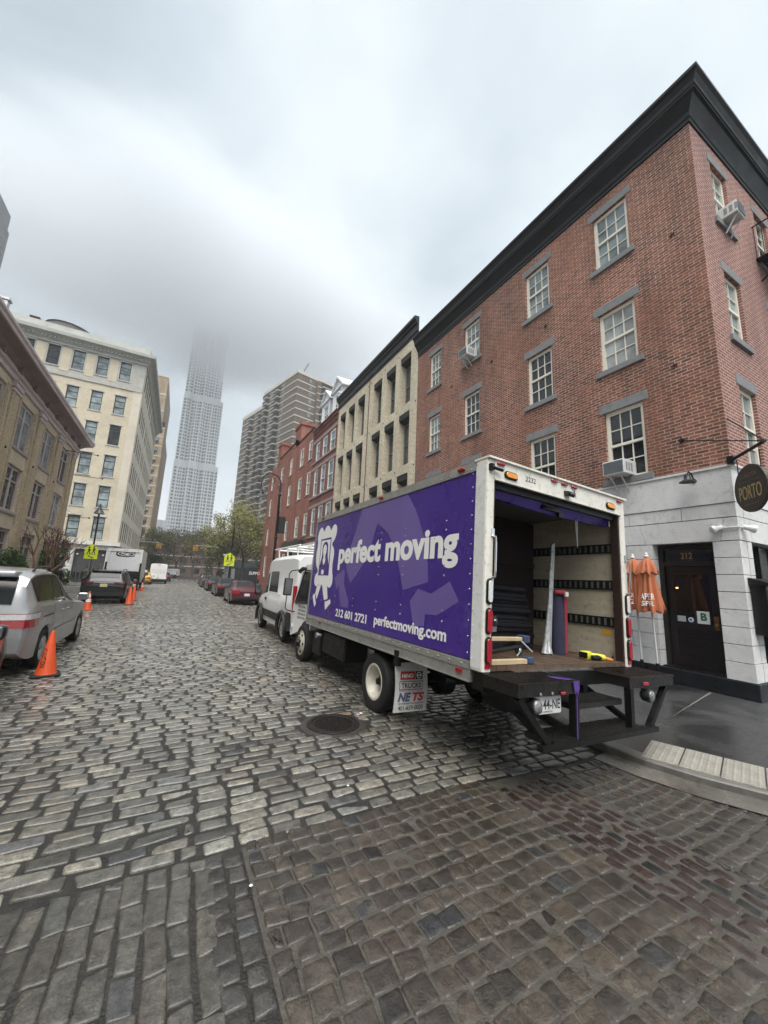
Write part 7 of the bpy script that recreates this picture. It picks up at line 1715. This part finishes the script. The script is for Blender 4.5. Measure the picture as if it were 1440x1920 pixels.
# ---- trees and plants
def leafmat(name, c, var=.35):
    if name in _mc: return _mc[name]
    m, nt, p, L = newmat(name)
    oi = nn(nt, 'ShaderNodeNewGeometry'); n1 = nn(nt, 'ShaderNodeTexNoise'); sset(n1, Scale=1.1, Detail=4.0); L(oi.outputs['Position'], n1.inputs['Vector'])
    rp = nn(nt, 'ShaderNodeValToRGB'); rp.color_ramp.elements[0].position = .35; rp.color_ramp.elements[1].position = .65
    rp.color_ramp.elements[0].color = c4([q * (1 - var) for q in c]); rp.color_ramp.elements[1].color = c4([q * (1 + var) for q in c])
    mx = nn(nt, 'ShaderNodeMath', operation='ADD'); L(n1.outputs['Fac'], mx.inputs[0]); sb = nn(nt, 'ShaderNodeMath', operation='MULTIPLY_ADD'); L(oi.outputs['Random Per Island'], sb.inputs[0]); sb.inputs[1].default_value = .3; sb.inputs[2].default_value = -.15; L(sb.outputs[0], mx.inputs[1])
    L(mx.outputs[0], rp.inputs[0]); L(rp.outputs[0], p.inputs['Base Color']); sset(p, Roughness=.6); p.inputs['Specular IOR Level'].default_value = .25
    _mc[name] = m; return m
BARK = mat('bark', (.055, .045, .036), .9, var=.35, scale=6, bump=.4); BARKR = mat('reddish_bark', (.16, .085, .055), .85, var=.3, scale=5, streak=4)
def tree(name, label, cat, loc, h, spread, lm, nleaf, seed, ls=.16, bark=None, r0=.16, up=.55, depth=5, group=None, fork=.28, stems=1, leaf_from=.0, droop=0):
    rg = random.Random(seed); t = thing(name, label, cat, loc, rg.uniform(0, 6), group)
    wood = MB(); tips = []
    def grow(p, d, l, r, k):
        pts = [p]; q = p
        for i in range(3):
            d2 = (d + Vector((rg.uniform(-1, 1), rg.uniform(-1, 1), rg.uniform(-.4, .5) - droop)) * .16).normalized(); q = q + d2 * l / 3; pts.append(q); d = d2
            if k <= 2: tips.append((q, d, k))
        wood.path(pts, [r, r * .88, r * .78, r * .66], 7 if k > 3 else (5 if k > 1 else 3), cap=False)
        if k == 0: return
        nb = 3 if rg.random() < .6 else 2
        for i in range(nb):
            a = 2 * PI * i / nb + rg.uniform(-.6, .6); o = d.orthogonal().normalized(); s_ = d.cross(o)
            sp = rg.uniform(.55, 1.0) * spread
            nd = (d * up + (o * math.cos(a) + s_ * math.sin(a)) * sp + Vector((0, 0, .12 - droop))).normalized()
            grow(q, nd, l * rg.uniform(.66, .86), r * .62, k - 1)
    for s_ in range(stems):
        d0 = Vector((rg.uniform(-.12, .12), rg.uniform(-.12, .12), 1)) if stems == 1 else Vector((math.cos(s_ * 2.1) * .25, math.sin(s_ * 2.1) * .25, 1))
        grow(Vector((0.06 * s_, 0, 0)), d0.normalized(), h * fork, r0, depth)
    wood.build('trunk', bark or BARK, t, smooth=60)
    if nleaf:
        lf = MB(); tp = [q for q in tips if q[0].z > h * leaf_from]
        for i in range(nleaf):
            q, d, k = rg.choice(tp); c = q + Vector((rg.gauss(0, 1), rg.gauss(0, 1), rg.gauss(0, .8))) * ls * (1.6 if k else 2.2)
            a = Vector((rg.gauss(0, 1), rg.gauss(0, 1), rg.gauss(0, .7))).normalized(); b = a.orthogonal().normalized(); s2 = ls * rg.uniform(.5, 1.15)
            lf.add([c - a * s2, c - b * s2 * .45, c + a * s2, c + b * s2 * .45], [(0, 1, 2, 3)])
        lf.build('crown', lm, t)
    return t
YGR = leafmat('young_yellow_leaf', (.125, .125, .034)); OLV = leafmat('olive_leaf', (.07, .072, .028)); DKG = leafmat('dark_green_leaf', (.03, .048, .02)); BRN = leafmat('brown_bud', (.06, .045, .03)); MGR = leafmat('mid_green_leaf', (.05, .085, .025))
GT = 'trees at the end of the street'
tree('street_tree', 'wide yellow-green street tree beside the red gable house', 'tree', (7.9, 56, 0), 12.0, .72, YGR, 8500, 4, .17, r0=.22, group=GT, up=.5)
tree('street_tree', 'olive tree with spreading lower limbs behind the wide yellow-green tree', 'tree', (9.4, 66, 0), 10.5, 1.0, OLV, 7000, 9, .17, r0=.2, group=GT, up=.45)
tree('street_tree', 'pale yellow-green tree before the right mast arm', 'tree', (7.6, 86, 0), 12, .8, YGR, 5500, 12, .2, r0=.2, group=GT)
tree('street_tree', 'bare dark brown tree in the park straight ahead, right of centre', 'tree', (3.8, 104, 0), 13, .9, BRN, 2600, 15, .2, r0=.28, group=GT, depth=6)
tree('street_tree', 'bare dark brown tree in the park under the steel tower', 'tree', (.2, 112, 0), 14, .85, BRN, 2600, 17, .2, r0=.3, group=GT, depth=6)
tree('street_tree', 'brownish budding tree in the park between the bare trees', 'tree', (-2.2, 120, 0), 14, .8, BRN, 3200, 21, .22, r0=.28, group=GT, depth=6)
tree('street_tree', 'olive green tree at the foot of the tan apartment tower', 'tree', (-6.8, 105, 0), 13.5, .75, OLV, 6500, 23, .22, r0=.24, group=GT)
tree('street_tree', 'greenish young tree behind the far white van', 'tree', (-5.4, 92, 0), 6.5, .8, MGR, 4200, 27, .18, r0=.14, group=GT)
tree('street_tree', 'tall brown-green tree at the right edge of the park', 'tree', (8.8, 118, 0), 15, .85, OLV, 4200, 31, .22, r0=.26, group=GT, depth=6)
tree('street_tree', 'thin dark tree beyond the hoarding', 'tree', (12.2, 92, 0), 13, .8, OLV, 4500, 33, .2, r0=.2, group=GT)
# planting along the buff hall
def shrub(x, y, h, w_, lm, n, seed, label, ls=.09):
    rg = random.Random(seed); t = thing('shrub', label, 'shrub', (x, y, .11), 0, 'evergreen shrubs in front of the buff hall'); m = MB()
    for k in range(7): m.path([(0, 0, 0), (rg.uniform(-.3, .3) * w_, rg.uniform(-.3, .3) * w_, h * .5), (rg.uniform(-.5, .5) * w_, rg.uniform(-.5, .5) * w_, h * .9)], [.03, .02, .008], 5)
    m.build('stem', BARK, t); lf = MB()
    cl = [(rg.uniform(-.75, .75) * w_, rg.uniform(-.75, .75) * w_, h * rg.uniform(.12, .95), rg.uniform(.2, .42) * w_) for _ in range(16)]
    for i in range(n):
        c = rg.choice(cl); s1 = 1 - max(0, c[2] / h - .5)
        p = Vector((c[0] * s1, c[1] * s1, c[2])) + Vector((rg.gauss(0, 1), rg.gauss(0, 1), rg.gauss(0, 1))) * c[3] * .6
        a = Vector((rg.gauss(0, 1), rg.gauss(0, 1), rg.gauss(.5, 1))).normalized(); b = a.orthogonal().normalized(); s2 = ls * rg.uniform(.5, 1.2)
        if p.z > .02: lf.add([p - a * s2, p - b * s2 * .4, p + a * s2, p + b * s2 * .4], [(0, 1, 2, 3)])
    lf.build('foliage', lm, t)
shrub(-7.2, 23.3, 2.6, .85, DKG, 3000, 41, 'dark green shrub at the left photo edge behind the minivan roof')
shrub(-7.2, 25.6, 2.3, .75, MGR, 2600, 43, 'lighter green shrub before the buff hall, left of the bare multi-stem tree')
shrub(-7.3, 33.0, 3.0, .85, MGR, 3000, 45, 'loose green shrub in front of the hall window, right of the bare multi-stem tree')
shrub(-7.55, 36.4, 3.6, .75, DKG, 3200, 47, 'tall dark green shrub at the buff hall corner')
tree('bare_tree', 'bare reddish multi-stem tree in front of the buff hall', 'tree', (-6.8, 29.2, .11), 3.7, .45, None, 0, 51, bark=BARKR, r0=.10, depth=4, stems=4, up=.95, fork=.34)
t = thing('planter', 'long dark planter bed below the shrubs of the buff hall', 'planter', (-7.0, 30, .11)); m = MB(); m.rbox(-.7, .5, -8.5, 3.4, 0, .4, .05); m.build('box', mat('planter_dark', (.05, .045, .04), .7, var=.3), t)
# ---- people
def person(loc, rz, label, coat, trous, arms, hood=None, cap=None, s=1.0):
    t = thing('person', label, 'person', loc, rz)
    def skin(name, V, E, rad_, m_, par, sub=1):
        me = bpy.data.meshes.new(name); me.from_pydata(V, E, []); o = bpy.data.objects.new(name, me); COL.objects.link(o)
        sm_ = o.modifiers.new('skin', 'SKIN'); sd = me.skin_vertices[0].data
        for i, r in enumerate(rad_): sd[i].radius = (r if isinstance(r, tuple) else (r, r))
        sd[0].use_root = True
        su = o.modifiers.new('sub', 'SUBSURF'); su.levels = sub; su.render_levels = sub
        dg = bpy.context.evaluated_depsgraph_get(); dg.update(); m2 = bpy.data.meshes.new_from_object(o.evaluated_get(dg)); bpy.data.objects.remove(o)
        m2.materials.clear(); m2.materials.append(m_); m2.polygons.foreach_set('use_smooth', [True] * len(m2.polygons)); q = bpy.data.objects.new(name, m2); put(q, par); return q
    H = s * 1.76
    la, ra = arms
    V = [(0, 0, .98), (0, 0, 1.2), (0, .01, 1.42), (0, .0, 1.50), (0, .03, 1.60), (0, .035, 1.70),
         (-.19, 0, 1.42), (-.23, la[0] * .5, 1.16), (-.22, la[0], .95 + la[1]), (-.22, la[0] + .05, .86 + la[1]),
         (.19, 0, 1.42), (.23, ra[0] * .5, 1.16), (.22, ra[0], .95 + ra[1]), (.22, ra[0] + .05, .86 + ra[1]),
         (-.09, 0, .92), (-.10, .06, .50), (-.10, -.02, .10), (-.10, .10, .04),
         (.09, 0, .92), (.11, -.05, .50), (.11, -.16, .12), (.11, -.04, .04)]
    V = [(x * s, y * s, z * s) for x, y, z in V]
    E = [(0, 1), (1, 2), (2, 3), (3, 4), (4, 5), (2, 6), (6, 7), (7, 8), (8, 9), (2, 10), (10, 11), (11, 12), (12, 13), (0, 14), (14, 15), (15, 16), (16, 17), (0, 18), (18, 19), (19, 20), (20, 21)]
    rd = [.13, .13, .12, .055, .085, .07, .06, .048, .036, .04, .06, .048, .036, .04, .09, .06, .042, .04, .09, .06, .042, .04]
    b = skin('body', V, E, [r * s for r in rd], mat('skin', (.42, .27, .2), .6, var=.08), t)
    cv = [V[0], V[1], V[2], V[6], V[7], V[8], V[10], V[11], V[12], (0, 0, .84 * s)]
    skin('jacket', cv, [(0, 1), (1, 2), (2, 3), (3, 4), (4, 5), (2, 6), (6, 7), (7, 8), (0, 9)], [r * s for r in (.185, .185, .17, .10, .078, .06, .10, .078, .06, .19)], coat, t)
    tv = [V[0], V[14], V[15], V[16], V[18], V[19], V[20]]
    skin('trousers', tv, [(0, 1), (1, 2), (2, 3), (0, 4), (4, 5), (5, 6)], [r * s for r in (.14, .105, .078, .062, .105, .078, .062)], trous, t)
    for i, k in enumerate((17, 21)):
        m = MB(); p = V[k]; m.rbox(p[0] - .05, p[0] + .05, p[1] - .17, p[1] + .1, 0, .09, .04); m.build('shoe', BLACK, t)
    hp = Vector(V[5])
    m = MB(); m.lathe([(.02, -.1), (.095, -.06), (.11, .02), (.09, .09), (.02, .125)], hp + Vector((0, -.025, .0)), (0, 0, 1), 16); m.build('hood' if hood else ('cap' if cap else 'hair'), hood or cap or mat('hair_dark', (.03, .022, .018), .7), t, smooth=60)
    m = MB(); m.lathe([(.022, 0), (.015, .03), (.002, .04)], hp + Vector((0, .09, -.05)), (0, 1, -.2), 8); m.build('nose', mat('skin', (0, 0, 0)), t, smooth=60)
    m = MB(); [m.lathe([(.012, 0), (.002, .006)], hp + Vector((u, .085, -.015)), (0, 1, 0), 8) for u in (-.035, .035)]; m.build('eyes', TEXTK, t)
    return t
OLVC = mat('olive_jacket', (.085, .082, .062), .85, var=.2, scale=6, bump=.3); DKC = mat('dark_grey_coat', (.028, .03, .03), .85, var=.25, scale=6, bump=.3); DNM = mat('dark_trousers', (.02, .022, .03), .85, var=.2)
person((-6.25, 30.5, .11), rad(-60), 'person in dark coat and blue cap bending forward beside the shrubs', DKC, DNM, ((.25, .1), (.22, .08)), cap=mat('blue_cap', (.04, .05, .10), .8), s=.98)
person((-6.1, 37.5, .11), rad(160), 'person in olive jacket and dark cap walking in front of the loft entrance', OLVC, DNM, ((.1, .0), (-.08, .0)), cap=mat('olive_cap', (.06, .055, .045), .8))
person((-3.1, 52.5, .0), rad(170), 'person in dark coat with white hood standing beside the taxi', DKC, DNM, ((.15, .1), (.1, .05)), hood=mat('white_hood', (.6, .6, .6), .7))
t = thing('cloth_bundle', 'white cloth bag on the pavement between the walking person and the SUV', 'bag', (-5.6, 36.2, .11), .3); m = MB(); m.lathe([(.02, 0), (.24, .03), (.27, .25), (.2, .5), (.08, .6), (.02, .62)], n=14); m.build('bag', mat('white_cloth', (.6, .62, .64), .8, bump=.5, bscale=8), t, smooth=60)
# ---- low cloud that swallows the top of the steel tower (a real volume)
def cloud(name, label, c, r, dens, col):
    import bmesh
    bm = bmesh.new(); bmesh.ops.create_icosphere(bm, subdivisions=3, radius=1.0)
    me = bpy.data.meshes.new(name); bm.to_mesh(me); bm.free()
    m = bpy.data.materials.new('cloud_vapour'); m.use_nodes = True; nt = m.node_tree; L = nt.links.new
    for n in list(nt.nodes):
        if n.type != 'OUTPUT_MATERIAL': nt.nodes.remove(n)
    out = nt.nodes[0]
    pv = nn(nt, 'ShaderNodeVolumePrincipled'); pv.inputs['Anisotropy'].default_value = 0; pv.inputs['Color'].default_value = (*col, 1)
    tc = nn(nt, 'ShaderNodeTexCoord'); ln = nn(nt, 'ShaderNodeVectorMath', operation='LENGTH'); L(tc.outputs['Object'], ln.inputs[0])
    ns = nn(nt, 'ShaderNodeTexNoise'); sset(ns, Scale=1.9, Detail=4.0, Roughness=.55, Distortion=.4); L(tc.outputs['Object'], ns.inputs['Vector'])
    ad = nn(nt, 'ShaderNodeMath', operation='MULTIPLY_ADD'); L(ns.outputs['Fac'], ad.inputs[0]); ad.inputs[1].default_value = 1.0; L(ln.outputs['Value'], ad.inputs[2])
    mr = nn(nt, 'ShaderNodeMapRange'); mr.interpolation_type = 'SMOOTHSTEP'; sset(mr, From_Min=.92, From_Max=1.42, To_Min=dens, To_Max=0.0); L(ad.outputs[0], mr.inputs[0])
    L(mr.outputs[0], pv.inputs['Density']); L(pv.outputs[0], out.inputs['Volume'])
    me.materials.append(m); o = bpy.data.objects.new(name, me); o.location = c; o.scale = r; put(o); tag(o, label, 'cloud', None, 'stuff'); return o
cloud('cloud', 'low grey cloud bank hiding the top of the steel tower', (0, 372, 270), (300, 150, 115), .019, (.81, .84, .87))
def haze(dens):
    m = MB(); m.box(-2600, 2600, -2600, 3600, -1.5, 412)
    mt = bpy.data.materials.new('street_haze'); mt.use_nodes = True; nt = mt.node_tree
    for n in list(nt.nodes):
        if n.type != 'OUTPUT_MATERIAL': nt.nodes.remove(n)
    pv = nn(nt, 'ShaderNodeVolumePrincipled'); sset(pv, Density=dens, Anisotropy=0.0); pv.inputs['Color'].default_value = (.95, .98, 1, 1)
    nt.links.new(pv.outputs[0], nt.nodes[0].inputs['Volume']); tag(m.build('haze', mt), kind='stuff')
haze(.0006)
SC.cycles.volume_bounces = 4
for o in list(bpy.data.objects):
    for k in ('_w', '_o'):
        if k in o: del o[k]
